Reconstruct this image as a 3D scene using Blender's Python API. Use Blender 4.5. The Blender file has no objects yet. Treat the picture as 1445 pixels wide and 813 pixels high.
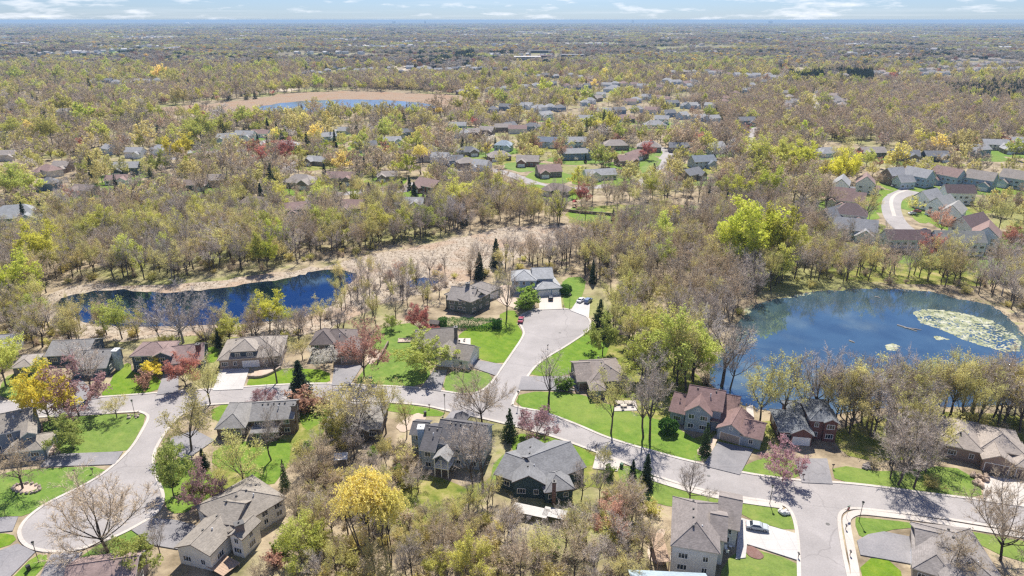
import bpy, math, random
import numpy as np
from mathutils import Vector, Matrix
R = math.radians
C = bpy.context.scene
COL = C.collection
rng = np.random.default_rng(7)
random.seed(7)

# ---------------------------------------------------------------- camera
F, CX, CY, CAMH = 963.0, 722.5, 406.5, 100.0
PITCH = math.atan(378.5 / F)
cam_d = bpy.data.cameras.new('camera'); cam = bpy.data.objects.new('camera', cam_d); COL.objects.link(cam)
cam.location = (0, 0, CAMH); cam.rotation_euler = (math.pi / 2 - PITCH, 0, 0)
cam_d.sensor_width = 36; cam_d.lens = 36 * F / 1445.0
cam_d.clip_start = 1; cam_d.clip_end = 200000
C.camera = cam
C.view_settings.view_transform = 'Standard'; C.view_settings.look = 'None'
C.view_settings.exposure = 0.70; C.view_settings.gamma = 1
C.cycles.max_bounces = 6; C.cycles.diffuse_bounces = 3; C.cycles.glossy_bounces = 2
C.cycles.transmission_bounces = 3; C.cycles.transparent_max_bounces = 4; C.cycles.volume_bounces = 0
C.cycles.use_denoising = False
C.cycles.use_adaptive_sampling = False
C.cycles.pixel_filter_type = 'BLACKMAN_HARRIS'; C.cycles.filter_width = 1.35

# ---------------------------------------------------------------- light
SUN_EL, SUN_AZ = 56.0, 6.0            # azimuth clockwise from the view direction (+Y)
sl = bpy.data.lights.new('sun', 'SUN'); so = bpy.data.objects.new('sun', sl); COL.objects.link(so)
sl.energy = 5.0; sl.angle = R(0.53); sl.color = (1.0, 0.95, 0.86)
so.rotation_euler = (-R(90 - SUN_EL), 0, -R(SUN_AZ))

# ---------------------------------------------------------------- node helpers
def nn(t, typ, **kw):
    n = t.nodes.new(typ)
    for k, v in kw.items():
        if k.startswith('i_'):
            n.inputs[int(k[2:]) if k[2:].isdigit() else k[2:].replace('_', ' ')].default_value = v
        else:
            setattr(n, k, v)
    return n

def ramp(t, fac, stops, interp='LINEAR'):
    r = t.nodes.new('ShaderNodeValToRGB'); cr = r.color_ramp; cr.interpolation = interp
    while len(cr.elements) < len(stops): cr.elements.new(0.5)
    for e, (p, c) in zip(cr.elements, stops):
        e.position = p; e.color = (c[0], c[1], c[2], 1) if not isinstance(c, (int, float)) else (c, c, c, 1)
    if fac is not None: t.links.new(fac, r.inputs[0])
    return r.outputs[0]

def mixc(t, fac, a, b, mode='MIX'):
    m = t.nodes.new('ShaderNodeMix'); m.data_type = 'RGBA'; m.blend_type = mode
    for s, v in ((0, fac), (6, a), (7, b)):
        if hasattr(v, 'is_output'): t.links.new(v, m.inputs[s])
        elif s == 0: m.inputs[0].default_value = v
        else: m.inputs[s].default_value = (*v[:3], 1)
    return m.outputs[2]

def noise(t, vec, scale, detail=4, rough=0.55):
    n = nn(t, 'ShaderNodeTexNoise'); n.inputs['Scale'].default_value = scale
    n.inputs['Detail'].default_value = detail; n.inputs['Roughness'].default_value = rough
    if vec is not None: t.links.new(vec, n.inputs['Vector'])
    return n.outputs['Fac']

def pos(t): return nn(t, 'ShaderNodeNewGeometry').outputs['Position']

MATS = {}
def mat(name):
    m = bpy.data.materials.new(name); m.use_nodes = True; MATS[name] = m
    t = m.node_tree; b = t.nodes['Principled BSDF']
    return m, t, b

def setc(t, b, col, rough=0.9, spec=0.2):
    if hasattr(col, 'is_output'): t.links.new(col, b.inputs['Base Color'])
    else: b.inputs['Base Color'].default_value = (*col[:3], 1)
    b.inputs['Roughness'].default_value = rough
    b.inputs['Specular IOR Level'].default_value = spec

def bump(t, b, h, strength=0.5, dist=0.1):
    bn = nn(t, 'ShaderNodeBump'); bn.inputs['Strength'].default_value = strength; bn.inputs['Distance'].default_value = dist
    t.links.new(h, bn.inputs['Height']); t.links.new(bn.outputs[0], b.inputs['Normal'])

# ---------------------------------------------------------------- sky
W = bpy.data.worlds.new('World'); C.world = W; W.use_nodes = True
t = W.node_tree; bg = t.nodes['Background']
sky = nn(t, 'ShaderNodeTexSky', sky_type='NISHITA'); sky.sun_disc = False
sky.sun_elevation = R(SUN_EL); sky.sun_rotation = R(SUN_AZ); sky.altitude = 300
sky.air_density = 1.0; sky.dust_density = 0.2; sky.ozone_density = 4.0
# high broken cloud seen edge on: a cloud sheet projected from the view direction
tc = nn(t, 'ShaderNodeTexCoord')
sp = nn(t, 'ShaderNodeSeparateXYZ'); t.links.new(tc.outputs['Generated'], sp.inputs[0])
def mth(t, op, a, b=0.0, c=None):
    m = nn(t, 'ShaderNodeMath', operation=op)
    for i, v in enumerate((a, b) if c is None else (a, b, c)):
        if hasattr(v, 'is_output'): t.links.new(v, m.inputs[i])
        else: m.inputs[i].default_value = v
    return m.outputs[0]
zc = mth(t, 'MAXIMUM', sp.outputs[2], 0.0)
zd = mth(t, 'ADD', zc, 0.012)
cx = mth(t, 'DIVIDE', sp.outputs[0], zd); cy = mth(t, 'DIVIDE', sp.outputs[1], zd)
cb = nn(t, 'ShaderNodeCombineXYZ'); t.links.new(cx, cb.inputs[0]); t.links.new(cy, cb.inputs[1])
cs = nn(t, 'ShaderNodeMapping'); cs.inputs['Scale'].default_value = (1, 1, 6.0); t.links.new(tc.outputs['Generated'], cs.inputs[0])
c1 = noise(t, cs.outputs[0], 17, 6, 0.6)
c2 = noise(t, cs.outputs[0], 4.5, 2, 0.5)
c3 = noise(t, cb.outputs[0], 0.06, 5, 0.6)
cov = mth(t, 'ADD', mth(t, 'MULTIPLY', c1, 0.68), mth(t, 'MULTIPLY', c2, 0.32))
cm = mth(t, 'ADD', ramp(t, cov, [(0.525, 0.0), (0.58, 0.4), (0.66, 0.92)]), ramp(t, c3, [(0.5, 0.0), (0.75, 0.28)]))
cm = mth(t, 'MINIMUM', cm, 1.0)
skyc = mixc(t, 1.0, sky.outputs[0], (0.60, 0.76, 1.14), 'MULTIPLY')
cl = mixc(t, cm, skyc, (9.8, 10.1, 10.7))
t.links.new(cl, bg.inputs['Color']); bg.inputs['Strength'].default_value = 0.068

# ---------------------------------------------------------------- geometry of the view
SP, CP = math.sin(PITCH), math.cos(PITCH)
def U(px, py, z=0.0):
    u = (px - CX) / F; v = (CY - py) / F
    dx, dy, dz = u, CP + v * SP, -SP + v * CP
    k = (z - CAMH) / dz
    return np.array([dx * k, dy * k])

def top_height(p, py):
    """height of an upright thing standing at ground point p whose top is seen at row py"""
    v = (CY - py) / F
    return CAMH + p[1] * (v * CP - SP) / (CP + v * SP)

def proj(x, y, z=0.0):
    d = y * CP - (z - CAMH) * SP; up = y * SP + (z - CAMH) * CP
    return CX + F * x / d, CY - F * up / d

def inpoly(P, poly):
    P = np.asarray(P, float); poly = np.asarray(poly, float)
    x, y = P[:, 0], P[:, 1]; res = np.zeros(len(P), bool); n = len(poly)
    j = n - 1
    for i in range(n):
        xi, yi = poly[i]; xj, yj = poly[j]
        if yi != yj:
            c = ((yi > y) != (yj > y)) & (x < (xj - xi) * (y - yi) / (yj - yi) + xi)
            res ^= c
        j = i
    return res

# ---------------------------------------------------------------- object helpers
def mesh(name, verts, faces, mats, midx=None, smooth=False):
    me = bpy.data.meshes.new(name)
    me.from_pydata([tuple(map(float, v)) for v in verts], [], [tuple(map(int, f)) for f in faces])
    for m in mats: me.materials.append(m)
    if midx is not None: me.polygons.foreach_set('material_index', list(midx))
    if smooth: me.polygons.foreach_set('use_smooth', [True] * len(faces))
    me.update()
    return me

def link(name, data, parent=None, loc=None, rot=None, scale=None, **props):
    o = bpy.data.objects.new(name, data); COL.objects.link(o)
    if parent is not None: o.parent = parent
    if loc is not None: o.location = [float(v) for v in loc]
    if rot is not None: o.rotation_euler = rot if hasattr(rot, '__len__') else (0, 0, rot)
    if scale is not None: o.scale = scale if hasattr(scale, '__len__') else (scale,) * 3
    for k, v in props.items():
        if v: o[k] = v
    return o

def thing(name, label, cat, loc, rot=0.0, group=None, data=None, scale=None):
    return link(name, data, None, loc, rot, scale, label=label, category=cat, group=group)

class MB:
    """collects shapes into one mesh"""
    def __init__(s): s.v = []; s.f = []; s.m = []
    def add(s, v, f, m=0):
        o = len(s.v); s.v += [tuple(p) for p in v]; s.f += [tuple(i + o for i in q) for q in f]
        s.m += [m] * len(f) if isinstance(m, int) else list(m); return s
    def box(s, c, d, m=0, rz=0.0, taper=1.0):
        x, y, z = d[0] / 2, d[1] / 2, d[2] / 2; cs, sn = math.cos(rz), math.sin(rz); v = []
        for k in (-1, 1):
            q = taper if k > 0 else 1.0
            for a, b in ((-1, -1), (1, -1), (1, 1), (-1, 1)):
                X, Y = a * x * q, b * y * q
                v.append((c[0] + X * cs - Y * sn, c[1] + X * sn + Y * cs, c[2] + k * z))
        return s.add(v, [(3, 2, 1, 0), (4, 5, 6, 7), (0, 1, 5, 4), (1, 2, 6, 5), (2, 3, 7, 6), (3, 0, 4, 7)], m)
    def tube(s, pts, rad, n=6, m=0, cap=True):
        pts = [Vector(p) for p in pts]; v = []; f = []
        for i, p in enumerate(pts):
            d = (pts[min(i + 1, len(pts) - 1)] - pts[max(i - 1, 0)]).normalized()
            a = d.orthogonal().normalized() if abs(d.z) < 0.99 else Vector((1, 0, 0)); b = d.cross(a)
            r = rad[i] if hasattr(rad, '__len__') else rad
            for k in range(n):
                an = 2 * math.pi * k / n; v.append(p + (a * math.cos(an) + b * math.sin(an)) * r)
        for i in range(len(pts) - 1):
            for k in range(n):
                k2 = (k + 1) % n; f.append((i * n + k, i * n + k2, (i + 1) * n + k2, (i + 1) * n + k))
        if cap: f.append(tuple(range((len(pts) - 1) * n, len(pts) * n))); f.append(tuple(reversed(range(n))))
        return s.add(v, f, m)
    def sphere(s, c, r, m=0, n=8, k=5):
        r = r if hasattr(r, '__len__') else (r, r, r); v = []; f = []
        for i in range(k + 1):
            th = math.pi * i / k
            for j in range(n):
                ph = 2 * math.pi * j / n
                v.append((c[0] + r[0] * math.sin(th) * math.cos(ph), c[1] + r[1] * math.sin(th) * math.sin(ph), c[2] + r[2] * math.cos(th)))
        for i in range(k):
            for j in range(n):
                j2 = (j + 1) % n; f.append((i * n + j, (i + 1) * n + j, (i + 1) * n + j2, i * n + j2))
        return s.add(v, f, m)
    def data(s, name, mats, smooth=False):
        return mesh(name, s.v, s.f, mats if isinstance(mats, (list, tuple)) else [mats], s.m, smooth)

def tess(poly):
    """triangles of a simple polygon (ear clipping)"""
    P = [Vector((p[0], p[1])) for p in poly]; idx = list(range(len(P)))
    area = sum(P[i].x * P[(i + 1) % len(P)].y - P[(i + 1) % len(P)].x * P[i].y for i in range(len(P)))
    if area < 0: idx.reverse()
    out = []; guard = 0
    while len(idx) > 3 and guard < 5000:
        guard += 1; done = False
        for k in range(len(idx)):
            a, b, c = idx[k - 1], idx[k], idx[(k + 1) % len(idx)]
            A, B, D = P[a], P[b], P[c]
            if (B.x - A.x) * (D.y - A.y) - (B.y - A.y) * (D.x - A.x) <= 1e-9: continue
            ok = True
            for q in idx:
                if q in (a, b, c): continue
                p = P[q]
                s1 = (B.x - A.x) * (p.y - A.y) - (B.y - A.y) * (p.x - A.x)
                s2 = (D.x - B.x) * (p.y - B.y) - (D.y - B.y) * (p.x - B.x)
                s3 = (A.x - D.x) * (p.y - D.y) - (A.y - D.y) * (p.x - D.x)
                if s1 >= 0 and s2 >= 0 and s3 >= 0: ok = False; break
            if ok: out.append((a, b, c)); idx.pop(k); done = True; break
        if not done: break
    if len(idx) == 3: out.append(tuple(idx))
    return out

def smooth_line(pts, closed=False, it=2):
    """Chaikin corner cutting"""
    pts = [np.array(p, float) for p in pts]
    for _ in range(it):
        q = []; n = len(pts)
        rngk = range(n) if closed else range(n - 1)
        if not closed: q.append(pts[0])
        for i in rngk:
            a, b = pts[i], pts[(i + 1) % n]; q += [a * .75 + b * .25, a * .25 + b * .75]
        if not closed: q.append(pts[-1])
        pts = q
    return pts

def wobble(pts, amp, seg=2.0):
    """subdivide a closed outline and shake it, for natural edges"""
    out = []; n = len(pts)
    for i in range(n):
        a, b = np.array(pts[i]), np.array(pts[(i + 1) % n]); k = max(1, int(np.linalg.norm(b - a) / seg))
        for j in range(k): out.append(a + (b - a) * j / k + rng.normal(0, amp, 2))
    return out

def sheet(name, poly, z, m, thick=0.0, kind='structure', **kw):
    """flat sheet (or slab when thick) over a ground outline"""
    poly = [tuple(p) for p in poly]; n = len(poly); tr = tess(poly)
    v = [(p[0], p[1], z) for p in poly]; f = list(tr)
    if thick:
        v += [(p[0], p[1], z - thick) for p in poly]
        for i in range(n): f.append((i, (i + 1) % n, n + (i + 1) % n, n + i))
    o = link(name, mesh(name, v, f, [m]), **kw)
    if kind: o['kind'] = kind
    return o

def pxs(pts): return [U(*p) for p in pts]
def offset_line(pts, d):
    pts = [np.array(p) for p in pts]; out = []
    for i in range(len(pts)):
        a = pts[max(i - 1, 0)]; b = pts[min(i + 1, len(pts) - 1)]; t_ = (b - a) / (np.linalg.norm(b - a) + 1e-9)
        out.append(pts[i] + np.array([-t_[1], t_[0]]) * d)
    return out
def strip(name, pts, w, z, m, thick=0.0, **kw):
    L = offset_line(pts, w / 2); Rr = offset_line(pts, -w / 2); n = len(L)
    v = [(*p, z) for p in L] + [(*p, z) for p in Rr]; f = [(i, n + i, n + i + 1, i + 1) for i in range(n - 1)]
    if thick:
        v += [(*p, z - thick) for p in L] + [(*p, z - thick) for p in Rr]
        for i in range(n - 1):
            f += [(i, i + 1, 2 * n + i + 1, 2 * n + i), (n + i + 1, n + i, 3 * n + i, 3 * n + i + 1)]
        f += [(0, 2 * n, 3 * n, n), (n - 1, 2 * n - 1, 4 * n - 1, 3 * n - 1)]
    o = link(name, mesh(name, v, f, [m]), **kw); o['kind'] = 'structure'
    return o

# ================================================================ MATERIALS OF THE SETTING
def make_ground():
    m, t, b = mat('woodland_ground'); p = pos(t)
    a = noise(t, p, 0.012, 5, 0.6); c = noise(t, p, 0.11, 6, 0.62); d = noise(t, p, 0.9, 3, 0.7)
    base = ramp(t, c, [(0.34, (0.14, 0.11, 0.07)), (0.48, (0.27, 0.215, 0.145)), (0.60, (0.38, 0.31, 0.21)), (0.70, (0.25, 0.24, 0.10))])
    green = ramp(t, d, [(0.35, (0.13, 0.17, 0.03)), (0.65, (0.26, 0.27, 0.08))])
    gm = ramp(t, a, [(0.50, 0.0), (0.60, 0.7)])
    col = mixc(t, gm, base, green)
    # beyond the reach of single trees the ground carries the colour of far woodland and roofs
    g = nn(t, 'ShaderNodeVectorMath', operation='LENGTH'); t.links.new(p, g.inputs[0])
    far = nn(t, 'ShaderNodeMapRange'); t.links.new(g.outputs['Value'], far.inputs[0])
    far.inputs[1].default_value = 500; far.inputs[2].default_value = 2500
    wood = ramp(t, noise(t, p, 0.006, 6, 0.65), [(0.36, (0.13, 0.12, 0.09)), (0.52, (0.22, 0.19, 0.13)), (0.63, (0.24, 0.25, 0.11)), (0.74, (0.40, 0.36, 0.30))])
    col = mixc(t, far.outputs[0], col, wood)
    setc(t, b, col, 0.95, 0.1); bump(t, b, d, 0.6, 0.3)
make_ground()

def make_lawn():
    m, t, b = mat('lawn_grass'); p = pos(t)
    a = noise(t, p, 0.035, 4, 0.6); c = noise(t, p, 0.35, 4, 0.65); d = noise(t, p, 2.2, 3, 0.7)
    col = ramp(t, c, [(0.30, (0.070, 0.135, 0.014)), (0.5, (0.115, 0.20, 0.020)), (0.66, (0.18, 0.24, 0.034)), (0.78, (0.28, 0.27, 0.08))])
    dry = ramp(t, a, [(0.52, 0.0), (0.68, 0.6)])
    col = mixc(t, dry, col, (0.26, 0.27, 0.07))
    wv = nn(t, 'ShaderNodeTexWave', bands_direction='DIAGONAL'); wv.inputs['Scale'].default_value = .22; wv.inputs['Distortion'].default_value = 1.2; wv.inputs['Detail'].default_value = 1; t.links.new(p, wv.inputs['Vector'])
    col = mixc(t, mth(t, 'MULTIPLY', wv.outputs['Fac'], .28), col, (0.17, 0.235, 0.05))
    oi = nn(t, 'ShaderNodeObjectInfo'); hv = nn(t, 'ShaderNodeHueSaturation'); t.links.new(col, hv.inputs['Color'])
    mr = nn(t, 'ShaderNodeMapRange'); t.links.new(oi.outputs['Random'], mr.inputs[0]); mr.inputs[3].default_value = .485; mr.inputs[4].default_value = .51; t.links.new(mr.outputs[0], hv.inputs['Hue'])
    m4 = nn(t, 'ShaderNodeMapRange'); t.links.new(mth(t, 'FRACT', mth(t, 'MULTIPLY', oi.outputs['Random'], 9.7)), m4.inputs[0]); m4.inputs[3].default_value = .84; m4.inputs[4].default_value = 1.1; t.links.new(m4.outputs[0], hv.inputs['Saturation'])
    col = hv.outputs[0]
    col = mixc(t, 0.30, col, ramp(t, d, [(0.3, (0.05, 0.10, 0.01)), (0.7, (0.2, 0.3, 0.04))]))
    setc(t, b, col, 0.9, 0.15); bump(t, b, d, 0.7, 0.12)
make_lawn()
def make_rough():
    m, t, b = mat('rough_grass'); p = pos(t)
    c = noise(t, p, 0.22, 5, 0.7); d = noise(t, p, 1.7, 3, 0.7)
    col = ramp(t, c, [(0.32, (0.09, 0.13, 0.02)), (0.5, (0.20, 0.21, 0.05)), (0.62, (0.31, 0.27, 0.11)), (0.75, (0.36, 0.28, 0.17))])
    setc(t, b, col, 0.95, 0.1); bump(t, b, d, 0.7, 0.2)
make_rough()
def make_marsh(name, g):
    m, t, b = mat(name); p = pos(t)
    a = noise(t, p, 0.05, 4, 0.6); c = noise(t, p, 0.5, 6, 0.75)
    col = ramp(t, c, [(0.28, (0.15, 0.115, 0.075)), (0.46, (0.32, 0.265, 0.205)), (0.6, (0.44, 0.375, 0.30)), (0.75, (0.52, 0.46, 0.38))])
    col = mixc(t, ramp(t, a, [(0.5, 0.0), (0.62, 0.55)]), col, (0.36, 0.24, 0.16))
    col = mixc(t, 1.0, col, g, 'MULTIPLY')
    setc(t, b, col, 0.95, 0.1); bump(t, b, c, 0.9, 0.5)
make_marsh('dry_reed', (1, 1, 1)); make_marsh('brown_reed', (.80, .70, .62))
def make_asphalt(name, c0, c1, cracks=True):
    m, t, b = mat(name); p = pos(t)
    a = noise(t, p, 0.12, 5, 0.6); d = noise(t, p, 3.0, 3, 0.7)
    col = ramp(t, a, [(0.35, c0), (0.65, c1)])
    col = mixc(t, 0.12, col, ramp(t, d, [(0.3, (0.05, 0.05, 0.05)), (0.7, (0.6, 0.58, 0.56))]))
    if cracks:
        pt = noise(t, p, 0.028, 2, 0.4); col = mixc(t, ramp(t, pt, [(0.56, 0.0), (0.575, 0.22)]), col, [x * 0.72 for x in c0])
        v = nn(t, 'ShaderNodeTexVoronoi', feature='DISTANCE_TO_EDGE'); v.inputs['Scale'].default_value = 0.05
        wv = nn(t, 'ShaderNodeVectorMath', operation='ADD'); t.links.new(p, wv.inputs[0])
        nz = nn(t, 'ShaderNodeTexNoise'); nz.inputs['Scale'].default_value = 0.25; t.links.new(p, nz.inputs['Vector'])
        sc = nn(t, 'ShaderNodeVectorMath', operation='SCALE'); sc.inputs['Scale'].default_value = 3.5; t.links.new(nz.outputs['Color'], sc.inputs[0])
        t.links.new(sc.outputs[0], wv.inputs[1]); t.links.new(wv.outputs[0], v.inputs['Vector'])
        col = mixc(t, ramp(t, v.outputs['Distance'], [(0.003, 0.30), (0.007, 0.0)]), col, (0.11, 0.10, 0.10))
    if not cracks and c0[2] > .3:
        bk = nn(t, 'ShaderNodeTexBrick'); bk.offset = 0; bk.inputs['Scale'].default_value = .33; bk.inputs['Mortar Size'].default_value = .012; bk.inputs['Row Height'].default_value = 1.0; bk.inputs['Brick Width'].default_value = 1.0; t.links.new(p, bk.inputs['Vector'])
        col = mixc(t, mth(t, 'MULTIPLY', bk.outputs['Fac'], .45), col, [x * .5 for x in c0])
    setc(t, b, col, 0.85, 0.3); bump(t, b, d, 0.2, 0.03)
make_asphalt('street_asphalt', (0.268, 0.246, 0.238), (0.335, 0.308, 0.298))
make_asphalt('driveway_asphalt', (0.17, 0.165, 0.175), (0.25, 0.235, 0.24))
make_asphalt('driveway_concrete', (0.42, 0.40, 0.38), (0.50, 0.48, 0.46), False)
make_asphalt('kerb_concrete', (0.44, 0.395, 0.35), (0.53, 0.48, 0.43), False)
make_asphalt('bare_soil', (0.40, 0.30, 0.22), (0.52, 0.41, 0.32), False)
make_asphalt('red_mulch', (0.13, 0.055, 0.04), (0.19, 0.09, 0.07), False)
make_asphalt('far_field', (0.36, 0.29, 0.20), (0.48, 0.40, 0.29), False)

def make_water(name, deep, rough, wave, tint):
    m, t, b = mat(name); p = pos(t)
    out = t.nodes['Material Output']
    n1 = noise(t, p, 0.7, 3, 0.6); n2 = noise(t, p, 0.09, 2, 0.5)
    setc(t, b, mixc(t, ramp(t, n2, [(0.4, 0.0), (0.65, 1.0)]), deep, [c * 0.7 for c in deep]), 0.5, 0.0)
    gl = nn(t, 'ShaderNodeBsdfGlossy'); gl.inputs['Roughness'].default_value = rough; gl.inputs['Color'].default_value = (*tint, 1)
    fr = nn(t, 'ShaderNodeFresnel'); fr.inputs['IOR'].default_value = 3.0
    bn = nn(t, 'ShaderNodeBump'); bn.inputs['Strength'].default_value = wave; bn.inputs['Distance'].default_value = 0.04
    t.links.new(n1, bn.inputs['Height']); t.links.new(bn.outputs[0], gl.inputs['Normal']); t.links.new(bn.outputs[0], fr.inputs['Normal'])
    mx = nn(t, 'ShaderNodeMixShader'); t.links.new(fr.outputs[0], mx.inputs[0]); t.links.new(b.outputs[0], mx.inputs[1]); t.links.new(gl.outputs[0], mx.inputs[2])
    t.links.new(mx.outputs[0], out.inputs['Surface'])
make_water('pond_water', (0.045, 0.082, 0.105), 0.03, 0.07, (0.78, 0.92, 1.0))
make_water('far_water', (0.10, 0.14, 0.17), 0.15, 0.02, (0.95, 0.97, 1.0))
make_water('creek_water', (0.003, 0.009, 0.02), 0.02, 0.035, (0.40, 0.64, 0.90))

# ================================================================ GROUND, WATER, ROADS
nx = [-60000, -8000, -2000, -500, 0, 500, 2000, 8000, 60000]
ny = [-300, 0, 200, 500, 1000, 2500, 8000, 30000, 90000]
gv = [(x, y, 0) for y in ny for x in nx]
gf = [(j * 9 + i, j * 9 + i + 1, (j + 1) * 9 + i + 1, (j + 1) * 9 + i) for j in range(8) for i in range(8)]
o = link('ground', mesh('ground', gv, gf, [MATS['woodland_ground']])); o['kind'] = 'structure'

MARSH = [[(40, 432), (90, 405), (150, 398), (205, 404), (290, 398), (336, 392), (420, 380), (470, 376), (480, 368), (560, 352), (640, 338), (720, 318), (812, 317), (842, 328), (800, 345), (740, 358), (700, 380), (660, 400), (620, 412), (560, 420), (500, 450), (440, 470), (400, 478), (300, 475), (220, 480), (120, 478), (60, 465)],
         [(190, 154), (300, 146), (370, 139), (410, 131), (470, 129), (560, 130), (660, 135), (668, 148), (650, 160), (560, 160), (440, 162), (330, 166)]]
for k, pl in enumerate(MARSH):
    sheet('marsh', wobble(smooth_line(pxs(pl), True), 1.2 if k == 0 else 5, 4 if k == 0 else 20), 0.03, MATS['dry_reed' if k == 0 else 'brown_reed'])
ROUGH = [[(800, 290), (985, 288), (990, 330), (880, 330), (800, 318)], [(1150, 320), (1300, 345), (1400, 355), (1445, 350), (1445, 405), (1250, 400), (1150, 390)],
         [(540, 690), (600, 665), (690, 690), (700, 640), (745, 642), (700, 690), (640, 730), (560, 760)], [(960, 620), (1130, 580), (1100, 640), (1000, 640)],
         [(420, 560), (470, 560), (450, 640), (300, 720), (250, 700), (330, 640)], [(1180, 590), (1445, 575), (1470, 640), (1180, 660)],
         [(900, 470), (1010, 540), (960, 600), (860, 600), (830, 470)], [(800, 600), (900, 680), (830, 700), (700, 640)]]
for pl in ROUGH:
    sheet('rough_grass', wobble(smooth_line(pxs(pl), True), 0.8, 4), 0.045, MATS['rough_grass'])
CREEK = [(72, 428), (96, 416), (154, 408), (205, 412), (230, 413), (288, 410), (336, 402), (397, 394), (420, 390), (440, 383), (470, 379), (488, 382), (508, 388), (500, 396), (482, 406), (476, 422), (454, 438), (425, 449), (400, 452), (350, 456), (307, 459), (224, 462), (137, 459), (96, 448), (78, 437)]
PONDP = [(1044, 452), (1051, 441), (1064, 430), (1097, 420.5), (1149, 412), (1209, 407), (1252, 408), (1296, 410), (1330, 414), (1356, 423), (1395, 429), (1421, 444), (1442, 470), (1470, 500), (1500, 540), (1480, 566), (1445, 574), (1346, 572), (1250, 577), (1200, 582), (1150, 587), (1100, 584), (1062, 577), (1036, 566), (1004, 545), (1000, 525), (1015, 500), (1036, 472)]
FARP = [(352, 152), (390, 146), (430, 142), (500, 140), (560, 142), (612, 147), (618, 153), (560, 157), (440, 158), (380, 157)]
sheet('bank', wobble(smooth_line(offset_line(pxs(PONDP) + pxs(PONDP)[:1], -4)[:-1], True), 1.0, 3), 0.052, MATS['dry_reed'])
sheet('creek', wobble(smooth_line(pxs(CREEK), True), 0.5, 3), 0.06, MATS['creek_water'])
sheet('small_pool', wobble(smooth_line(pxs([(566, 402), (582, 395), (600, 391), (622, 393), (616, 403), (590, 408)]), True), 0.4, 3), 0.06, MATS['creek_water'])
sheet('pond', wobble(smooth_line(pxs(PONDP), True), 0.5, 3), 0.06, MATS['pond_water'])
sheet('far_pond', wobble(smooth_line(pxs(FARP), True), 2, 15), 0.06, MATS['far_water'])
sheet('far_lake', smooth_line(pxs([(-40, 53), (10, 51.5), (25, 53), (10, 55), (-40, 55)]), True), 0.06, MATS['pond_water'])
for pl in ([(600, 84), (690, 72), (712, 70), (700, 82), (640, 100), (560, 100)], [(1238, 120), (1330, 121), (1330, 126), (1235, 125)], [(1120, 95), (1150, 95), (1145, 103), (1120, 103)],
           [(830, 65), (910, 65), (905, 69), (840, 69)], [(60, 70), (130, 71), (130, 74), (60, 73)], [(440, 40), (520, 39), (520, 41), (450, 42)], [(370, 122), (420, 123), (410, 130), (380, 130)],
           [(560, 90), (650, 88), (660, 104), (540, 103)]):
    sheet('far_field', wobble(smooth_line(pxs(pl), True), 8, 60), 0.03, MATS['far_field'])

ST, DR, WH, KB = MATS['street_asphalt'], MATS['driveway_asphalt'], MATS['driveway_concrete'], MATS['kerb_concrete']
N_EDGE = [(-90, 571), (0, 568), (60, 566), (151, 561), (216, 556), (240, 554), (346, 547), (412, 543), (469, 542), (529, 545), (586, 548), (618, 552), (649, 557)]
N_EDGE2 = [(721, 573), (734, 577), (760, 581), (787, 590), (820, 603), (851, 617), (885, 628), (920, 638), (960, 649), (994, 657), (1030, 665), (1080, 674), (1131, 680), (1176, 682), (1231, 687), (1300, 697), (1378, 706), (1445, 715), (1540, 730)]
S_EDGE = [(-90, 594), (0, 591), (59, 588), (110, 586), (163, 582), (197, 580)]
S_EDGE2 = [(276, 574), (299, 570), (351, 568), (449, 564), (500, 565), (550, 567), (598, 571), (637, 580), (669, 587), (700, 594), (740, 604), (787, 617), (842, 637), (884, 653), (925, 671), (975, 687), (1030, 699), (1094, 708)]
S_EDGE3 = [(1191, 718.5), (1203, 716), (1227, 718.5), (1303, 726), (1375, 738), (1445, 749), (1540, 766)]
COURT_L = [(197, 580), (209, 584), (212, 590), (205, 604), (190, 630), (168, 653), (140, 675), (103, 694), (65, 712.5), (40.5, 731), (29.6, 747), (31, 759), (40.5, 770), (59, 776), (87, 778), (118, 773), (149, 762), (177, 750), (202, 736), (215, 728), (226, 716), (229, 700), (222.6, 684), (215, 666), (214, 644), (222, 625), (235, 606), (252, 586), (276, 574)]
COURT_A = [(649, 557), (668, 557), (684, 551), (696, 540), (704, 528), (722, 502), (741, 474), (740, 466), (734, 456), (735, 447), (745, 440), (762, 436), (785, 435), (808, 438), (825, 445), (833, 455), (831, 466), (815, 477), (792, 492), (770, 504), (750, 520), (735, 545), (724, 562), (721, 573)]
SIDE_W = [(1094, 708), (1112, 714), (1121, 727), (1126, 745), (1129, 775), (1130, 813), (1131, 850)]
SIDE_E = [(1191, 718.5), (1183, 724), (1181, 737), (1187, 776), (1195, 813), (1202, 850)]
lines = {}
for k, v in dict(N=N_EDGE, N2=N_EDGE2, S=S_EDGE, S2=S_EDGE2, S3=S_EDGE3, CL=COURT_L, CA=COURT_A, SW=SIDE_W, SE=SIDE_E).items():
    lines[k] = smooth_line(pxs(v))
ROADP = []
def road(name, poly, z):
    ROADP.append(poly); sheet(name, poly, z, ST)
road('street', lines['N'] + pxs([(721, 573)]) + lines['N2'] + lines['S3'][::-1] + lines['S2'][::-1] + lines['S'][::-1], 0.090)
road('court_road', lines['CL'] + pxs([(270, 556), (205, 562)]), 0.086)
road('court_road', lines['CA'] + pxs([(700, 590), (660, 580)]), 0.082)
road('side_street', lines['SW'] + lines['SE'][::-1] + pxs([(1205, 705), (1080, 695)]), 0.078)
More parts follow.
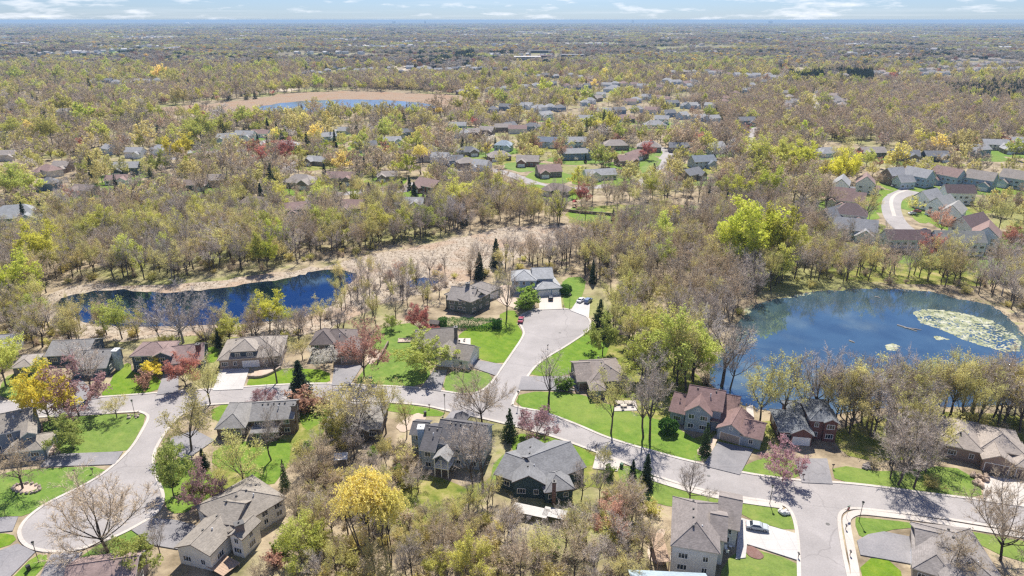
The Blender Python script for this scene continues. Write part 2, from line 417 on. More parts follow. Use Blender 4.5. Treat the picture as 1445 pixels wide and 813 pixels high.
for k in lines:
    if k in ('N', 'N2'): d = .33
    elif k in ('S', 'S2', 'S3', 'SW'): d = -.33
    elif k == 'CL': d = -.33
    else: d = .33
    if k == 'CL': d = -.33 if True else d
    strip('kerb', offset_line(lines[k], d), 0.75, 0.21, KB, 0.19)
# mid-distance roads
def path(pts, w, name='road', m=None, z=0.07):
    L = smooth_line(pxs(pts)); P = offset_line(L, w / 2) + offset_line(L, -w / 2)[::-1]; ROADP.append(P)
    strip(name, L, w, z, m or ST)
path([(1318, 352), (1285, 330), (1262, 312), (1256, 290), (1262, 277), (1290, 270)], 10)
path([(1262, 277), (1282, 268), (1300, 262), (1330, 262)], 9, z=0.064)
path([(1262, 305), (1256, 285), (1262, 274), (1280, 268)], 2.0, 'pavement', KB, 0.10)
path([(905, 262), (912, 254), (926, 238), (940, 222), (945, 214), (930, 208)], 9)
path([(1050, 240), (1056, 220), (1060, 196), (1058, 186), (1072, 180)], 10)
path([(1152, 168), (1150, 152), (1146, 138), (1160, 128)], 14)
path([(240, 225), (290, 214), (325, 214), (352, 212), (372, 200), (400, 192)], 9)
path([(140, 300), (175, 292), (205, 276), (222, 262), (245, 252)], 9)
path([(470, 275), (540, 268), (565, 272), (590, 258)], 9)
path([(640, 240), (700, 238), (760, 262), (800, 268), (860, 262)], 9)
path([(560, 112), (625, 84), (690, 70), (720, 62), (760, 58)], 26)
path([(1150, 118), (1260, 122), (1330, 120), (1445, 118)], 14)
path([(0, 72), (60, 71), (200, 73)], 30)
# pavements
WALKS = [[(910, 671), (925, 678), (985, 696), (1040, 706.5), (1086, 713), (1104, 715)], [(1204, 850), (1208, 813), (1201, 776), (1195, 745), (1194, 733), (1200, 727), (1212, 723), (1240, 726), (1300, 733), (1376, 746), (1445, 757), (1540, 775)]]
for wl in WALKS: strip('pavement', smooth_line(pxs(wl)), 1.6, 0.2, KB, 0.15)
# driveways
DRIVES = [('a', [(56, 660), (68, 646), (78, 641.6), (174, 638), (162, 656)]), ('a', [(-40, 733), (0, 731), (26, 730), (18, 750), (0, 752), (-40, 756)]), ('a', [(-20, 786), (25, 768), (50, 780), (10, 820), (-40, 820)]),
          ('a', [(73, 782), (117, 780), (98, 808), (90, 850), (40, 850), (58, 812)]), ('a', [(186, 749), (215, 732), (250, 735), (285, 745), (300, 760), (250, 776), (215, 770)]),
          ('a', [(95, 537), (114, 535), (142, 563), (105, 567)]), ('a', [(231, 528), (252, 528), (252, 555), (221, 558)]), ('w', [(311, 521), (352, 521), (343, 550), (300, 552)]),
          ('a', [(472, 516), (512, 516), (494, 544), (468, 545)]), ('a', [(612, 523), (631, 523), (622, 553), (594, 549)]), ('a', [(668, 508), (709, 515), (700, 531), (666, 519)]),
          ('w2', [(760, 414), (791, 414), (793, 437), (761, 438)]), ('w', [(815, 424), (833, 424), (831, 449), (805, 439)]), ('a', [(736, 532), (808, 532), (816, 552), (731, 551)]),
          ('w2', [(842, 638), (877, 652), (871, 666), (836, 662)]), ('a', [(1013, 624), (1063, 635), (1044, 671), (992, 658)]), ('a', [(1121, 648), (1167, 648), (1175, 684), (1131, 682)]),
          ('w2', [(1390, 672), (1450, 681), (1470, 720), (1386, 708)]), ('w', [(1043, 731), (1053, 734), (1124, 754), (1127, 792), (1071, 774), (1054, 769), (1052, 788), (1038, 790)]),
          ('a', [(1209, 764), (1225, 755), (1247, 751), (1292, 760), (1286, 797), (1214, 784)]), ('a', [(243, 618), (276, 608), (303, 622), (262, 650), (236, 636)]), ('a', [(640, 577), (668, 584), (655, 597), (628, 592)])]
DRIVEP = []
for k, (c, pl) in enumerate(DRIVES):
    P = pxs(pl); DRIVEP.append(P); sheet('driveway', P, 0.235 + k * 0.0005, WH if c == 'w' else KB if c == 'w2' else DR, 0.2)
# lawns
LAWNS = [[(59, 590), (200, 583), (208, 588), (183, 634), (172, 637), (112, 640), (75, 642), (64, 618)], [(45, 662), (160, 657), (120, 683), (70, 707), (42, 727), (0, 730), (-50, 735), (-50, 690), (10, 666)],
         [(-20, 754), (18, 752), (24, 766), (-20, 780)], [(52, 781), (70, 784), (55, 810), (30, 830), (5, 830)], [(119, 778), (178, 752), (212, 735), (190, 756), (215, 775), (180, 800), (110, 812), (100, 806)],
         [(152, 545), (165, 520), (184, 510), (186, 527), (230, 532), (221, 555), (155, 560), (141, 558)], [(282, 493), (310, 488), (306, 512), (285, 512)],
         [(352, 533), (385, 522), (415, 520), (466, 522), (466, 543), (412, 543), (347, 546)], [(0, 535), (40, 520), (90, 538), (70, 563), (0, 567)],
         [(520, 470), (560, 458), (585, 455), (602, 478), (590, 500), (611, 524), (593, 547), (530, 545), (497, 542), (515, 520), (528, 500)], [(632, 524), (664, 521), (698, 530), (688, 549), (665, 557), (645, 556), (624, 552)],
         [(646, 468), (700, 452), (725, 450), (741, 474), (722, 502), (708, 515), (672, 506), (650, 490)], [(700, 446), (722, 436), (733, 447), (734, 456), (720, 455)],
         [(832, 468), (848, 472), (862, 500), (826, 515), (808, 530), (745, 531), (753, 518), (772, 504), (794, 491), (816, 477)], [(793, 393), (828, 390), (822, 420), (806, 437), (796, 435), (794, 415)],
         [(724, 573), (736, 553), (812, 553), (860, 572), (920, 590), (950, 600), (1010, 640), (990, 655), (920, 636), (850, 615), (787, 588)], [(1036, 664), (1090, 640), (1122, 650), (1132, 678), (1075, 672)],
         [(1172, 655), (1260, 668), (1340, 655), (1385, 680), (1384, 705), (1300, 696), (1178, 682)], [(765, 613), (842, 640), (834, 662), (790, 650), (750, 640), (720, 640), (724, 612)],
         [(868, 665), (884, 655), (920, 672), (985, 693), (1100, 716), (1120, 733), (1123, 752), (1045, 730), (1040, 710), (960, 720), (890, 700)], [(1020, 792), (1056, 772), (1122, 792), (1128, 813), (1130, 850), (1010, 850)],
         [(1206, 735), (1212, 730), (1290, 738), (1380, 752), (1470, 768), (1500, 800), (1430, 792), (1365, 760), (1300, 742), (1245, 750), (1213, 762)], [(1214, 786), (1268, 793), (1280, 850), (1220, 850)],
         [(300, 632), (360, 620), (415, 620), (405, 660), (380, 690), (340, 668), (300, 660)], [(299, 572), (351, 570), (452, 566), (472, 585), (450, 598), (430, 612), (418, 575), (350, 590), (300, 598)],
         [(484, 567), (560, 569), (632, 581), (618, 590), (540, 580)], [(222, 650), (290, 650), (310, 690), (270, 722), (238, 726), (231, 700), (218, 680), (217, 655)], [(700, 642), (740, 640), (712, 675), (690, 690)],
         [(800, 292), (845, 292), (862, 305), (905, 292), (900, 320), (860, 316), (805, 310)], [(925, 292), (985, 288), (980, 302), (930, 304)], [(1290, 262), (1330, 262), (1320, 268), (1275, 272)],
         [(1268, 282), (1300, 284), (1310, 292), (1276, 296)], [(1282, 300), (1320, 304), (1310, 316), (1294, 314)], [(1225, 280), (1252, 276), (1250, 300), (1228, 300)], [(262, 216), (300, 207), (340, 205), (330, 212), (280, 218)],
         [(480, 214), (505, 200), (510, 212), (495, 228), (470, 228)], [(700, 262), (780, 260), (800, 290), (740, 280)], [(905, 232), (935, 222), (930, 236), (905, 248)], [(215, 245), (240, 244), (250, 256), (222, 258)]]
LAWNP = []
for k, pl in enumerate(LAWNS):
    P = pxs(pl); LAWNP.append(P)
    sheet('lawn', wobble(smooth_line(P, True, 1), 0.12, 3.0), 0.056 + 0.0004 * k, MATS['lawn_grass'])
# planting beds and bare soil
for k, pl in enumerate([[(1052, 771), (1062, 771), (1075, 781), (1079, 787), (1070, 791), (1053, 784)]]):
    sheet('mulch_bed', smooth_line(pxs(pl), True), 0.17, MATS['red_mulch'], 0.1)
for pl in ([(575, 590), (590, 582), (602, 588), (598, 598), (580, 606), (566, 612), (558, 600)], [(982, 635), (1000, 622), (1015, 610), (1010, 630), (998, 645), (985, 643)], [(912, 770), (925, 750), (940, 745), (935, 765), (945, 800), (915, 795)],
           [(1388, 668), (1398, 680), (1385, 690), (1372, 680)], [(655, 412), (700, 402), (705, 412), (670, 425)], [(515, 505), (530, 492), (540, 500), (522, 518)], [(352, 527), (385, 517), (396, 522), (372, 531), (354, 534)],
           [(20, 686), (45, 682), (57, 687), (48, 693), (22, 697)], [(690, 408), (720, 400), (740, 415), (742, 436), (725, 436), (700, 425)]):
    sheet('planting_bed', wobble(smooth_line(pxs(pl), True), 0.12, 1.5), 0.12, MATS['bare_soil'], 0.05)
for pl in ([(868, 568), (897, 566), (900, 580), (866, 581)], [(1053, 575), (1062, 572), (1064, 590), (1054, 592)], [(636, 478), (664, 478), (664, 492), (640, 492)]):
    sheet('patio', pxs(pl), 0.20, MATS['kerb_concrete'], 0.15)

# ================================================================ HOUSES
def roof_mat(c):
    k = 'shingle_%02x%02x%02x' % tuple(int(v * 255) for v in c)
    if k in MATS: return MATS[k]
    m, t, b = mat(k); p = pos(t)
    a = noise(t, p, 0.5, 4, 0.6); v = nn(t, 'ShaderNodeTexVoronoi'); v.inputs['Scale'].default_value = 2.6
    mp = nn(t, 'ShaderNodeMapping'); mp.inputs['Scale'].default_value = (1, 1, 2.2); t.links.new(p, mp.inputs[0]); t.links.new(mp.outputs[0], v.inputs['Vector'])
    spk = nn(t, 'ShaderNodeSeparateColor'); t.links.new(v.outputs['Color'], spk.inputs[0])
    col = ramp(t, a, [(0.3, [x * 0.82 for x in c]), (0.7, [min(1, x * 1.12) for x in c])])
    col = mixc(t, 0.28, col, ramp(t, spk.outputs[0], [(0.0, [x * 0.5 for x in c]), (1.0, [min(1, x * 1.5) for x in c])]))
    wv = nn(t, 'ShaderNodeTexWave', bands_direction='Z'); wv.inputs['Scale'].default_value = 1.9; wv.inputs['Distortion'].default_value = 0.4; t.links.new(p, wv.inputs['Vector'])
    col = mixc(t, ramp(t, wv.outputs['Fac'], [(0.0, 0.25), (0.25, 0.0)]), col, [x * 0.45 for x in c])
    st = noise(t, p, 0.22, 4, 0.65)
    col = mixc(t, ramp(t, st, [(0.52, 0.0), (0.7, 0.4)]), col, [x * 0.62 for x in c])
    setc(t, b, col, 0.88, 0.25); bump(t, b, spk.outputs[1], 0.35, 0.04)
    return m
def wall_mat(c, brick=False):
    k = ('brick_' if brick else 'siding_') + '%02x%02x%02x' % tuple(int(v * 255) for v in c)
    if k in MATS: return MATS[k]
    m, t, b = mat(k); p = pos(t)
    a = noise(t, p, 0.6, 4, 0.6)
    col = ramp(t, a, [(0.3, [x * 0.88 for x in c]), (0.7, [min(1, x * 1.08) for x in c])])
    if brick:
        d = noise(t, p, 5.0, 2, 0.7); col = mixc(t, 0.45, col, ramp(t, d, [(0.35, [x * 0.55 for x in c]), (0.65, [min(1, x * 1.5) for x in c])]))
        bump(t, b, d, 0.4, 0.03)
    else:
        wv = nn(t, 'ShaderNodeTexWave', bands_direction='Z', wave_profile='SAW'); wv.inputs['Scale'].default_value = 1.55; t.links.new(p, wv.inputs['Vector'])
        bump(t, b, wv.outputs['Fac'], 0.6, 0.04)
        col = mixc(t, ramp(t, wv.outputs['Fac'], [(0.0, 0.35), (0.14, 0.0)]), col, [x * 0.6 for x in c])
    setc(t, b, col, 0.8, 0.3)
    return m
def flat_mat(name, c, rough=0.6, spec=0.4, metal=0.0, vary=0.1):
    if name in MATS: return MATS[name]
    m, t, b = mat(name); a = noise(t, pos(t), 1.3, 4, 0.6)
    setc(t, b, ramp(t, a, [(0.3, [x * (1 - vary) for x in c]), (0.7, [min(1, x * (1 + vary)) for x in c])]), rough, spec); b.inputs['Metallic'].default_value = metal
    return m
TRIM = flat_mat('white_trim', (0.72, 0.70, 0.66)); TAN = flat_mat('tan_trim', (0.42, 0.36, 0.29)); BROWN = flat_mat('brown_trim', (0.16, 0.11, 0.085))
DWHITE = flat_mat('white_door', (0.74, 0.74, 0.74)); DTAN = flat_mat('tan_door', (0.36, 0.29, 0.235)); DBROWN = flat_mat('brown_door', (0.19, 0.125, 0.10))
VENT = flat_mat('vent_metal', (0.10, 0.095, 0.09)); VENTL = flat_mat('pale_vent', (0.6, 0.6, 0.6)); WOOD = flat_mat('deck_wood', (0.38, 0.27, 0.19), 0.8)
GLASS, gt, gb = mat('window_glass'); setc(gt, gb, (0.025, 0.033, 0.045), 0.08, 0.6)
SOLAR, gt2, gb2 = mat('solar_glass'); setc(gt2, gb2, (0.02, 0.035, 0.09), 0.15, 0.6)
TRIMS = {'w': TRIM, 't': TAN, 'b': BROWN}; DOORS = {'w': DWHITE, 't': DTAN, 'b': DBROWN}

MC = {}
def window_mesh(w, h):
    k = ('win', w, h)
    if k not in MC:
        a = MB(); e = 0.11
        a.box((0, -.035, h / 2 - e / 2), (w, .07, e)); a.box((0, -.045, -h / 2 + e / 2), (w + .1, .09, e))
        a.box((-w / 2 + e / 2, -.034, 0), (e, .068, h - 2 * e)); a.box((w / 2 - e / 2, -.034, 0), (e, .068, h - 2 * e))
        n = 1 if w < 1.6 else 2
        for i in range(n): a.box((-w / 2 + w * (i + 1) / (n + 1), -.03, 0), (.07, .06, h - 2 * e))
        if h > 1.7: a.box((0, -.031, 0.15), (w - 2 * e, .05, .06))
        p = MB().box((0, -.012, 0), (w - 2 * e + .02, .02, h - 2 * e + .02))
        MC[k] = (a.data('window', [TRIM]), p.data('pane', [GLASS]))
    return MC[k]
def door_mesh(w, h, mk):
    k = ('door', w, h, mk)
    if k not in MC:
        a = MB(); n = 4
        for i in range(n): a.box((0, -.03 - .012 * (i % 2), -h / 2 + h * (i + .5) / n), (w, .06, h / n - .035))
        a.box((0, -.012, 0), (w + .04, .02, h))
        fr = MB()
        fr.box((-w / 2 - .08, -.05, .06), (.15, .10, h + .12)); fr.box((w / 2 + .08, -.05, .06), (.15, .10, h + .12)); fr.box((0, -.048, h / 2 + .07), (w, .096, .14))
        MC[k] = (a.data('garage_door', [DOORS[mk]]), fr.data('door_frame', [TRIM]))
    return MC[k]
def vent_mesh(big):
    k = ('vent', big)
    if k not in MC:
        a = MB()
        if big: a.tube([(0, 0, -.2), (0, 0, .8)], .13, 6); a.tube([(0, 0, .8), (0, 0, .95)], [.2, .12], 6)
        else: a.box((0, 0, .1), (.42, .42, .34), taper=.8)
        MC[k] = a.data('roof_vent', [VENTL if big else VENT])
    return MC[k]

class Wing:
    def __init__(s, A, D, h, roof, pitch, W=None, B=None, ang=None, door=None, win=True, ov=.45, z0=0.0, side=None, px=True, vents=0):
        """A, B: front eave ends as seen (rows and columns of the picture read at eave height); depth D runs away from the viewer"""
        s.h, s.roof, s.pitch, s.ov, s.door, s.win, s.z0, s.side, s.vents = h, roof, pitch, ov, door, win, z0, side, vents
        if px: s.A = U(*A, h); Bw = U(*B, h)
        else: s.A = np.array(A, float); Bw = s.A + W * np.array([math.cos(ang), math.sin(ang)])
        s.W = float(np.linalg.norm(Bw - s.A)); s.d = (Bw - s.A) / s.W; s.n = np.array([-s.d[1], s.d[0]]); s.D = D
        s.ang = math.atan2(s.d[1], s.d[0])
    def P(s, a, b, z): q = s.A + s.d * a + s.n * b; return (q[0], q[1], z)
    def rect(s, g=0.0): return [s.P(a, b, 0)[:2] for a, b in ((-g, -g), (s.W + g, -g), (s.W + g, s.D + g), (-g, s.D + g))]
    def wallrect(s): return s.rect(-s.ov)
    def rise(s): return s.pitch * (s.D / 2 if s.roof == 'gs' else s.W / 2 if s.roof == 'gf' else min(s.W, s.D) / 2)

def house(name, label, wings, roofc, wallc, group=None, trim='w', doorc='w', brick=False, chim=(), detail=2, wallc2=None):
    org = np.mean([np.mean(w.rect(), axis=0) for w in wings], axis=0)
    root = thing(name, label, 'house', (org[0], org[1], 0), 0, group)
    rm, wm, tm = roof_mat(roofc), wall_mat(wallc, brick), TRIMS[trim]
    L = lambda p: (p[0] - org[0], p[1] - org[1], p[2])
    for k, w in enumerate(wings):
        e = 0.004 * k; h = w.h + e; ov = w.ov - 0.006 * k; th = 0.22; wallz = h - .12
        # walls with their gable ends
        m = MB(); a0, a1, b0, b1 = ov, w.W - ov, ov, w.D - ov
        c = [(a0, b0), (a1, b0), (a1, b1), (a0, b1)]
        zb = w.z0
        m.add([L(w.P(*q, zb)) for q in c] + [L(w.P(*q, wallz)) for q in c], [(0, 1, 5, 4), (1, 2, 6, 5), (2, 3, 7, 6), (3, 0, 4, 7)])
        ris = w.rise(); zr = wallz + w.pitch * ((w.D / 2 - ov) if w.roof == 'gs' else (w.W / 2 - ov))
        if w.roof == 'gs':
            m.add([L(w.P(a0, b0, wallz)), L(w.P(a0, b1, wallz)), L(w.P(a0, w.D / 2, zr)), L(w.P(a1, b0, wallz)), L(w.P(a1, b1, wallz)), L(w.P(a1, w.D / 2, zr))], [(1, 0, 2), (3, 4, 5)])
        elif w.roof == 'gf':
            m.add([L(w.P(a0, b0, wallz)), L(w.P(a1, b0, wallz)), L(w.P(w.W / 2, b0, zr)), L(w.P(a0, b1, wallz)), L(w.P(a1, b1, wallz)), L(w.P(w.W / 2, b1, zr))], [(0, 1, 2), (4, 3, 5)])
        link('wall', m.data('wall', [wall_mat(wallc2, False) if (wallc2 and k % 2) else wm]), root)
        # roof: a closed slab with eave boards
        r = MB(); cc = [(0, 0), (w.W, 0), (w.W, w.D), (0, w.D)]
        if w.roof == 'hip':
            if w.W >= w.D: r0, r1 = (w.D / 2, w.D / 2), (w.W - w.D / 2, w.D / 2)
            else: r0, r1 = (w.W / 2, w.W / 2), (w.W / 2, w.D - w.W / 2)
            v = [L(w.P(*q, h)) for q in cc] + [L(w.P(*r0, h + ris)), L(w.P(*r1, h + ris))] + [L(w.P(*q, h - th)) for q in cc]
            top = [(0, 1, 5, 4), (1, 2, 5), (2, 3, 4, 5), (3, 0, 4)] if w.W >= w.D else [(0, 1, 4), (1, 2, 5, 4), (2, 3, 5), (3, 0, 4, 5)]
            r.add(v, top, 0); r.add(v, [(0, 6, 7, 1), (1, 7, 8, 2), (2, 8, 9, 3), (3, 9, 6, 0), (6, 9, 8, 7)], 1)
            hips = [(cc[0], r0), (cc[1], r1 if w.W >= w.D else r0), (cc[2], r1), (cc[3], r0 if w.W >= w.D else r1)]
            caps = [(q, (h), p_, h + ris) for q, p_ in hips] + [(r0, h + ris, r1, h + ris)]
        else:
            if w.roof == 'gs': ra, rb = (0, w.D / 2), (w.W, w.D / 2)
            else: ra, rb = (w.W / 2, 0), (w.W / 2, w.D)
            v = [L(w.P(*q, h)) for q in cc] + [L(w.P(*ra, h + ris)), L(w.P(*rb, h + ris))]
            v += [(x, y, z - th) for x, y, z in v]
            if w.roof == 'gs': top = [(0, 1, 5, 4), (2, 3, 4, 5)]; ring = [0, 1, 5, 2, 3, 4]
            else: top = [(3, 0, 4, 5), (1, 2, 5, 4)]; ring = [0, 4, 1, 2, 5, 3]
            r.add(v, top, 0)
            r.add(v, [tuple(i + 6 for i in reversed(f)) for f in top], 1)
            n = 6; r.add(v, [(ring[i], ring[i] + 6, ring[(i + 1) % n] + 6, ring[(i + 1) % n]) for i in range(n)], 1)
            caps = [(ra, h + ris, rb, h + ris)]
        if detail >= 2:
            for q0, z0, q1, z1 in caps:
                if np.hypot(q1[0] - q0[0], q1[1] - q0[1]) > .5: r.tube([L(w.P(*q0, z0 + .02)), L(w.P(*q1, z1 + .02))], .10, 4, 0)
        link('roof', r.data('roof', [rm, tm]), root)
        # vents in a row just below the ridge, on the far slope's crest
        for i in range(w.vents):
            f = .25 + .5 * i / max(1, w.vents - 1)
            q = (w.W * f, w.D * .44) if w.roof in ('gs', 'hip') and w.W >= w.D or w.roof == 'gs' else (w.W * .44, w.D * f)
            off = (.06 * w.D if w.roof == 'gs' or (w.roof == 'hip' and w.W >= w.D) else .06 * w.W)
            lk = link('roof_vent', vent_mesh(False), root, L(w.P(*q, h + ris - off * w.pitch)), w.ang)
        if detail >= 2 and w.vents:
            link('vent_pipe', vent_mesh(True), root, L(w.P(w.W * .62, w.D * .3, h + (w.D * .3 * w.pitch if w.roof == 'gs' else .5 * ris))), w.ang)
        # openings in the walls that face the viewer
        faces = [('F', w.P(a0, b0, 0), w.d, a1 - a0, w.ang), ('R', w.P(a1, b0, 0), w.n, b1 - b0, w.ang + math.pi / 2), ('L', w.P(a0, b1, 0), -w.n, b1 - b0, w.ang - math.pi / 2)]
        for tag, p0, dv, ln, an in faces:
            nrm = np.array([dv[1], -dv[0]]); mid = np.array(p0[:2]) + dv * ln / 2
            if np.dot(nrm, -mid) <= 0: continue
            def free(pt, z):
                for o_ in wings:
                    if o_ is w: continue
                    if z < o_.h + .8 and inpoly([pt], o_.rect(-.1))[0]: return False
                return True
            nd = w.door.get(tag, 0) if w.door else 0
            used = []
            if nd:
                ws = [4.8] if nd == 1 else [4.8, 2.7] if nd == 2 else [2.7, 2.7, 2.7]
                tot = sum(ws) + .7 * (len(ws) - 1)
                if tot > ln - .5: ws = [x * (ln - .8) / tot for x in ws]; tot = sum(ws) + .7 * (len(ws) - 1)
                x = (ln - tot) / 2
                for dw in ws:
                    q = np.array(p0[:2]) + dv * (x + dw / 2); g = door_mesh(round(dw, 1), 2.25, doorc)
                    go = link('garage_door', g[0], root, L((q[0], q[1], w.z0 + 1.2)), an); link('door_frame', g[1], go)
                    used.append((x - .3, x + dw + .3)); x += dw + .7
            if not w.win or (tag != 'F' and not w.side and detail < 2): continue
            floors = [1.75 + w.z0] if w.h - w.z0 < 4.4 else [1.6 + w.z0, 4.35 + w.z0]
            if w.h - w.z0 > 7: floors = [1.5, 4.2, 6.6]
            nw = max(1, int(ln / (3.0 if tag == 'F' else 4.2)))
            for fz in floors:
                if fz + .7 > wallz: fz = wallz - .85
                for i in range(nw):
                    x = ln * (i + .5) / nw; wd = (1.1, 1.9, 1.5)[(i * 5 + k + int(fz)) % 3]; wh = 1.35
                    if x - wd / 2 < .35 or x + wd / 2 > ln - .35: continue
                    if fz < 3 and any(a_ < x + wd / 2 and x - wd / 2 < b_ for a_, b_ in used): continue
                    q = np.array(p0[:2]) + dv * x
                    if not free(q + nrm * .5, fz): continue
                    g = window_mesh(wd, wh); wo = link('window', g[0], root, L((q[0], q[1], fz)), an); link('pane', g[1], wo)
            if w.roof == 'gf' and tag == 'F' and ris > 2.2 and detail >= 2:
                q = np.array(p0[:2]) + dv * ln / 2; g = window_mesh(0.9, 0.9)
                link('gable_vent', g[0], root, L((q[0], q[1], w.h + ris * .38)), an)
    for cpx, cpy, ch, cw, cd, cc_, an in chim:
        q = U(cpx, cpy, ch) if cpx < 3000 else (0, 0)
        a = MB().box((0, 0, ch / 2), (cw, cd, ch)); b = MB().box((0, 0, ch + .1), (cw + .25, cd + .25, .2)); b.tube([(0, 0, ch + .2), (0, 0, ch + .55)], .18, 6)
        co = link('chimney', a.data('chimney', [wall_mat(cc_, max(cc_) < .2)]), root, (q[0] - org[0], q[1] - org[1], 0), an)
        link('chimney_cap', b.data('chimney_cap', [VENTL if max(cc_) > .3 else VENT]), co)
    HOUSEP.extend(w.rect(1.2) for w in wings)
    for w in wings: HOUSEZ.append((w.A + w.d * w.W / 2, w.W, w.h))
    return root
HOUSEP = []; HOUSEZ = []
Wg = Wing
taupe, grey, dgrey, mauve, tan_, brn = (.27, .24, .205), (.245, .235, .225), (.125, .125, .13), (.27, .195, .18), (.33, .29, .25), (.20, .165, .145)
blue, cream, dgreen, navy, brick_, sand, white = (.26, .37, .49), (.70, .67, .60), (.13, .15, .125), (.075, .095, .13), (.155, .075, .068), (.33, .265, .215), (.70, .70, .70)
slate = (.10, .135, .165)

house('grey_house', 'large taupe roofed house with cream walls south of the pear shaped court', [
    Wg((245, 773), 17, 4.2, 'gf', .42, B=(296, 785), vents=3), Wg((322, 752), 13, 4.6, 'hip', .45, B=(405, 702), vents=4, ang=None), Wg((300, 738), 9, 5.2, 'gs', .42, B=(332, 742), win=True), Wg((320, 757), 6, 4.9, 'gf', .6, B=(341, 763))],
    taupe, cream, trim='b', chim=[(337, 739, 7.2, 1.6, 1.2, (.22, .17, .16), .6)])
house('blue_grey_house', 'blue grey two storey house with stepped taupe roofs beside the strip driveway', [
    Wg((-25, 618), 11, 5.6, 'gs', .5, B=(46, 603), vents=2), Wg((4, 640), 8, 3.2, 'hip', .45, B=(62, 634), door={'R': 1}), Wg((28, 618), 7, 5.8, 'gf', .55, B=(52, 612))], taupe, (.22, .26, .31), trim='w')
house('slate_house', 'low slate blue house with broad grey roofs and a pale boxed chimney', [
    Wg((62, 503), 12, 3.3, 'gs', .42, B=(124, 500)), Wg((98, 522), 13, 3.2, 'gs', .48, B=(150, 519), door={'F': 0}, vents=2)], grey, slate, chim=[(163, 494, 6.4, 1.5, 2.2, (.42, .47, .52), 0)])
house('navy_house', 'dark blue two storey house under a mauve hip roof with a brick chimney', [
    Wg((182, 503), 10, 5.6, 'hip', .45, B=(238, 501)), Wg((214, 503.5), 6, 5.65, 'gf', .5, B=(241, 502.5)), Wg((232, 515), 12, 3.3, 'gs', .52, B=(288, 508), door={'F': 1})],
    mauve, navy, trim='w', doorc='b', chim=[(279, 486, 7.2, 1.1, 1.4, (.16, .07, .06), 0)])
house('tan_house', 'tan hip roofed house with a dark blue upper wall behind the wide white concrete driveway', [
    Wg((306, 509), 15, 3.4, 'hip', .5, B=(398, 502), door={'F': 1}, vents=2), Wg((323, 497), 9, 5.7, 'hip', .55, B=(362, 495))], tan_, sand, trim='t', wallc2=(.05, .07, .10))
house('brown_house', 'brown roofed house with a steep pyramid gable behind the tall russet tree', [
    Wg((440, 490), 12, 3.9, 'hip', .55, B=(502, 487), vents=2), Wg((436, 487), 10, 5.0, 'hip', .75, B=(472, 486)), Wg((472, 503), 11, 3.1, 'gf', .55, B=(513, 499), door={'F': 1})], (.17, .14, .13), (.20, .165, .14), trim='t', doorc='t')
house('cottage', 'cream house with two paved driveways and a dark slim chimney on the street corner', [
    Wg((588, 492), 12, 3.4, 'gs', .62, B=(648, 487)), Wg((613, 505), 8, 3.1, 'gf', .8, B=(641, 507), door={'F': 1}), Wg((637, 506), 10, 3.1, 'gs', .6, B=(662, 510), door={'R': 1})],
    (.265, .235, .205), cream, chim=[(643, 462, 8.5, 1.0, 1.4, (.12, .11, .10), 0)])
house('dark_green_house', 'dark green grey house behind the long clipped hedge', [
    Wg((664, 427), 13, 5.2, 'hip', .6, B=(694, 413), vents=2), Wg((630, 423), 11, 4.6, 'gs', .6, B=(667, 427)), Wg((672, 421), 7, 5.3, 'gf', .7, B=(686, 416)), Wg((688, 414), 11, 3.3, 'hip', .5, B=(708, 406), door={'F': 1})], (.30, .27, .245), dgreen, trim='t', chim=[(660, 400, 9.5, 1.4, 1.4, (.16, .17, .18), 0)])
house('blue_house', 'blue two storey house with white garage doors at the head of the round court', [
    Wg((721, 396), 11, 5.7, 'hip', .5, B=(758, 396)), Wg((752, 394), 11, 5.8, 'gs', .5, B=(782, 393)), Wg((756, 409), 12, 3.2, 'hip', .45, B=(794, 406), door={'F': 2})], (.36, .365, .37), blue)
house('rambler_house', 'low brown rambler with wide overlapping roofs east of the court', [
    Wg((814, 539), 13, 3.0, 'gs', .42, B=(838, 538), door={'F': 1}), Wg((833, 540), 14, 3.3, 'hip', .45, B=(888, 536), vents=3), Wg((833, 552), 7, 3.0, 'hip', .35, B=(857, 551))], (.235, .20, .18), (.19, .155, .13), trim='t', doorc='b')
house('gabled_house', 'many gabled house with mauve brown roofs and blue grey walls beside the pond', [
    Wg((943, 580), 11, 3.5, 'gs', .55, B=(968, 586)), Wg((965, 581), 10, 5.6, 'gf', .75, B=(1005, 588)), Wg((967, 572), 11, 6.0, 'gs', .6, B=(1020, 582), vents=2), Wg((1012, 577), 9, 3.5, 'gs', .55, B=(1042, 583)),
    Wg((1010, 604), 10, 3.2, 'gf', .62, B=(1051, 616), door={'F': 1}), Wg((1044, 614), 9, 3.1, 'gs', .5, B=(1076, 622), door={'F': 0}), Wg((1002, 594), 8, 3.1, 'hip', .5, B=(1034, 598))], (.215, .14, .13), (.30, .345, .40), trim='t', doorc='t')
house('brick_house', 'red brick house with slate grey roofs and a white garage door behind the pink crabapple', [
    Wg((1100, 609), 11, 3.4, 'hip', .5, B=(1149, 612), door={'F': 0}), Wg((1116, 612), 8, 3.5, 'gf', .62, B=(1150, 615), door={'F': 1}), Wg((1143, 593), 11, 5.8, 'hip', .55, B=(1184, 596), vents=1),
    Wg((1163, 596.5), 7, 5.75, 'gf', .6, B=(1186, 598.5)), Wg((1120, 590), 9, 3.6, 'hip', .5, B=(1150, 590))], (.165, .175, .19), brick_, brick=True)
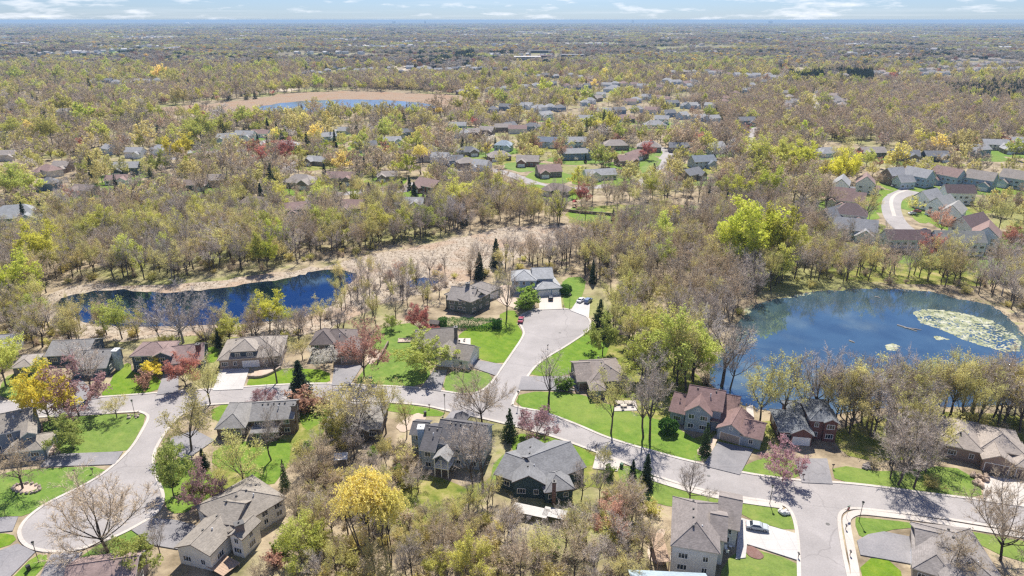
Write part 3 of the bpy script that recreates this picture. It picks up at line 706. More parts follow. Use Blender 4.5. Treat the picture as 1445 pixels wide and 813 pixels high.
house('taupe_house', 'long taupe hip roofed house with brown garage doors behind the stone edged bed', [
    Wg((1326, 626), 15, 3.5, 'hip', .5, B=(1392, 641), vents=2), Wg((1386, 648), 14, 3.3, 'gf', .55, B=(1434, 657), door={'F': 1}), Wg((1432, 658), 12, 3.1, 'hip', .5, B=(1466, 664), door={'F': 1}), Wg((1334, 628), 8, 3.6, 'hip', .6, B=(1359, 633)), Wg((1384, 632), 12, 4.0, 'hip', .5, B=(1450, 645))],
    (.33, .285, .25), (.30, .215, .17), trim='t', doorc='b')
house('split_house', 'grey roofed brown house with a ridge row of vents south of the street', [
    Wg((351, 595), 10, 5.0, 'gs', .5, B=(415, 591), vents=5), Wg((302, 606), 13, 3.4, 'hip', .55, B=(346, 604)), Wg((352, 612), 4, 2.9, 'gs', .3, B=(392, 610))], grey, (.17, .12, .10), trim='t', chim=[(414, 572, 7.5, 1.0, 1.2, (.22, .16, .14), 0)])
house('shaded_house', 'weathered grey house almost hidden by budding trees south of the street', [
    Wg((455, 605), 13, 3.6, 'hip', .5, B=(537, 605), vents=2), Wg((495, 608), 6, 3.5, 'gf', .5, B=(520, 609))], (.27, .25, .225), (.14, .12, .10), trim='w')
dark_house = house('dark_roof_house', 'tall blue grey house under a dark roof with a gabled porch on white posts', [
    Wg((611, 624), 11, 6.4, 'gs', .55, B=(680, 634), vents=6), Wg((591, 635), 12, 5.6, 'gs', .5, B=(614, 638), vents=2), Wg((577, 613), 7, 5.4, 'gs', .45, B=(600, 615)), Wg((630, 611), 9, 6.0, 'gf', .5, B=(650, 613), win=False)],
    (.115, .11, .115), (.33, .38, .44), chim=[(594, 603, 8.4, 1.5, 2.0, (.30, .42, .58), 0)])
house('grey_gable_house', 'broad grey roofed house with a dark teal gable and one wide white deck behind it', [
    Wg((722, 681), 15, 4.2, 'gf', .55, B=(770, 684), vents=4), Wg((696, 669), 11, 3.3, 'gs', .45, B=(732, 682)), Wg((766, 684), 13, 3.5, 'gs', .5, B=(828, 659)), Wg((768, 696), 8, 3.2, 'hip', .5, B=(812, 690))], (.215, .215, .22), (.05, .085, .095), trim='b', chim=[(782, 680, 6.0, .8, .9, (.17, .10, .09), 0)])
house('cream_house', 'tall cream walled house with a taupe roof beside the white driveway and parked sedan', [
    Wg((946, 770), 15, 6.6, 'hip', .6, B=(1017, 782), vents=4), Wg((1009, 742), 12, 4.6, 'gs', .5, B=(1044, 750), door={'F': 0, 'R': 1}), Wg((1000, 760), 9, 6.2, 'gs', .55, B=(1026, 765), win=False)], (.245, .215, .20), (.58, .56, .54), trim='t')
house('pale_roof_house', 'house with a light blue grey roof below the tall cream house', [Wg((893, 858), 9, 4.4, 'gs', .5, B=(1010, 864), vents=3)], (.30, .37, .41), (.40, .42, .43))
house('corner_house', 'taupe roofed house with a cracked dark driveway at the side street corner', [
    Wg((1287, 802), 13, 3.2, 'hip', .5, B=(1352, 822), door={'L': 1}), Wg((1335, 830), 18, 3.5, 'hip', .5, B=(1432, 842), vents=5), Wg((1292, 775), 8, 3.3, 'gs', .5, B=(1340, 786))], (.26, .235, .22), (.30, .25, .21), trim='t')
house('mauve_roof_house', 'house with a plain mauve roof below the big bare court tree', [Wg((84, 838), 9, 4.2, 'gs', .5, B=(190, 822))], (.30, .22, .20), (.34, .28, .25))
house('white_gable_house', 'small white walled house with a grey roof west of the slate blue house', [Wg((-30, 494), 10, 3.5, 'gs', .5, B=(15, 490))], (.30, .29, .29), white)
house('tan_cottage', 'low tan cottage in shade between the yellow tree and the slate blue house', [Wg((14, 520), 9, 3.0, 'hip', .45, B=(46, 517), door={'F': 0})], (.33, .29, .26), (.24, .20, .17))

# gabled porch of the dark roofed house: posts, floor and roof
_w = Wg((610, 648), 5, 4.9, 'gf', .75, B=(633, 652), win=False)
_o = np.array(dark_house.location[:2])
_r = MB(); _hh = _w.h; _ri = _w.rise()
_v = [(*(_w.P(a, b, z)[:2] - np.array(_o)), z) for a, b, z in ((0, 0, _hh), (_w.W, 0, _hh), (_w.W, 5, _hh), (0, 5, _hh), (_w.W / 2, 0, _hh + _ri), (_w.W / 2, 5, _hh + _ri))]
_v += [(x, y, z - .2) for x, y, z in _v]
_r.add(_v, [(3, 0, 4, 5), (1, 2, 5, 4)], 0); _r.add(_v, [(6, 9, 11, 10), (8, 7, 10, 11), (0, 6, 10, 4), (4, 10, 7, 1), (3, 5, 11, 9), (5, 2, 8, 11), (0, 3, 9, 6), (1, 7, 8, 2)], 1)
link('porch_roof', _r.data('porch_roof', [roof_mat((.30, .29, .28)), TRIM]), dark_house)
for a_ in (.35, _w.W / 2, _w.W - .35):
    q = np.array(_w.P(a_, .35, 0)[:2]) - _o
    link('porch_post', MB().box((q[0], q[1], 2.4), (.22, .22, 4.8)).data('porch_post', [TRIM]), dark_house)
q = np.array(_w.P(_w.W / 2, 2.5, 0)[:2]) - _o
link('porch_floor', MB().box((q[0], q[1], 2.5), (_w.W - .3, 4.8, .25), 0, _w.ang).data('porch_floor', [TRIM]), dark_house)
for z in (3.0, 3.5):
    q = np.array(_w.P(_w.W / 2, .35, 0)[:2]) - _o
    link('porch_rail', MB().box((q[0], q[1], z), (_w.W - .6, .08, .1), 0, _w.ang).data('porch_rail', [TRIM]), dark_house)

# ================================================================ HOUSES BEYOND THE PONDS
YARD = []
def block(px, py, label, rc, wc, w=17, d=10, h=3.3, ang=0, kind='gs', front=1, group=None, name='house', detail=1, win=True, trim='w', garage=1, pitch=.62):
    """a house whose roof is seen centred on a picture point: a main wing and a forward wing"""
    c = U(px, py, h + 1.0); an = R(ang); dv = np.array([math.cos(an), math.sin(an)]); nv = np.array([-dv[1], dv[0]])
    A = c - dv * w / 2 - nv * d / 2
    if detail >= 1 and np.hypot(*c) < 900:
        a_ = np.linspace(0, 6.283, 15)[:-1]; q = [c + dv * math.cos(t_) * (w * .85 + 4) * rng.uniform(.8, 1.15) + nv * (math.sin(t_) * (d * .9 + 9) * rng.uniform(.8, 1.15) - 5) for t_ in a_]
        YARD.append(len(YARD)); sheet('lawn', smooth_line(q, True, 1), .033 + .0003 * len(YARD), MATS['lawn_grass' if rng.random() < .78 else 'rough_grass'])
    ws = [Wing(A, d, h, kind, pitch, W=w, ang=an, px=False, win=win, side=True)]
    if front:
        fw = w * .42; s0 = .04 if front == 1 else .54
        A2 = A + dv * w * s0 - nv * 3.0
        ws.append(Wing(A2, d * .8, min(h, 3.4), 'gf' if kind == 'gs' or front == 2 else 'hip', .68, W=fw, ang=an, px=False, win=False, door={'F': garage} if garage else None, side=True))
    return house(name, label, ws, rc, wc, group, trim=trim, detail=detail)
RT, RG, RD, RM, RB = (.33, .29, .26), (.33, .33, .335), (.18, .185, .20), (.29, .20, .18), (.25, .20, .175)
WB, WC, WW, WN, WK, WL = (.17, .24, .33), (.66, .63, .56), (.78, .79, .80), (.08, .10, .135), (.25, .20, .17), (.46, .54, .62)
for a in [
    (22, 300, 'big grey faceted hip roof beside two dark spruces at the picture edge', (.30, .31, .32), WL, 26, 17, 5, 12, 'hip', 2),
    (178, 233, 'dark blue house with a grey roof north of the curved lane', RG, WN, 18, 11, 5.4, -4, 'gs', 1),
    (166, 250, 'white gabled house with a brown roof just below the dark blue one', RM, WW, 15, 9, 3.3, 10, 'gs', 2),
    (120, 264, 'brown house sunk among trees by the red maple', RB, WK, 15, 9, 3.3, 0, 'gs', 1),
    (277, 257, 'small brown gabled house by the dark spruce and the lane bend', RB, WN, 15, 9, 3.2, 5, 'gs', 2),
    (306, 250, 'tan square roofed house standing next to the small brown gable', RT, WK, 12, 10, 4.5, 5, 'gs', 0),
    (318, 192, 'grey roofed pale house at the top of the lane beside the round willow', RG, WL, 17, 11, 4.8, 8, 'gs', 1),
    (346, 188, 'white two storey house with a steep grey roof by the spruce group', RG, WW, 18, 11, 5.4, -8, 'gs', 2),
    (369, 186, 'pinkish roofed white house next to the steep grey roof', RM, WW, 16, 10, 3.6, 0, 'gs', 1),
    (263, 214, 'tiny white gabled outbuilding beside the lane', RG, WW, 7, 6, 3.2, 60, 'gs', 0),
    (404, 203, 'wide grey hip roofed house behind the spruce trio', RG, WK, 20, 12, 3.6, 0, 'hip', 0),
    (462, 190, 'pale blue gabled house beside the tall dark spruce', RG, WL, 15, 10, 4.8, 20, 'gs', 2),
    (480, 182, 'grey roofed house above the pale blue gable', RG, WC, 16, 10, 3.6, -5, 'gs', 1),
    (449, 224, 'grey low house under a spreading bare tree', RG, WK, 18, 10, 3.3, -20, 'gs', 1),
    (426, 253, 'broad brown hip roof with yellow lawn west of the mauve gables', RT, WK, 22, 14, 3.6, 0, 'hip', 2),
    (482, 247, 'mauve gabled house with two front gables among small spruces', RM, WK, 20, 11, 4.6, 0, 'gs', 2),
    (516, 203, 'blue roofed house above the small field with a fence', RD, WB, 18, 11, 4.6, 15, 'gs', 1),
    (420, 290, 'dark steep roofed house with white trim deep in the bare wood', RM, WN, 14, 10, 5.2, 10, 'gs', 1),
    (360, 282, 'faint brown roof glimpsed through bare crowns', RB, WK, 18, 10, 3.3, 0, 'hip', 0),
    (546, 245, 'flat looking tan roof behind the olive bush', RT, WK, 14, 9, 3.4, 0, 'gs', 1),
    (606, 258, 'mauve grey steep roof with a red brick end', RM, (.25, .12, .09), 18, 12, 4.4, -25, 'gs', 1),
    (578, 283, 'grey roofed white house with a garage by twin small cypresses', RG, WW, 17, 10, 3.3, 8, 'gs', 2),
    (502, 288, 'mauve brown roof behind bare trees at the wood edge', RM, WK, 17, 12, 4, -12, 'gs', 1),
    (553, 196, 'grey gabled house stepping down beside the golden willow', RG, WL, 16, 10, 3.6, 30, 'gs', 2),
    (574, 184, 'blue gabled house with a white front above the stepping grey one', RD, WB, 13, 9, 4.8, 20, 'gs', 1),
    (660, 211, 'dark roofed low house with two square chimneys', RD, WK, 18, 11, 3.3, 0, 'hip', 2),
    (704, 217, 'taupe roofed brick house west of the russet trees', RT, (.22, .13, .11), 18, 11, 3.6, 0, 'hip', 1),
    (711, 202, 'pale blue hip roofed house behind a white blossoming tree', (.30, .36, .42), WL, 15, 11, 4.6, 0, 'hip', 2),
    (745, 224, 'light taupe steep gable roof with a brick end', RT, (.25, .13, .10), 17, 12, 3.8, -18, 'gs', 1),
    (774, 238, 'mauve taupe house south of the steep taupe gable', RM, WK, 17, 13, 3.8, 10, 'gs', 1),
    (773, 197, 'slate blue roofed house with twin gables beside a white blossoming tree', (.17, .20, .25), WL, 19, 11, 5, 0, 'gs', 2),
    (812, 197, 'two grey flat toned roofs with a bright strip between', RG, WL, 18, 11, 5.2, -3, 'gs', 1),
    (814, 213, 'long grey roofed blue walled house with dormers east of the russet trees', RG, WB, 23, 10, 5.2, 0, 'gs', 0),
    (846, 243, 'pale grey house with a broad low roof by the green yard', RG, WC, 22, 11, 3.4, 25, 'gs', 1),
    (884, 223, 'mauve gabled house with pink brick west of the street end', RM, (.30, .17, .14), 16, 11, 4, 28, 'gs', 2),
    (899, 215, 'brown house behind the pink brick gable', RM, WK, 17, 11, 3.6, 20, 'hip', 1),
    (960, 205, 'dark slate gabled house on the corner opposite the street end', RD, WK, 19, 11, 4.2, 0, 'gs', 2),
    (916, 204, 'tan steep hip roof between budding trees', RT, WK, 20, 13, 4.2, 0, 'hip', 0),
    (868, 202, 'tan broad roof half hidden by brown crowns', RT, WK, 22, 13, 4, 0, 'hip', 0),
    (924, 174, 'low pale grey hip roof with a white front', RG, WW, 22, 13, 3.2, 0, 'hip', 0),
    (934, 166, 'tall house with a stepped white gable above the low grey hip roof', RG, WW, 15, 11, 5.4, 0, 'gs', 1),
    (826, 166, 'grey gabled pair of roofs beside a big bare elm', RG, WB, 19, 12, 5, 0, 'gs', 2),
    (768, 160, 'white framed house with a large deck beside yellow green trees', RG, WW, 18, 11, 5.2, 30, 'gs', 1),
    (718, 175, 'blue grey gable peeping from olive trees', RD, WB, 15, 10, 4, 30, 'gs', 1),
    (883, 165, 'pinkish tan roof behind the golden round tree', RM, WK, 20, 12, 4, 0, 'hip', 1),
    (975, 242, 'dark gabled row house at the lower end of the bend', RD, WK, 17, 11, 4.2, 35, 'gs', 2),
    (991, 224, 'slate roofed house with many small gables in the bend', (.20, .23, .27), WL, 18, 12, 5, 25, 'gs', 2),
    (1008, 205, 'grey steep gabled house with a white front in the bend', RG, WW, 17, 12, 4.8, 15, 'gs', 2),
    (646, 175, 'long grey shed roof among brown trees', RG, WL, 18, 10, 3.4, 0, 'gs', 0),
    (786, 264, 'brown roof half buried by the wood at the reed bed', RB, WK, 18, 11, 3.4, -10, 'hip', 1),
    (1053, 168, 'dark blue gabled house standing alone at the head of the straight lane', RD, WB, 18, 11, 5.2, 10, 'gs', 2),
    (1168, 212, 'low wide grey house with white columns between yellow trees', RG, WL, 22, 11, 3.2, 0, 'hip', 1),
    (1230, 212, 'flat grey roofed brown house in the bare wood', RT, WK, 20, 12, 4, 0, 'gs', 1),
    (1277, 216, 'dark brown gabled house west of the red maple', RD, WK, 20, 12, 4.2, 0, 'gs', 2),
    (1320, 217, 'dark house half hidden by olive crowns at the wood edge', RD, WN, 18, 11, 4.2, 0, 'gs', 2),
    (1378, 208, 'blue two storey house with a grey roof at the wood edge', RG, WB, 19, 12, 5.4, 8, 'gs', 1),
    (1404, 201, 'tan house with a broad grey roof beside the blue one', RG, WC, 20, 12, 4.6, 0, 'gs', 2),
    (1439, 198, 'blue gabled house cut by the picture edge', RG, WB, 17, 12, 5.2, 0, 'gs', 1),
    (1430, 208, 'grey roof standing in front of the last blue gable', RG, WK, 16, 11, 3.6, 0, 'hip', 1),
]:
    block(*a[:8], a[8] + float(rng.uniform(-16, 16)), *a[9:], group='houses in the wooded suburb beyond the ponds')
for a in [
    (1188, 256, 'grey stepped roof house with white sides topping the row west of the bend', RG, WW, 17, 10, 5.6, 62, 'gs', 1),
    (1222, 254, 'cream two storey house with a mauve roof beside the stepped grey one', RM, WC, 14, 11, 5.6, 65, 'gs', 1),
    (1262, 243, 'tan house with a dark side at the end of the bend', RG, WK, 14, 10, 5.4, 20, 'gs', 1),
    (1276, 253, 'small grey garage roofed house by the white blossoming tree', RG, WL, 11, 9, 3.4, 10, 'gs', 0),
    (1297, 245, 'light blue walled house with a pale grey roof north of the bend', RG, (.36, .46, .56), 17, 11, 5.6, -60, 'gs', 1),
    (1339, 244, 'light blue house with a mauve roof and dark porch', RM, (.36, .46, .56), 18, 11, 5.8, -62, 'gs', 1),
    (1385, 249, 'blue sided tan roofed house between bare trees', RT, (.30, .40, .52), 17, 11, 5.6, -50, 'gs', 2),
    (1434, 248, 'pale blue gabled house with a tan roof at the picture edge', RT, (.46, .54, .62), 16, 11, 5.6, -55, 'gs', 1),
    (1186, 273, 'house with a pinkish brown roof and a deck full of furniture', RM, WC, 15, 11, 5.4, -28, 'gs', 1),
    (1201, 279, 'pinkish brown roof with two dark solar panels', RM, WC, 15, 11, 5.2, -30, 'gs', 1),
    (1200, 297, 'cream house under a steep dark mauve roof below the solar roof', (.19, .14, .135), WC, 17, 12, 5.2, -25, 'hip', 2),
    (1174, 301, 'dark grey roofed house with green grey walls on the row west of the bend', RD, (.17, .21, .20), 17, 11, 3.8, 35, 'gs', 0),
    (1203, 318, 'sprawling grey roofed house at the south end of the row behind bare trees', RG, WL, 22, 11, 4.4, -22, 'gs', 2),
    (1352, 268, 'white house with a dark mauve roof and a two level back porch', (.15, .11, .11), WW, 17, 10, 5.8, -4, 'gs', 0),
    (1310, 276, 'white walled house with a grey roof facing the bend', RG, WW, 15, 11, 4.8, 30, 'gs', 1),
    (1330, 284, 'long white gabled house with pale grey roof inside the bend', (.32, .32, .31), WW, 15, 10, 5.6, 35, 'gs', 1),
    (1347, 294, 'white steep gabled house with pale roof slope below the long white one', (.34, .33, .31), WW, 15, 10, 5.8, 48, 'gs', 1),
    (1279, 332, 'white house under a plain dark mauve roof with decks toward the wood', (.18, .125, .125), (.58, .62, .66), 21, 9, 5.2, -2, 'gs', 0),
    (1351, 335, 'white house with tan grey roof and gazebo corner near the red tree', (.27, .27, .25), (.62, .66, .70), 22, 10, 5.6, -4, 'gs', 0),
    (1393, 327, 'tall white gabled house with a pink brown roof at the end of the row', (.28, .19, .165), (.64, .69, .73), 15, 12, 6.2, 55, 'gs', 0),
    (1370, 312, 'cream two level house with a dark mauve roof behind the tall gable', (.17, .12, .12), WC, 19, 11, 5.6, 30, 'gs', 1),
]:
    h_ = block(*a[:7], a[7] + .9, *a[8:], pitch=.85, group='houses around the bend north of the round pond', garage=0 if 'deck' in a[2] else 1)
    if 'solar' in a[2]:
        for k in (0, 1):
            w0 = np.array(U(1199 + k * 6, 272 + k * 2.5, 8.2)) - np.array(h_.location[:2])
            link('solar_panel', MB().box((0, 0, 0), (2.0, 3.2, .08)).data('solar_panel', [SOLAR]), h_, (w0[0], w0[1], 8.3), (R(-24), 0, R(-30)))

# far rows of houses, tiny in the picture
def far_row(pts, n, label, group, cols, jit=(6, 3), size=(13, 10, 4.6)):
    L = [np.array(p, float) for p in pts]; seg = [np.linalg.norm(L[i + 1] - L[i]) for i in range(len(L) - 1)]; tot = sum(seg)
    for i in range(n):
        s = tot * (i + .5) / n; k = 0
        while k < len(seg) - 1 and s > seg[k]: s -= seg[k]; k += 1
        p = L[k] + (L[k + 1] - L[k]) * s / seg[k] + np.array([rng.normal(0, jit[0] * .4), rng.normal(0, jit[1] * .4)])
        rc, wc = cols[int(rng.integers(len(cols)))]
        block(p[0], p[1], label, rc, wc, size[0] + rng.uniform(-2, 5), size[1], size[2], rng.uniform(-35, 35), 'gs' if rng.random() < .6 else 'hip', int(rng.integers(0, 3)), group, detail=0, win=False, garage=0)
PALE = [((.34, .30, .27), WC), ((.30, .28, .27), WL), ((.36, .30, .27), WW), ((.26, .25, .25), WC)]
BLU = [(RD, WB), (RG, WL), (RD, WN), (RG, WB)]
MIX = [(RT, WK), (RG, WL), (RM, WC), (RD, WB), (RG, WW)]
far_row([(1295, 97), (1360, 91), (1440, 86)], 16, 'small pale roofed house in the dense far row above the conifer belt', 'houses in the dense far row', PALE)
far_row([(1270, 104), (1350, 99), (1440, 95)], 16, 'small tan house in the lower line of the dense far row', 'houses in the dense far row lower line', PALE)
far_row([(1178, 103), (1230, 101), (1285, 104)], 12, 'low pale town house north of the fenced field', 'town houses north of the field', PALE)
far_row([(945, 100), (1000, 100), (1050, 104), (1100, 108)], 14, 'small house among bare trees in the far band east of the offices', 'houses in the far band', MIX)
far_row([(935, 112), (985, 116), (960, 125)], 8, 'grey roofed house in the cluster behind the russet grove', 'houses behind the russet grove', MIX)
far_row([(480, 97), (540, 96), (620, 97), (665, 94)], 14, 'small blue house in the row beyond the far marsh', 'blue houses beyond the far marsh', BLU)
far_row([(735, 105), (790, 106), (825, 106)], 6, 'small dark blue house below the office buildings', 'blue houses below the offices', BLU)
far_row([(540, 66), (590, 64), (650, 63)], 10, 'tiny pale house in the white speckled row near the horizon', 'tiny houses near the horizon', PALE, size=(18, 12, 6))
far_row([(130, 113), (170, 114), (240, 113)], 8, 'low tan house in the small clearing in the far wood', 'houses in the far wood clearing', MIX)
far_row([(425, 104), (455, 98), (500, 96)], 7, 'blue sided house at the top end of the far marsh', 'houses at the top of the far marsh', BLU)
far_row([(1110, 127), (1120, 140), (1105, 150)], 5, 'pale stacked house west of the wide road', 'houses west of the wide road', PALE)
far_row([(1172, 132), (1185, 140), (1192, 148)], 6, 'pale stacked house east of the wide road', 'houses east of the wide road', PALE)
far_row([(1000, 150), (1030, 135), (1080, 112)], 7, 'roof glimpsed between brown crowns near the wide road', 'roofs near the wide road', MIX)
far_row([(880, 145), (905, 135), (940, 140), (985, 150)], 8, 'grey gabled house in the upper suburb behind russet trees', 'houses in the upper suburb', MIX)
far_row([(820, 145), (850, 130), (870, 120)], 6, 'brown house in the upper suburb among olive trees', 'brown houses in the upper suburb', MIX)
far_row([(0, 215), (15, 220)], 1, 'pale roof at the picture edge in the western wood', None, PALE)
far_row([(75, 153), (95, 155)], 1, 'tan pointed roof in a gap of the western wood', None, PALE)
far_row([(0, 185), (20, 190)], 1, 'white low roof at the edge of the western wood', None, PALE)
far_row([(1420, 65), (1440, 66)], 3, 'tiny blue roof near the far horizon', 'tiny blue roofs', BLU)
far_row([(960, 62), (1010, 60), (1060, 58)], 8, 'tiny pale house in the far pale cluster below the horizon', 'tiny pale houses below the horizon', PALE, size=(20, 14, 6))
far_row([(1160, 56), (1200, 55), (1260, 54)], 8, 'tiny pale house beside the far sports ground', 'tiny houses by the sports ground', PALE, size=(20, 14, 6))

far_row([(640, 185), (700, 180), (760, 176)], 6, 'roof among trees on the upper lane of the middle suburb', 'houses on the upper lane', MIX)
far_row([(690, 152), (745, 146), (800, 150)], 7, 'pale walled house near the top of the middle suburb', 'houses at the top of the middle suburb', MIX)
far_row([(845, 156), (900, 152), (960, 160), (1020, 165)], 8, 'small gabled house in the line below the upper suburb', 'houses below the upper suburb', MIX)
far_row([(590, 215), (640, 222), (690, 232)], 5, 'low roof beside the tan lane in the middle suburb', 'houses beside the tan lane', MIX)
far_row([(820, 118), (880, 116), (940, 121)], 9, 'small roof in the crowded far line east of the offices', 'houses in the crowded far line', MIX)
far_row([(640, 128), (700, 122), (760, 118), (830, 122)], 9, 'small house between olive trees below the offices', 'houses between olive trees', MIX)
far_row([(1290, 90), (1350, 85), (1440, 79)], 16, 'small pale house at the upper fringe of the dense far row', 'houses at the fringe of the dense far row', PALE)
far_row([(80, 262), (60, 240), (100, 225)], 3, 'brown roof under big bare crowns in the western wood', 'roofs in the western wood', MIX)
far_row([(140, 205), (210, 215), (240, 200)], 3, 'low roof west of the lane houses', 'low roofs west of the lane', MIX)
far_row([(640, 92), (700, 96), (740, 95)], 6, 'tiny roof beside the pale sandy strip', 'roofs by the sandy strip', BLU)

# office blocks by the far road, and things on the horizon
def flat_block(name, label, px, py, w, d, h, wc, rc, group=None, floors=2, cat='building'):
    c = U(px, py, 0); r = thing(name, label, cat, (c[0], c[1], 0), 0, group)
    if c[1] < 3500: HOUSEZ.append((c, w, h)); HOUSEP.append([c + np.array(q) for q in ((-w / 2, -d / 2), (w / 2, -d / 2), (w / 2, d / 2), (-w / 2, d / 2))])
    link('wall', MB().box((0, 0, h / 2), (w, d, h)).data('wall', [wall_mat(wc)]), r)
    link('roof', MB().box((0, 0, h + .4), (w + 1, d + 1, .8)).data('roof', [flat_mat('flat_roof_%d' % int(rc[0] * 100), rc)]), r)
    n = max(3, int(w / 9))
    for f in range(floors):
        for i in range(n):
            z = h * (f + .55) / floors
            link('window', MB().box((-w / 2 + w * (i + .5) / n, -d / 2 - .05, z), (w / n * .7, .12, h / floors * .42)).data('window', [GLASS]), r)
flat_block('office_building', 'dark long office block beside the far road', 808, 82, 62, 30, 9, (.07, .085, .11), (.16, .16, .17), 'office blocks')
flat_block('office_building', 'pale flat roofed office with a white end in the office group', 744, 85, 70, 40, 9, (.42, .40, .37), (.45, .43, .41), 'office blocks')
flat_block('office_building', 'reddish office wing between the pale and the dark block', 770, 82, 44, 22, 7, (.22, .13, .11), (.25, .15, .13), 'office blocks')
flat_block('office_building', 'low dark office at the back of the office group', 764, 75, 80, 24, 8, (.12, .12, .13), (.2, .19, .19), 'office blocks')
flat_block('warehouse', 'long white roofed warehouse strip near the horizon', 900, 36.5, 500, 150, 14, (.5, .5, .52), (.72, .72, .74), 'far warehouses', 1)
flat_block('warehouse', 'white roofed store in the far hazy band on the west side', 475, 36, 420, 140, 14, (.5, .5, .52), (.78, .78, .80), 'far warehouses', 1)
flat_block('warehouse', 'long pale school roof beside the far sports ground', 1120, 54, 150, 40, 9, (.45, .44, .44), (.62, .60, .6), 'far warehouses', 1)
flat_block('tower_block', 'dark tower block standing on the horizon', 893, 32.5, 60, 50, 98, (.16, .17, .20), (.2, .2, .22), 'horizon towers', 8)
flat_block('tower_block', 'broad hazy tower block on the western horizon', 556, 33, 90, 50, 60, (.2, .21, .24), (.25, .25, .27), 'horizon towers', 6)
flat_block('tower_block', 'twin hazy block beside the broad one on the western horizon', 600, 33, 55, 50, 70, (.2, .21, .24), (.25, .25, .27), 'horizon towers', 6)
flat_block('tower_block', 'square dark hotel on the eastern horizon', 1087, 33, 110, 50, 75, (.14, .15, .2), (.2, .2, .22), 'horizon towers', 6)
for px, py, s, lb in ((264, 34, 40, 'white domed arena roof far off below the horizon'), (1052, 38, 14, 'white water tank tower on the eastern plain'), (1134, 38, 12, 'second white water tank, smaller and farther east')):
    c = U(px, py, 0); r = thing('water_tank' if s < 30 else 'dome_roof', lb, 'tower' if s < 30 else 'arena', (c[0], c[1], 0))
    if s < 30:
        link('tank', MB().sphere((0, 0, 38), (s, s, s * .8), 0, 12, 8).data('tank', [TRIM], True), r); link('stem', MB().tube([(0, 0, 0), (0, 0, 30)], [4, 3], 8).data('stem', [TRIM]), r)
    else:
        link('dome', MB().sphere((0, 0, 8), (s * 2, s * 2, s * .7), 0, 16, 8).data('dome', [TRIM], True), r); link('wall', MB().tube([(0, 0, 0), (0, 0, 10)], s * 1.98, 16).data('wall', [wall_mat((.4, .4, .42))]), r)
# one line of very far city towers
for k, (px, hh) in enumerate([(6, 260), (22, 170), (60, 120), (90, 110), (150, 130), (165, 150), (285, 140), (310, 150), (318, 130), (335, 120), (470, 170), (495, 120), (545, 90)]):
    flat_block('city_tower', 'pale hazy city tower far away on the western skyline', px, 30.2, 130, 80, min(96, hh * .6), (.25, .26, .3), (.3, .3, .32), 'far city skyline', 3)

# ================================================================ TREES
def bark_mat(name, c):
    m, t, b = mat(name)
    oi = nn(t, 'ShaderNodeObjectInfo'); p = pos(t)
    a = noise(t, p, 1.4, 4, 0.65)
    col = ramp(t, a, [(0.3, [x * .72 for x in c]), (0.7, [min(1, x * 1.25) for x in c])])
    hv = nn(t, 'ShaderNodeHueSaturation'); t.links.new(col, hv.inputs['Color'])
    mr = nn(t, 'ShaderNodeMapRange'); t.links.new(oi.outputs['Random'], mr.inputs[0]); mr.inputs[3].default_value = 0.75; mr.inputs[4].default_value = 1.25
    t.links.new(mr.outputs[0], hv.inputs['Value'])
    setc(t, b, hv.outputs[0], 0.9, 0.1)
    return m
def leaf_mat(name, c, var=0.28, trans=0.5, hue=0.018):
    m, t, b = mat(name); out = t.nodes['Material Output']; t.nodes.remove(b)
    oi = nn(t, 'ShaderNodeObjectInfo'); p = pos(t)
    a = noise(t, p, 0.55, 3, 0.7)
    col = ramp(t, a, [(0.3, [x * (1 - var) for x in c]), (0.5, c), (0.72, [min(1, x * (1 + var)) for x in c])])
    hv = nn(t, 'ShaderNodeHueSaturation'); t.links.new(col, hv.inputs['Color'])
    mr = nn(t, 'ShaderNodeMapRange'); t.links.new(oi.outputs['Random'], mr.inputs[0]); mr.inputs[3].default_value = 0.78; mr.inputs[4].default_value = 1.22
    m2 = nn(t, 'ShaderNodeMapRange'); m3 = mth(t, 'FRACT', mth(t, 'MULTIPLY', oi.outputs['Random'], 17.3)); t.links.new(m3, m2.inputs[0])
    m2.inputs[3].default_value = 0.5 - hue; m2.inputs[4].default_value = 0.5 + hue
    t.links.new(mr.outputs[0], hv.inputs['Value']); t.links.new(m2.outputs[0], hv.inputs['Hue'])
    d = nn(t, 'ShaderNodeBsdfDiffuse'); tr = nn(t, 'ShaderNodeBsdfTranslucent'); mx = nn(t, 'ShaderNodeMixShader'); mx.inputs[0].default_value = trans
    t.links.new(hv.outputs[0], d.inputs[0]); t.links.new(hv.outputs[0], tr.inputs[0])
    t.links.new(d.outputs[0], mx.inputs[1]); t.links.new(tr.outputs[0], mx.inputs[2]); t.links.new(mx.outputs[0], out.inputs['Surface'])
    return m
BK = bark_mat('bark_grey_brown', (.105, .085, .07)); BKD = bark_mat('bark_dark', (.065, .05, .042)); BKP = bark_mat('bark_pale', (.30, .275, .25))
TW = bark_mat('twig_grey', (.52, .445, .37)); TWB = bark_mat('twig_brown', (.545, .44, .315)); TWR = bark_mat('twig_red', (.50, .32, .25)); TWP = bark_mat('twig_pale', (.60, .54, .50)); TWO = bark_mat('twig_olive', (.54, .47, .22))
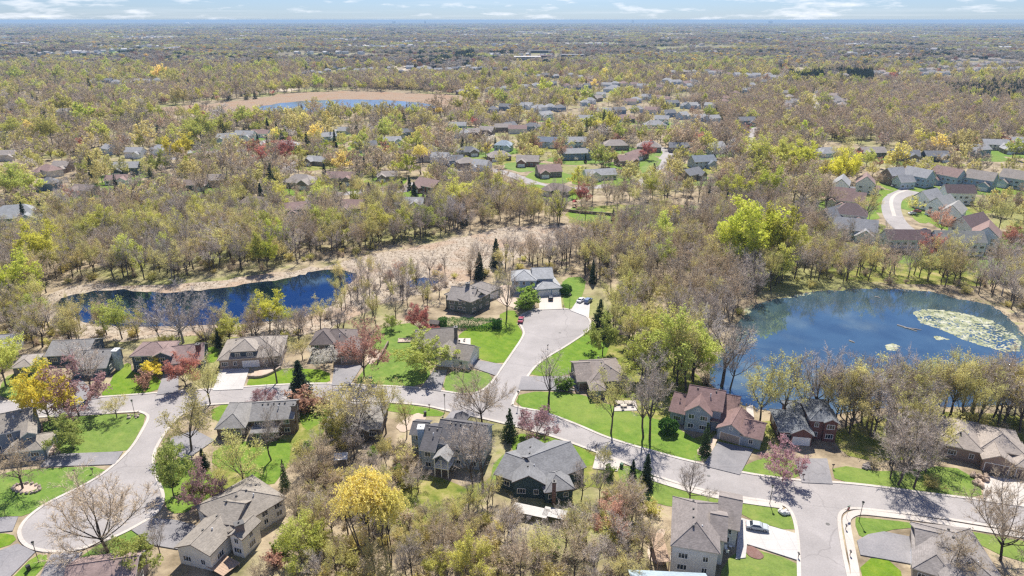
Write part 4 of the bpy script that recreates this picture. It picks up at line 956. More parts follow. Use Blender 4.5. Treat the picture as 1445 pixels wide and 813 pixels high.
LF = {'budding': leaf_mat('bud_olive', (.66, .60, .23)), 'leafy': leaf_mat('leaf_yellow_green', (.58, .59, .15)), 'bright': leaf_mat('leaf_lime', (.58, .60, .10)), 'fresh': leaf_mat('leaf_fresh_green', (.42, .47, .13)), 'maple': leaf_mat('leaf_russet', (.58, .35, .25)), 'red': leaf_mat('leaf_red', (.56, .24, .19)),
      'pink': leaf_mat('blossom_pink', (.50, .31, .32)), 'gold': leaf_mat('leaf_gold', (.88, .76, .24), .15, .5), 'yellow': leaf_mat('leaf_yellow', (.80, .73, .11), .2), 'brown': leaf_mat('bud_tan', (.50, .395, .26)),
      'white': leaf_mat('blossom_white', (.74, .70, .62), .2), 'spruce': leaf_mat('needle_dark', (.050, .078, .045), .45, .15), 'pine': leaf_mat('needle_green', (.085, .13, .05), .45, .2), 'hedge': leaf_mat('hedge_green', (.10, .20, .045), .4, .3), 'shrubg': leaf_mat('shrub_green', (.26, .35, .07))}

class TB:
    """one tree: bark tubes in one mesh, twigs and leaves in the other (all in metres, standing at the origin)"""
    def __init__(s, seed): s.r = np.random.default_rng(seed); s.bark = MB(); s.tw = []; s.lf = []
    def limb(s, p, d, ln, r0, r1, n=5, sides=4, up=.12, wob=.16):
        pts = [np.array(p, float)]; d = np.array(d, float); d /= np.linalg.norm(d)
        for i in range(n):
            d = d + s.r.normal(0, wob, 3) + np.array([0, 0, up]); d /= np.linalg.norm(d)
            pts.append(pts[-1] + d * ln / n)
        s.bark.tube(pts, [r0 + (r1 - r0) * i / n for i in range(n + 1)], sides, 0, False)
        return pts, d
    def at(s, pts, t_):
        x = t_ * (len(pts) - 1); i = min(int(x), len(pts) - 2); f = x - i
        return pts[i] * (1 - f) + pts[i + 1] * f, (pts[i + 1] - pts[i])
    def twig(s, a, b, w): s.tw.append((a, b, w))
    def meshes(s, name, bm, tm, lm):
        v = []; f = []; mi = []
        if s.tw:
            A = np.array([q[0] for q in s.tw]); B = np.array([q[1] for q in s.tw]); wd = np.array([q[2] for q in s.tw])
            D = B - A; sd = np.cross(D, s.r.normal(0, 1, D.shape)); sd /= np.linalg.norm(sd, axis=1)[:, None] + 1e-9
            V = np.stack([A - sd * wd[:, None] / 2, A + sd * wd[:, None] / 2, B], 1).reshape(-1, 3)
            v.append(V); f.append(np.arange(len(V)).reshape(-1, 3)); mi += [0] * len(A)
        off = len(v[0]) if v else 0
        quads = []
        if s.lf:
            P = np.concatenate([q[0] for q in s.lf]); S = np.concatenate([np.broadcast_to(q[1], len(q[0])) for q in s.lf])
            a = s.r.normal(0, 1, P.shape); a /= np.linalg.norm(a, axis=1)[:, None]
            b = np.cross(a, s.r.normal(0, 1, P.shape)); b /= np.linalg.norm(b, axis=1)[:, None] + 1e-9
            a *= S[:, None]; b *= S[:, None] * .62
            V = np.stack([P - a, P + b * 1.1, P + a, P - b], 1).reshape(-1, 3)
            v.append(V); quads = (np.arange(len(V)).reshape(-1, 4) + off).tolist(); mi += [1] * len(P)
        V = np.concatenate(v); faces = (f[0].tolist() if f else []) + quads
        me = bpy.data.meshes.new(name + '_crown'); me.from_pydata(V.tolist(), [], faces)
        me.materials.append(tm); me.materials.append(lm); me.polygons.foreach_set('material_index', mi); me.update()
        return s.bark.data(name + '_trunk', [bm], True), me

def decid(seed, H=15, spread=1.0, trunk=.3, limbs=7, subs=8, twn=11, tln=4, leaves=0, lsize=.2, rise=.9, bm=None, tm=None, lm=None, tww=.055, name='tree', droop=0.0, ltop=False, slim=1.0):
    s = TB(seed); r = s.r; th = H * trunk; r0 = H * .0165
    tp, td = s.limb((0, 0, -.3), (r.normal(0, .04), r.normal(0, .04), 1), th + .3, r0, r0 * .72, 4, 7, .1, .05)
    L = []
    for i in range(limbs):
        az = i * 2.4 + r.uniform(-.4, .4); last = i >= limbs - 2
        el = r.uniform(.6, 1.05) * rise if not last else r.uniform(1.2, 1.5)
        q, _ = s.at(tp, min(1, .72 + .28 * (i + 1) / limbs))
        ln = (H - th) * (r.uniform(.72, .95) if not last else r.uniform(.95, 1.05)) * (1 if el > .9 else .92)
        d = np.array([math.cos(az) * math.cos(el) * spread, math.sin(az) * math.cos(el) * spread, math.sin(el)])
        pts, dd = s.limb(q, d, ln, r0 * r.uniform(.38, .52), r0 * .06, 6, 5, .10 - droop * .1, .13); L.append((pts, ln))
        for j in range(subs):
            t_ = .25 + .72 * (j + r.uniform(.1, .9)) / subs; q2, d2 = s.at(pts, t_); d2 = d2 / np.linalg.norm(d2)
            o = r.normal(0, 1, 3); o -= d2 * np.dot(o, d2); o /= np.linalg.norm(o); o[2] += .25 - droop
            l2 = ln * r.uniform(.26, .42) * (1.15 - .55 * t_) * slim
            p2, _ = s.limb(q2, d2 * .75 + o * (.8 * min(1.2, spread + .1)), l2, r0 * .15 * (1.2 - t_ * .6), r0 * .03, 4, 3, .08 - droop * .2, .16); L.append((p2, l2))
    base = []
    for pts, ln in L:
        for j in range(twn):
            t_ = .3 + .7 * (j + r.uniform(0, 1)) / twn; q, d = s.at(pts, min(t_, 1)); d = d / (np.linalg.norm(d) + 1e-9)
            o = r.normal(0, 1, 3); o /= np.linalg.norm(o); dd = d * .8 + o * .75 + np.array([0, 0, .22 - droop * .9]); dd /= np.linalg.norm(dd)
            l3 = H * r.uniform(.045, .10); e = q + dd * l3; s.twig(q, e, tww)
            for k in range(tln):
                u = r.uniform(.25, 1); o = r.normal(0, 1, 3); o /= np.linalg.norm(o)
                d4 = dd * .8 + o * .8 + np.array([0, 0, .12 - droop]); d4 /= np.linalg.norm(d4); q4 = q + dd * l3 * u; e4 = q4 + d4 * H * r.uniform(.022, .055)
                s.twig(q4, e4, tww * .72); base.append(e4)
    if leaves and base:
        B = np.array(base); idx = r.integers(0, len(B), leaves)
        s.lf.append((B[idx] + r.normal(0, H * .014, (leaves, 3)), lsize * r.uniform(.6, 1.3, leaves)))
    return s.meshes(name, bm or BK, tm or TW, lm or LF['budding'])

def conifer(seed, H=14, rad=.22, name='spruce', lm=None, open_=0.0):
    s = TB(seed); r = s.r
    s.limb((0, 0, -.3), (0, 0, 1), H * .96, H * .014, .02, 5, 6, 0, .01)
    z = H * .05; P = []; S = []
    while z < H * .985:
        fr = z / H; R_ = H * rad * (1 - fr) ** .85 * r.uniform(.82, 1.12) + .12; n = max(4, int(5 + R_ * 3.2))
        for k in range(n):
            az = r.uniform(0, 6.283); rr = R_ * r.uniform(.75, 1.1); tip = np.array([math.cos(az) * rr, math.sin(az) * rr, z - rr * .22])
            q = np.array([0, 0, z]); s.twig(q, tip, .09)
            m = int(5 + rr * 4.5); f = r.uniform(.2, 1.02, m) ** .8
            pp = q + (tip - q) * f[:, None] + r.normal(0, .13, (m, 3)) - np.array([0, 0, 1]) * r.uniform(0, .22, m)[:, None]
            P.append(pp); S.append(np.full(m, .24) * r.uniform(.7, 1.3, m))
        z += H * .028 * (1.0 + open_)
    s.lf.append((np.concatenate(P), np.concatenate(S)))
    return s.meshes(name, BKD, BKD, lm or LF['spruce'])

def willow(seed, H=16, name='willow', lm=None, tm=None, n=430, wide=.36):
    s = TB(seed); r = s.r; th = H * .42; r0 = H * .016
    for q in range(3):
        s.limb((r.normal(0, .3), r.normal(0, .3), -.3), (r.normal(0, .22), r.normal(0, .22), 1), H * .72, r0 * .8, r0 * .25, 6, 6, .1, .07)
    P = []; S = []
    cl = [np.array([math.cos(k * 2.4) * wide * H * .62 * math.sqrt((k + .5) / 14), math.sin(k * 2.4) * wide * H * .62 * math.sqrt((k + .5) / 14), H * (.84 + .05 * math.cos(k * 1.7) - .10 * (k / 14))]) for k in range(14)]
    for c in cl: s.limb((0, 0, th), c - np.array([0, 0, th]), np.linalg.norm(c - np.array([0, 0, th])), r0 * .3, r0 * .07, 5, 4, .04, .1)
    for i in range(n):
        c = cl[int(r.integers(len(cl)))]; o = r.normal(0, 1, 3); o /= np.linalg.norm(o); o[2] = abs(o[2]) * .9
        a = c + o * H * np.array([.14, .14, .12]) * r.uniform(.3, 1.05); ln = H * r.uniform(.07, .20); b = a + np.array([o[0] * .14 * H, o[1] * .14 * H, -ln]) * r.uniform(.6, 1)
        mid = (a + b) / 2 + np.array([o[0], o[1], .5]) * .5; s.twig(a, mid, .08); s.twig(mid, b, .06); s.twig(c, a, .06)
        m = 24; f = r.uniform(0, 1, m)[:, None]; P.append(np.where(f < .5, a + (mid - a) * f * 2, mid + (b - mid) * (f * 2 - 1)) + r.normal(0, .17, (m, 3))); S.append(.19 * r.uniform(.6, 1.3, m))
    s.lf.append((np.concatenate(P), np.concatenate(S)))
    return s.meshes(name, BKD, tm or TWB, lm or LF['gold'])

def shrub(seed, H=2.5, name='shrub', lm=None, tm=None, leaves=900, lsize=.16, stems=14, twn=9, flat=1.0):
    s = TB(seed); r = s.r; E = []
    for i in range(stems):
        az = r.uniform(0, 6.28); el = r.uniform(.6, 1.5); d = (math.cos(az) * math.cos(el), math.sin(az) * math.cos(el), math.sin(el) * flat)
        pts, _ = s.limb((r.normal(0, .2), r.normal(0, .2), -.1), d, H * r.uniform(.7, 1.05), .035, .01, 4, 3, .05, .15)
        for j in range(twn * 2):
            q, d2 = s.at(pts, r.uniform(.2, 1)); o = r.normal(0, 1, 3); o /= np.linalg.norm(o); e = q + (d2 / np.linalg.norm(d2) * .5 + o) * H * r.uniform(.08, .2)
            s.twig(q, e, .04); E.append(e)
            for k in range(3): o = r.normal(0, 1, 3); e2 = e + o * H * .06; s.twig(e - (e - q) * r.uniform(0, .6), e2, .03); E.append(e2)
    if leaves:
        E = np.array(E); s.lf.append((E[r.integers(0, len(E), leaves)] + r.normal(0, H * .035, (leaves, 3)), lsize * r.uniform(.6, 1.3, leaves)))
    return s.meshes(name, BK, tm or TW, lm or LF['shrubg'])

def ball(seed, Rr=1.6, H=2.6, lm=None, n=2600, name='bush', box=None):
    """dense clipped bush or hedge: leaves over a rounded body"""
    s = TB(seed); r = s.r
    s.limb((0, 0, -.1), (0, 0, 1), H * .6, .07, .03, 3, 5)
    o = r.normal(0, 1, (n, 3)); o /= np.linalg.norm(o, axis=1)[:, None]; k = r.uniform(.55, 1.0, n) ** .5
    if box is None: P = o * k[:, None] * np.array([Rr, Rr, H / 2]) * (1 + .12 * np.sin(o[:, :1] * 5 + o[:, 1:2] * 4)) + np.array([0, 0, H / 2])
    else:
        P = r.uniform(-1, 1, (n, 3)); ax = r.integers(0, 3, n); sg = np.sign(r.normal(0, 1, n)); P[np.arange(n), ax] = sg * r.uniform(.75, 1.05, n); P = P * np.array([box[0] / 2, box[1] / 2, H / 2]) + np.array([0, 0, H / 2 + .05])
        P[:, 2] += .18 * np.sin(P[:, 0] * 1.9)
    s.lf.append((P, .17 * r.uniform(.6, 1.3, n)))
    s.twig(np.zeros(3), np.array([0, 0, H * .5]), .05)
    return s.meshes(name, BKD, BKD, lm or LF['hedge'])

# prototypes: kind -> list of (trunk mesh, crown mesh, nominal height)
PR = {}
def add(kind, H, fn, *seeds, **kw): PR[kind] = [(*fn(sd, H=H, name=kind, **kw), H) for sd in seeds]
add('bare_tree', 15, decid, 1, 2, 3, spread=1.0, limbs=7, subs=9, twn=12, tln=5)
add('slim_bare_tree', 16, decid, 11, 12, spread=.55, trunk=.34, limbs=6, subs=7, twn=10, tln=4, rise=1.15, slim=.85)
add('wide_bare_tree', 15, decid, 21, 22, spread=1.35, trunk=.24, limbs=10, subs=12, twn=15, tln=5, rise=.85, tm=TWB, bm=BKD)
add('pale_tree', 14, decid, 31, spread=1.2, trunk=.25, limbs=8, subs=9, twn=12, tln=5, tm=TWP, bm=BKP)
add('brown_tree', 15, decid, 41, 42, spread=1.0, limbs=7, subs=9, twn=11, tln=4, tm=TWB, lm=LF['brown'], leaves=1500, lsize=.15)
add('budding_tree', 15, decid, 51, 52, 53, spread=1.0, limbs=7, subs=9, twn=11, tln=4, tm=TWO, leaves=2500, lsize=.15)
add('slim_budding_tree', 17, decid, 61, 62, spread=.6, trunk=.33, limbs=6, subs=8, twn=10, tln=4, tm=TWO, leaves=2000, lsize=.16, rise=1.12)
add('leafy_tree', 14, decid, 71, 72, spread=1.05, limbs=8, subs=9, twn=9, tln=4, tm=TWO, lm=LF['leafy'], leaves=6500, lsize=.20)
add('lime_tree', 14, decid, 81, spread=.95, limbs=8, subs=8, twn=9, tln=4, tm=TWO, lm=LF['bright'], leaves=6500, lsize=.22)
add('green_tree', 11, decid, 91, 92, spread=1.05, trunk=.2, limbs=8, subs=8, twn=9, tln=3, tm=TWO, lm=LF['fresh'], leaves=6000, lsize=.2)
add('russet_maple', 11, decid, 101, 102, spread=.95, trunk=.22, limbs=8, subs=8, twn=11, tln=4, tm=TWR, lm=LF['maple'], leaves=3200, lsize=.16)
add('red_maple', 11, decid, 111, spread=1.0, trunk=.2, limbs=8, subs=8, twn=10, tln=4, tm=TWR, lm=LF['red'], leaves=5000, lsize=.18)
add('pink_crabapple', 7, decid, 121, 122, spread=1.4, trunk=.16, limbs=9, subs=8, twn=10, tln=4, tm=TWR, lm=LF['pink'], leaves=4200, lsize=.12, tww=.045)
add('yellow_tree', 11, decid, 131, spread=1.1, trunk=.22, limbs=8, subs=8, twn=10, tln=4, tm=TWO, lm=LF['yellow'], leaves=8000, lsize=.18)
add('white_blossom_tree', 7, decid, 141, spread=1.3, trunk=.15, limbs=9, subs=8, twn=9, tln=3, tm=TWP, lm=LF['white'], leaves=3800, lsize=.13)
add('golden_willow', 17, willow, 151, 152)
add('spruce_tree', 13, conifer, 161, 162)
add('pine_tree', 12, conifer, 171, rad=.30, lm=LF['pine'], open_=.5)
add('grey_shrub', 3, shrub, 181, 182, leaves=350, tm=TW, lm=LF['brown'])
add('olive_shrub', 3.2, shrub, 191, 192, leaves=1300, tm=TWO, lm=LF['budding'])
add('green_shrub', 2.6, shrub, 201, leaves=1700, lsize=.17)
add('russet_shrub', 2.4, shrub, 211, leaves=900, tm=TWR, lm=LF['maple'])
add('round_bush', 2.6, ball, 221)

CAT = lambda k: 'shrub' if k.endswith('shrub') or k.endswith('bush') else 'tree'
NTREE = {}
def plant(kind, xy, H, label, group=None, wide=1.0, var=None, rot=None):
    v = NTREE.get(kind, 0); NTREE[kind] = v + 1
    tk, cr, H0 = PR[kind][(v if var is None else var) % len(PR[kind])]; s = H / H0
    root = thing(kind, label, CAT(kind), (xy[0], xy[1], 0), rng.uniform(0, 6.28) if rot is None else rot, group, scale=(s * wide, s * wide, s))
    link('trunk' if CAT(kind) == 'tree' else 'stem', tk, root); link('crown' if CAT(kind) == 'tree' else 'foliage', cr, root)
    TREEP.append((xy[0], xy[1])); return root
TREEP = []
def T(kind, bx, by, ty, label, wide=1.0, var=None, rot=None, group=None):
    p = U(bx, by); return plant(kind, p, top_height(p, ty), label, group, wide, var, rot)

# ---------------------------------------------------------------- trees that stand out, one by one
T('wide_bare_tree', 153, 779, 672, 'big spreading bare tree on the grass tip of the pear shaped court', 1.2, 0)
T('brown_tree', 32, 690, 628, 'bare reddish brown tree in a stone ringed bed', 1.35)
T('yellow_tree', 71, 598, 522, 'bright yellow flowering tree beside the bare purple one at the street', 1.0)
T('pink_crabapple', 112, 588, 514, 'dusky mauve tree with a forked trunk at the street edge', 1.0)
T('budding_tree', 165, 590, 560, 'small pale budding tree by the lamp post on the wedge shaped lawn', 1.5)
T('green_tree', 104, 634, 594, 'rounded fresh green tree on the wedge shaped lawn', 1.25)
T('yellow_tree', 218, 531, 509, 'small golden round tree in front of the navy house', 1.35)
T('red_maple', 263, 546, 502, 'small rust red tree beside the navy house garage', 1.2)
T('budding_tree', 297, 571, 507, 'slender budding tree between the navy house drive and the street', .95)
T('budding_tree', 270, 637, 560, 'large olive budding tree in the court junction planting', 1.2)
T('spruce_tree', 289, 662, 632, 'small dark spruce under the big olive budding tree', 1.1)
T('bare_tree', 391, 541, 470, 'bare grey tree on the lawn of the tan hip roofed house', 1.0)
T('spruce_tree', 425, 558, 508, 'dark spruce between the street and the brown pyramid roof', 1.5)
T('russet_shrub', 428, 580, 550, 'russet bush at the foot of the dark spruce', 1.2)
T('russet_shrub', 440, 577, 556, 'second russet bush on the street side of the dark spruce', 1.1)
T('bare_tree', 466, 578, 543, 'small thin bare tree on the verge south of the street', 1.0)
T('russet_maple', 514, 533, 458, 'tall russet budding tree at the dark driveway', 1.0)
T('green_tree', 601, 527, 478, 'round light green tree on the cottage lawn', 1.45)
T('wide_bare_tree', 680, 597, 520, 'bare vase shaped tree at the street junction', 1.05)
T('pine_tree', 719, 620, 576, 'green pine beside the pink crabapple south of the street', .9)
T('pink_crabapple', 758, 619, 576, 'pink crabapple in bloom south of the street', 1.2)
T('slim_bare_tree', 774, 573, 500, 'slim bare tree at the court mouth verge', 1.3)
T('green_shrub', 792, 551, 534, 'fresh green bush by the drive of the brown rambler', 1.2)
T('slim_budding_tree', 862, 612, 528, 'thin straight budding tree in front of the brown rambler', .9)
T('bare_tree', 908, 617, 505, 'tall bare twin trunk tree on the verge between rambler and gabled house', .8)
T('slim_bare_tree', 917, 622, 512, 'second bare trunk leaning by the tall twin trunk tree', .9)
T('round_bush', 943, 611, 592, 'round clipped dark green bush beside the gabled house', 1.0)
T('pine_tree', 994, 641, 596, 'sparse small conifer in the curved bed of the gabled house', .7)
T('bare_tree', 973, 714, 651, 'bare tree on the verge above the tall cream house', 1.05)
T('spruce_tree', 892, 680, 648, 'smaller of the paired spruces near the street', .95)
T('spruce_tree', 911, 688, 640, 'taller of the paired spruces near the street', 1.0)
T('pink_crabapple', 1104, 679, 628, 'pink crabapple in bloom before the red brick house', .95)
T('wide_bare_tree', 1412, 791, 680, 'large bare tree on the lawn behind the corner house', .95, 1)
T('brown_tree', 1342, 820, 756, 'brown budding tree over the roof of the corner house', 1.1)
T('lime_tree', 1064, 386, 292, 'huge yellow green tree above the bare wood north of the round pond', 1.25)
T('lime_tree', 1040, 384, 300, 'yellow green tree joined to the huge one at its western side', .9)
T('lime_tree', 1088, 388, 302, 'yellow green tree joined to the huge one at its eastern side', .9)
T('golden_willow', 522, 795, 662, 'golden weeping willow rising over the lower wood', .72, 0)
T('golden_willow', 552, 800, 685, 'smaller golden willow half joined to the big golden one', .55, 1)
T('white_blossom_tree', 458, 520, 490, 'small white flowering tree before the brown pyramid roof', 1.2)
T('budding_tree', 427, 508, 476, 'olive round tree between the tan and the brown house', 1.3)
T('lime_tree', 381, 470, 420, 'lime green drooping tree on the bank of the long pond', 1.2)
T('pale_tree', 259, 484, 402, 'wide whitish bare tree in front of the long pond', 1.3)
T('bare_tree', 226, 480, 428, 'purple grey bare tree next to the whitish one by the long pond', 1.1)
T('bare_tree', 293, 496, 436, 'bare tree behind the chimney of the navy house', 1.1)
T('leafy_tree', 325, 484, 448, 'bushy yellow green tree behind the tan house', 1.3)
T('spruce_tree', 309, 490, 462, 'narrow dark spruce beside the bushy yellow green tree', .8)
T('budding_tree', 195, 478, 436, 'leaning yellow green tree on the long pond bank', 1.1)
T('bare_tree', 130, 560, 480, 'bare grey tree in front of the slate blue house', 1.1)
T('bare_tree', 60, 490, 430, 'spreading bare tree above the white walled gable', 1.2)
T('leafy_tree', 8, 545, 478, 'yellow green tree cut by the picture edge above the street', 1.0)
T('russet_shrub', 205, 545, 524, 'reddish bush under the small golden tree', .9)
T('pink_crabapple', 372, 575, 548, 'low pink tree by the split house and the street', 1.25)
T('bare_tree', 383, 650, 578, 'bare tree over the rear of the split house', .9)
T('budding_tree', 346, 690, 606, 'olive multi stemmed tree on the back lawn of the split house', 1.0)
T('pine_tree', 403, 690, 648, 'narrow grey green evergreen on the back lawn edge', .6)
T('green_tree', 245, 700, 632, 'fresh green tree on the court bank by the dark spruce', .75)
T('pink_crabapple', 292, 722, 660, 'dark twisted bare tree with mauve twigs above the grey house', .8)
T('bare_tree', 227, 785, 735, 'small bare tree by the parking of the grey house', .8)
T('green_tree', 190, 812, 762, 'light green tree below the big bare court tree', 1.2)
T('bare_tree', 668, 690, 590, 'dense grey bare tree over the dark roofed house', .8)
T('slim_bare_tree', 682, 692, 600, 'second dense bare tree by the dark roofed house', 1.1)
T('bare_tree', 512, 620, 548, 'bare tree spreading over the shaded house', 1.2)
T('budding_tree', 492, 622, 538, 'olive tree standing above the shaded house', 1.3)
T('slim_budding_tree', 545, 612, 545, 'budding thin tree beside the sandy clearing', 1.0)
T('slim_budding_tree', 574, 617, 562, 'thin budding tree close to the dark roofed house chimney', .9)
T('green_shrub', 743, 432, 408, 'round yellow green bush by the garage of the blue house', 1.4)
T('bare_tree', 715, 450, 375, 'bare tree on the hedge end lawn', .85)
T('budding_tree', 704, 408, 378, 'yellow budding tree west of the blue house', .9)
T('round_bush', 797, 415, 402, 'round clipped green bush by the white garage doors', 1.1)
T('spruce_tree', 836, 400, 366, 'dark green spruce at the wood edge east of the blue house', .8)
T('pine_tree', 846, 462, 422, 'broad green pine beside the court turning circle', 1.1)
T('spruce_tree', 856, 478, 438, 'dark spruce just behind the broad court pine', 1.1)
T('green_tree', 850, 500, 452, 'light green tree with a shaded foot on the court lawn', 1.0)
T('budding_tree', 868, 470, 425, 'leafy olive tree between the court and the bare wood', 1.0)
T('green_tree', 552, 466, 445, 'small bright green sapling on the mown path', 1.1)
T('red_maple', 592, 470, 430, 'dark russet tree at the back of the cottage lawn', .9)
T('red_maple', 604, 478, 455, 'low red bush like tree by the garden shed', 1.3)
T('slim_budding_tree', 968, 552, 455, 'tall yellow green poplar over the gabled house', 1.1)
T('leafy_tree', 955, 545, 450, 'broad yellow green tree west of the tall poplar', 1.0)
T('leafy_tree', 930, 520, 440, 'yellow green tree at the back of the rambler lawn', 1.0)
T('slim_bare_tree', 1018, 545, 448, 'silvery bare tree leaning over the pond shore', 1.5)
T('bare_tree', 1030, 550, 470, 'bare tree overhanging the western pond shore', .9)
T('budding_tree', 1072, 596, 512, 'first budding tree on the south bank beside the gabled house', .95)
T('budding_tree', 1104, 594, 506, 'pale budding tree behind the brick house garage', .95)
T('bare_tree', 1131, 588, 508, 'bare shore tree behind the brick house garage roof', .9)
T('slim_bare_tree', 1148, 590, 502, 'tall thin shore tree behind the valley of the brick house roofs', 1.3)
T('bare_tree', 1166, 589, 497, 'bare shore tree behind the main ridge of the brick house', .9)
T('wide_bare_tree', 1186, 587, 502, 'wide bare shore tree behind the east end of the brick house', .8)
T('slim_budding_tree', 1204, 586, 506, 'thin olive shore tree just east of the brick house', 1.2)
T('red_maple', 1311, 372, 330, 'scarlet budding tree beside the white house decks', 1.0)
T('red_maple', 1425, 352, 322, 'scarlet low tree beside the tall white gable', 1.3)
T('russet_maple', 1328, 330, 294, 'mauve red tree in the middle of the bend lawns', 1.2)
T('russet_maple', 97, 290, 262, 'deep red maple beside the brown sunken house', 1.1)
T('green_tree', 228, 246, 216, 'bright green round tree beside the curved lane', 1.1)
T('golden_willow', 594, 246, 202, 'golden round willow in the middle suburb', .75)
T('golden_willow', 842, 192, 168, 'golden round willow by the tan pink roof', .8)
T('golden_willow', 620, 170, 150, 'golden willow beside the far pond', .8)
T('leafy_tree', 285, 205, 163, 'big rounded yellow green willow behind the lane houses', 1.5)
T('yellow_tree', 252, 232, 192, 'ochre broad tree west of the lane houses', 1.3)
T('red_maple', 1116, 232, 192, 'red tree near the corner of the bend street', .9) if False else None
for px, py, ty, lb in ((37, 318, 284, 'dark spruce in front of the faceted grey roof'), (60, 315, 281, 'second dark spruce beside the faceted grey roof'), (166, 275, 246, 'dark spruce by the white gabled brown roof'), (198, 200, 172, 'lone dark spruce in the western wood'),
    (247, 264, 245, 'short spruce at the lane bend'), (365, 208, 188, 'spruce in the trio by the grey hip roof'), (378, 210, 190, 'tallest spruce of the trio by the grey hip roof'), (392, 196, 172, 'spruce in the row north of the grey hip roof'), (404, 194, 170, 'spruce at the east end of the same row'), (379, 190, 166, 'spruce behind the pinkish roof'),
    (473, 208, 183, 'tall dark spruce beside the pale blue gable'), (459, 258, 230, 'dark spruce west of the mauve gables'), (481, 268, 250, 'small spruce before the mauve gables'), (505, 243, 222, 'spruce before the fenced field'), (515, 243, 220, 'spruce beside it before the fenced field'), (578, 268, 246, 'dark spruce near the mauve grey roof'), (567, 266, 248, 'dark spruce next to it near the mauve grey roof'),
    (598, 292, 270, 'slender cypress by the white garage'), (603, 293, 272, 'twin slender cypress by the white garage'), (865, 312, 294, 'dark spruce at the corner of the terraced yard'), (1008, 230, 210, 'dark spruce in the bend of the street'), (1000, 285, 262, 'small spruce by the eastern green yard'), (1120, 330, 290, 'dark spruce behind the huge yellow green tree'), (826, 230, 216, 'dark spruce beside the long blue house')):
    T('spruce_tree', px, py, ty, lb, .9)
for kd, px, py, ty, lb, wd in (('leafy_tree', 1072, 242, 194, 'large yellow green tree beside the straight lane', 1.2), ('leafy_tree', 1102, 236, 198, 'yellow green tree in the row east of the straight lane', 1.3), ('lime_tree', 1132, 244, 204, 'bright lime tree at the east end of that lane row', 1.3), ('lime_tree', 1084, 286, 240, 'lime tree above the orange play tower', 1.1), ('lime_tree', 1047, 290, 252, 'lime green bushy tree by the eastern yards', 1.2),
    ('yellow_tree', 1190, 262, 216, 'ochre tree at the wood corner above the bend hamlet', 1.1), ('leafy_tree', 1222, 236, 212, 'pale yellow round tree at the top of the bend hamlet', 1.3), ('brown_tree', 1130, 300, 236, 'broad tan domed tree in the bare wood', 1.5), ('brown_tree', 1165, 296, 250, 'tan domed tree beside the dark grey roofed house', 1.3), ('lime_tree', 62, 392, 322, 'bright lime tree at the west tip of the long pond', 1.0), ('lime_tree', 24, 430, 366, 'spreading lime tree at the picture edge by the long pond', 1.3), ('leafy_tree', 150, 345, 296, 'yellow green tree standing among bare crowns in the far bank wood', 1.1), ('leafy_tree', 188, 388, 336, 'yellow green tree low on the far bank of the long pond', 1.0),
    ('leafy_tree', 22, 282, 236, 'rounded yellow green tree above the faceted grey roof', 1.3), ('leafy_tree', 75, 205, 165, 'broad yellow green crown in the western wood', 1.4), ('leafy_tree', 20, 195, 168, 'bright yellow green crown at the western picture edge', 1.3), ('red_maple', 404, 232, 196, 'russet round tree in the lane suburb', 1.2), ('red_maple', 371, 232, 205, 'dark red tree near the spruce trio', 1.1), ('russet_maple', 791, 225, 197, 'russet twin tree before the flat toned roofs', 1.2), ('russet_maple', 755, 218, 192, 'russet tree between the taupe roofs', 1.2), ('red_maple', 913, 225, 200, 'russet red tree at the end of the street', 1.1), ('red_maple', 985, 212, 188, 'dark red tree between two slate roofs', 1.0),
    ('white_blossom_tree', 690, 205, 190, 'white blossoming tree beside the pale blue hip roof', 1.3), ('white_blossom_tree', 794, 205, 192, 'white blossoming tree between the slate gables and flat roofs', 1.3), ('leafy_tree', 642, 300, 255, 'olive rounded tree by the reed bed wood', 1.2), ('green_tree', 600, 330, 290, 'light green tree at the edge of the reed bed', 1.2), ('bare_tree', 706, 312, 255, 'big dark trunked bare tree above the reed bed', 1.0), ('bare_tree', 788, 318, 258, 'tall dark bare tree beside the terraced yard', .9), ('bare_tree', 268, 375, 300, 'tall dark trunked tree rising from the far bank', .9)):
    T(kd, px, py, ty, lb, wd)
NHAND = len(TREEP)
for k, (px, py) in enumerate([(628, 463), (644, 463), (660, 463), (676, 463), (692, 463), (703, 463)]):
    pass
# the long clipped hedge
_a, _b = U(620, 461), U(706, 463); _len = float(np.linalg.norm(_b - _a)); _tk, _cr = ball(77, lm=LF['hedge'], n=9000, box=(_len, 2.6), H=3.2, name='hedge')
hg = thing('hedge', 'long clipped dark green hedge between two court lawns', 'hedge', (*(_a + _b) / 2, 0), math.atan2(*(_b - _a)[::-1])); link('stem', _tk, hg); link('foliage', _cr, hg)

# ---------------------------------------------------------------- groves and the wooded suburb
WATERP = [pxs(p) for p in (CREEK, PONDP, FARP)] + [pxs([(-40, 53), (10, 50.5), (25, 53), (10, 56), (-40, 56)])]
MARSHP = [pxs(p) for p in MARSH]
def anyin(P, polys):
    m = np.zeros(len(P), bool)
    for q in polys:
        q = np.asarray([tuple(x[:2]) for x in q]); lo, hi = q.min(0), q.max(0)
        s = (P[:, 0] >= lo[0]) & (P[:, 0] <= hi[0]) & (P[:, 1] >= lo[1]) & (P[:, 1] <= hi[1])
        if s.any():
            r_ = np.zeros(len(P), bool); r_[s] = inpoly(P[s], q); m |= r_
    return m
def grow(poly, g):
    c = np.mean(poly, axis=0); return poly
def grid(lo, hi, a):
    st = math.sqrt(a); xs = np.arange(lo[0], hi[0], st); ys = np.arange(lo[1], hi[1], st)
    X, Y = np.meshgrid(xs, ys); P = np.stack([X.ravel(), Y.ravel()], 1); return P + rng.uniform(-.48, .48, P.shape) * st
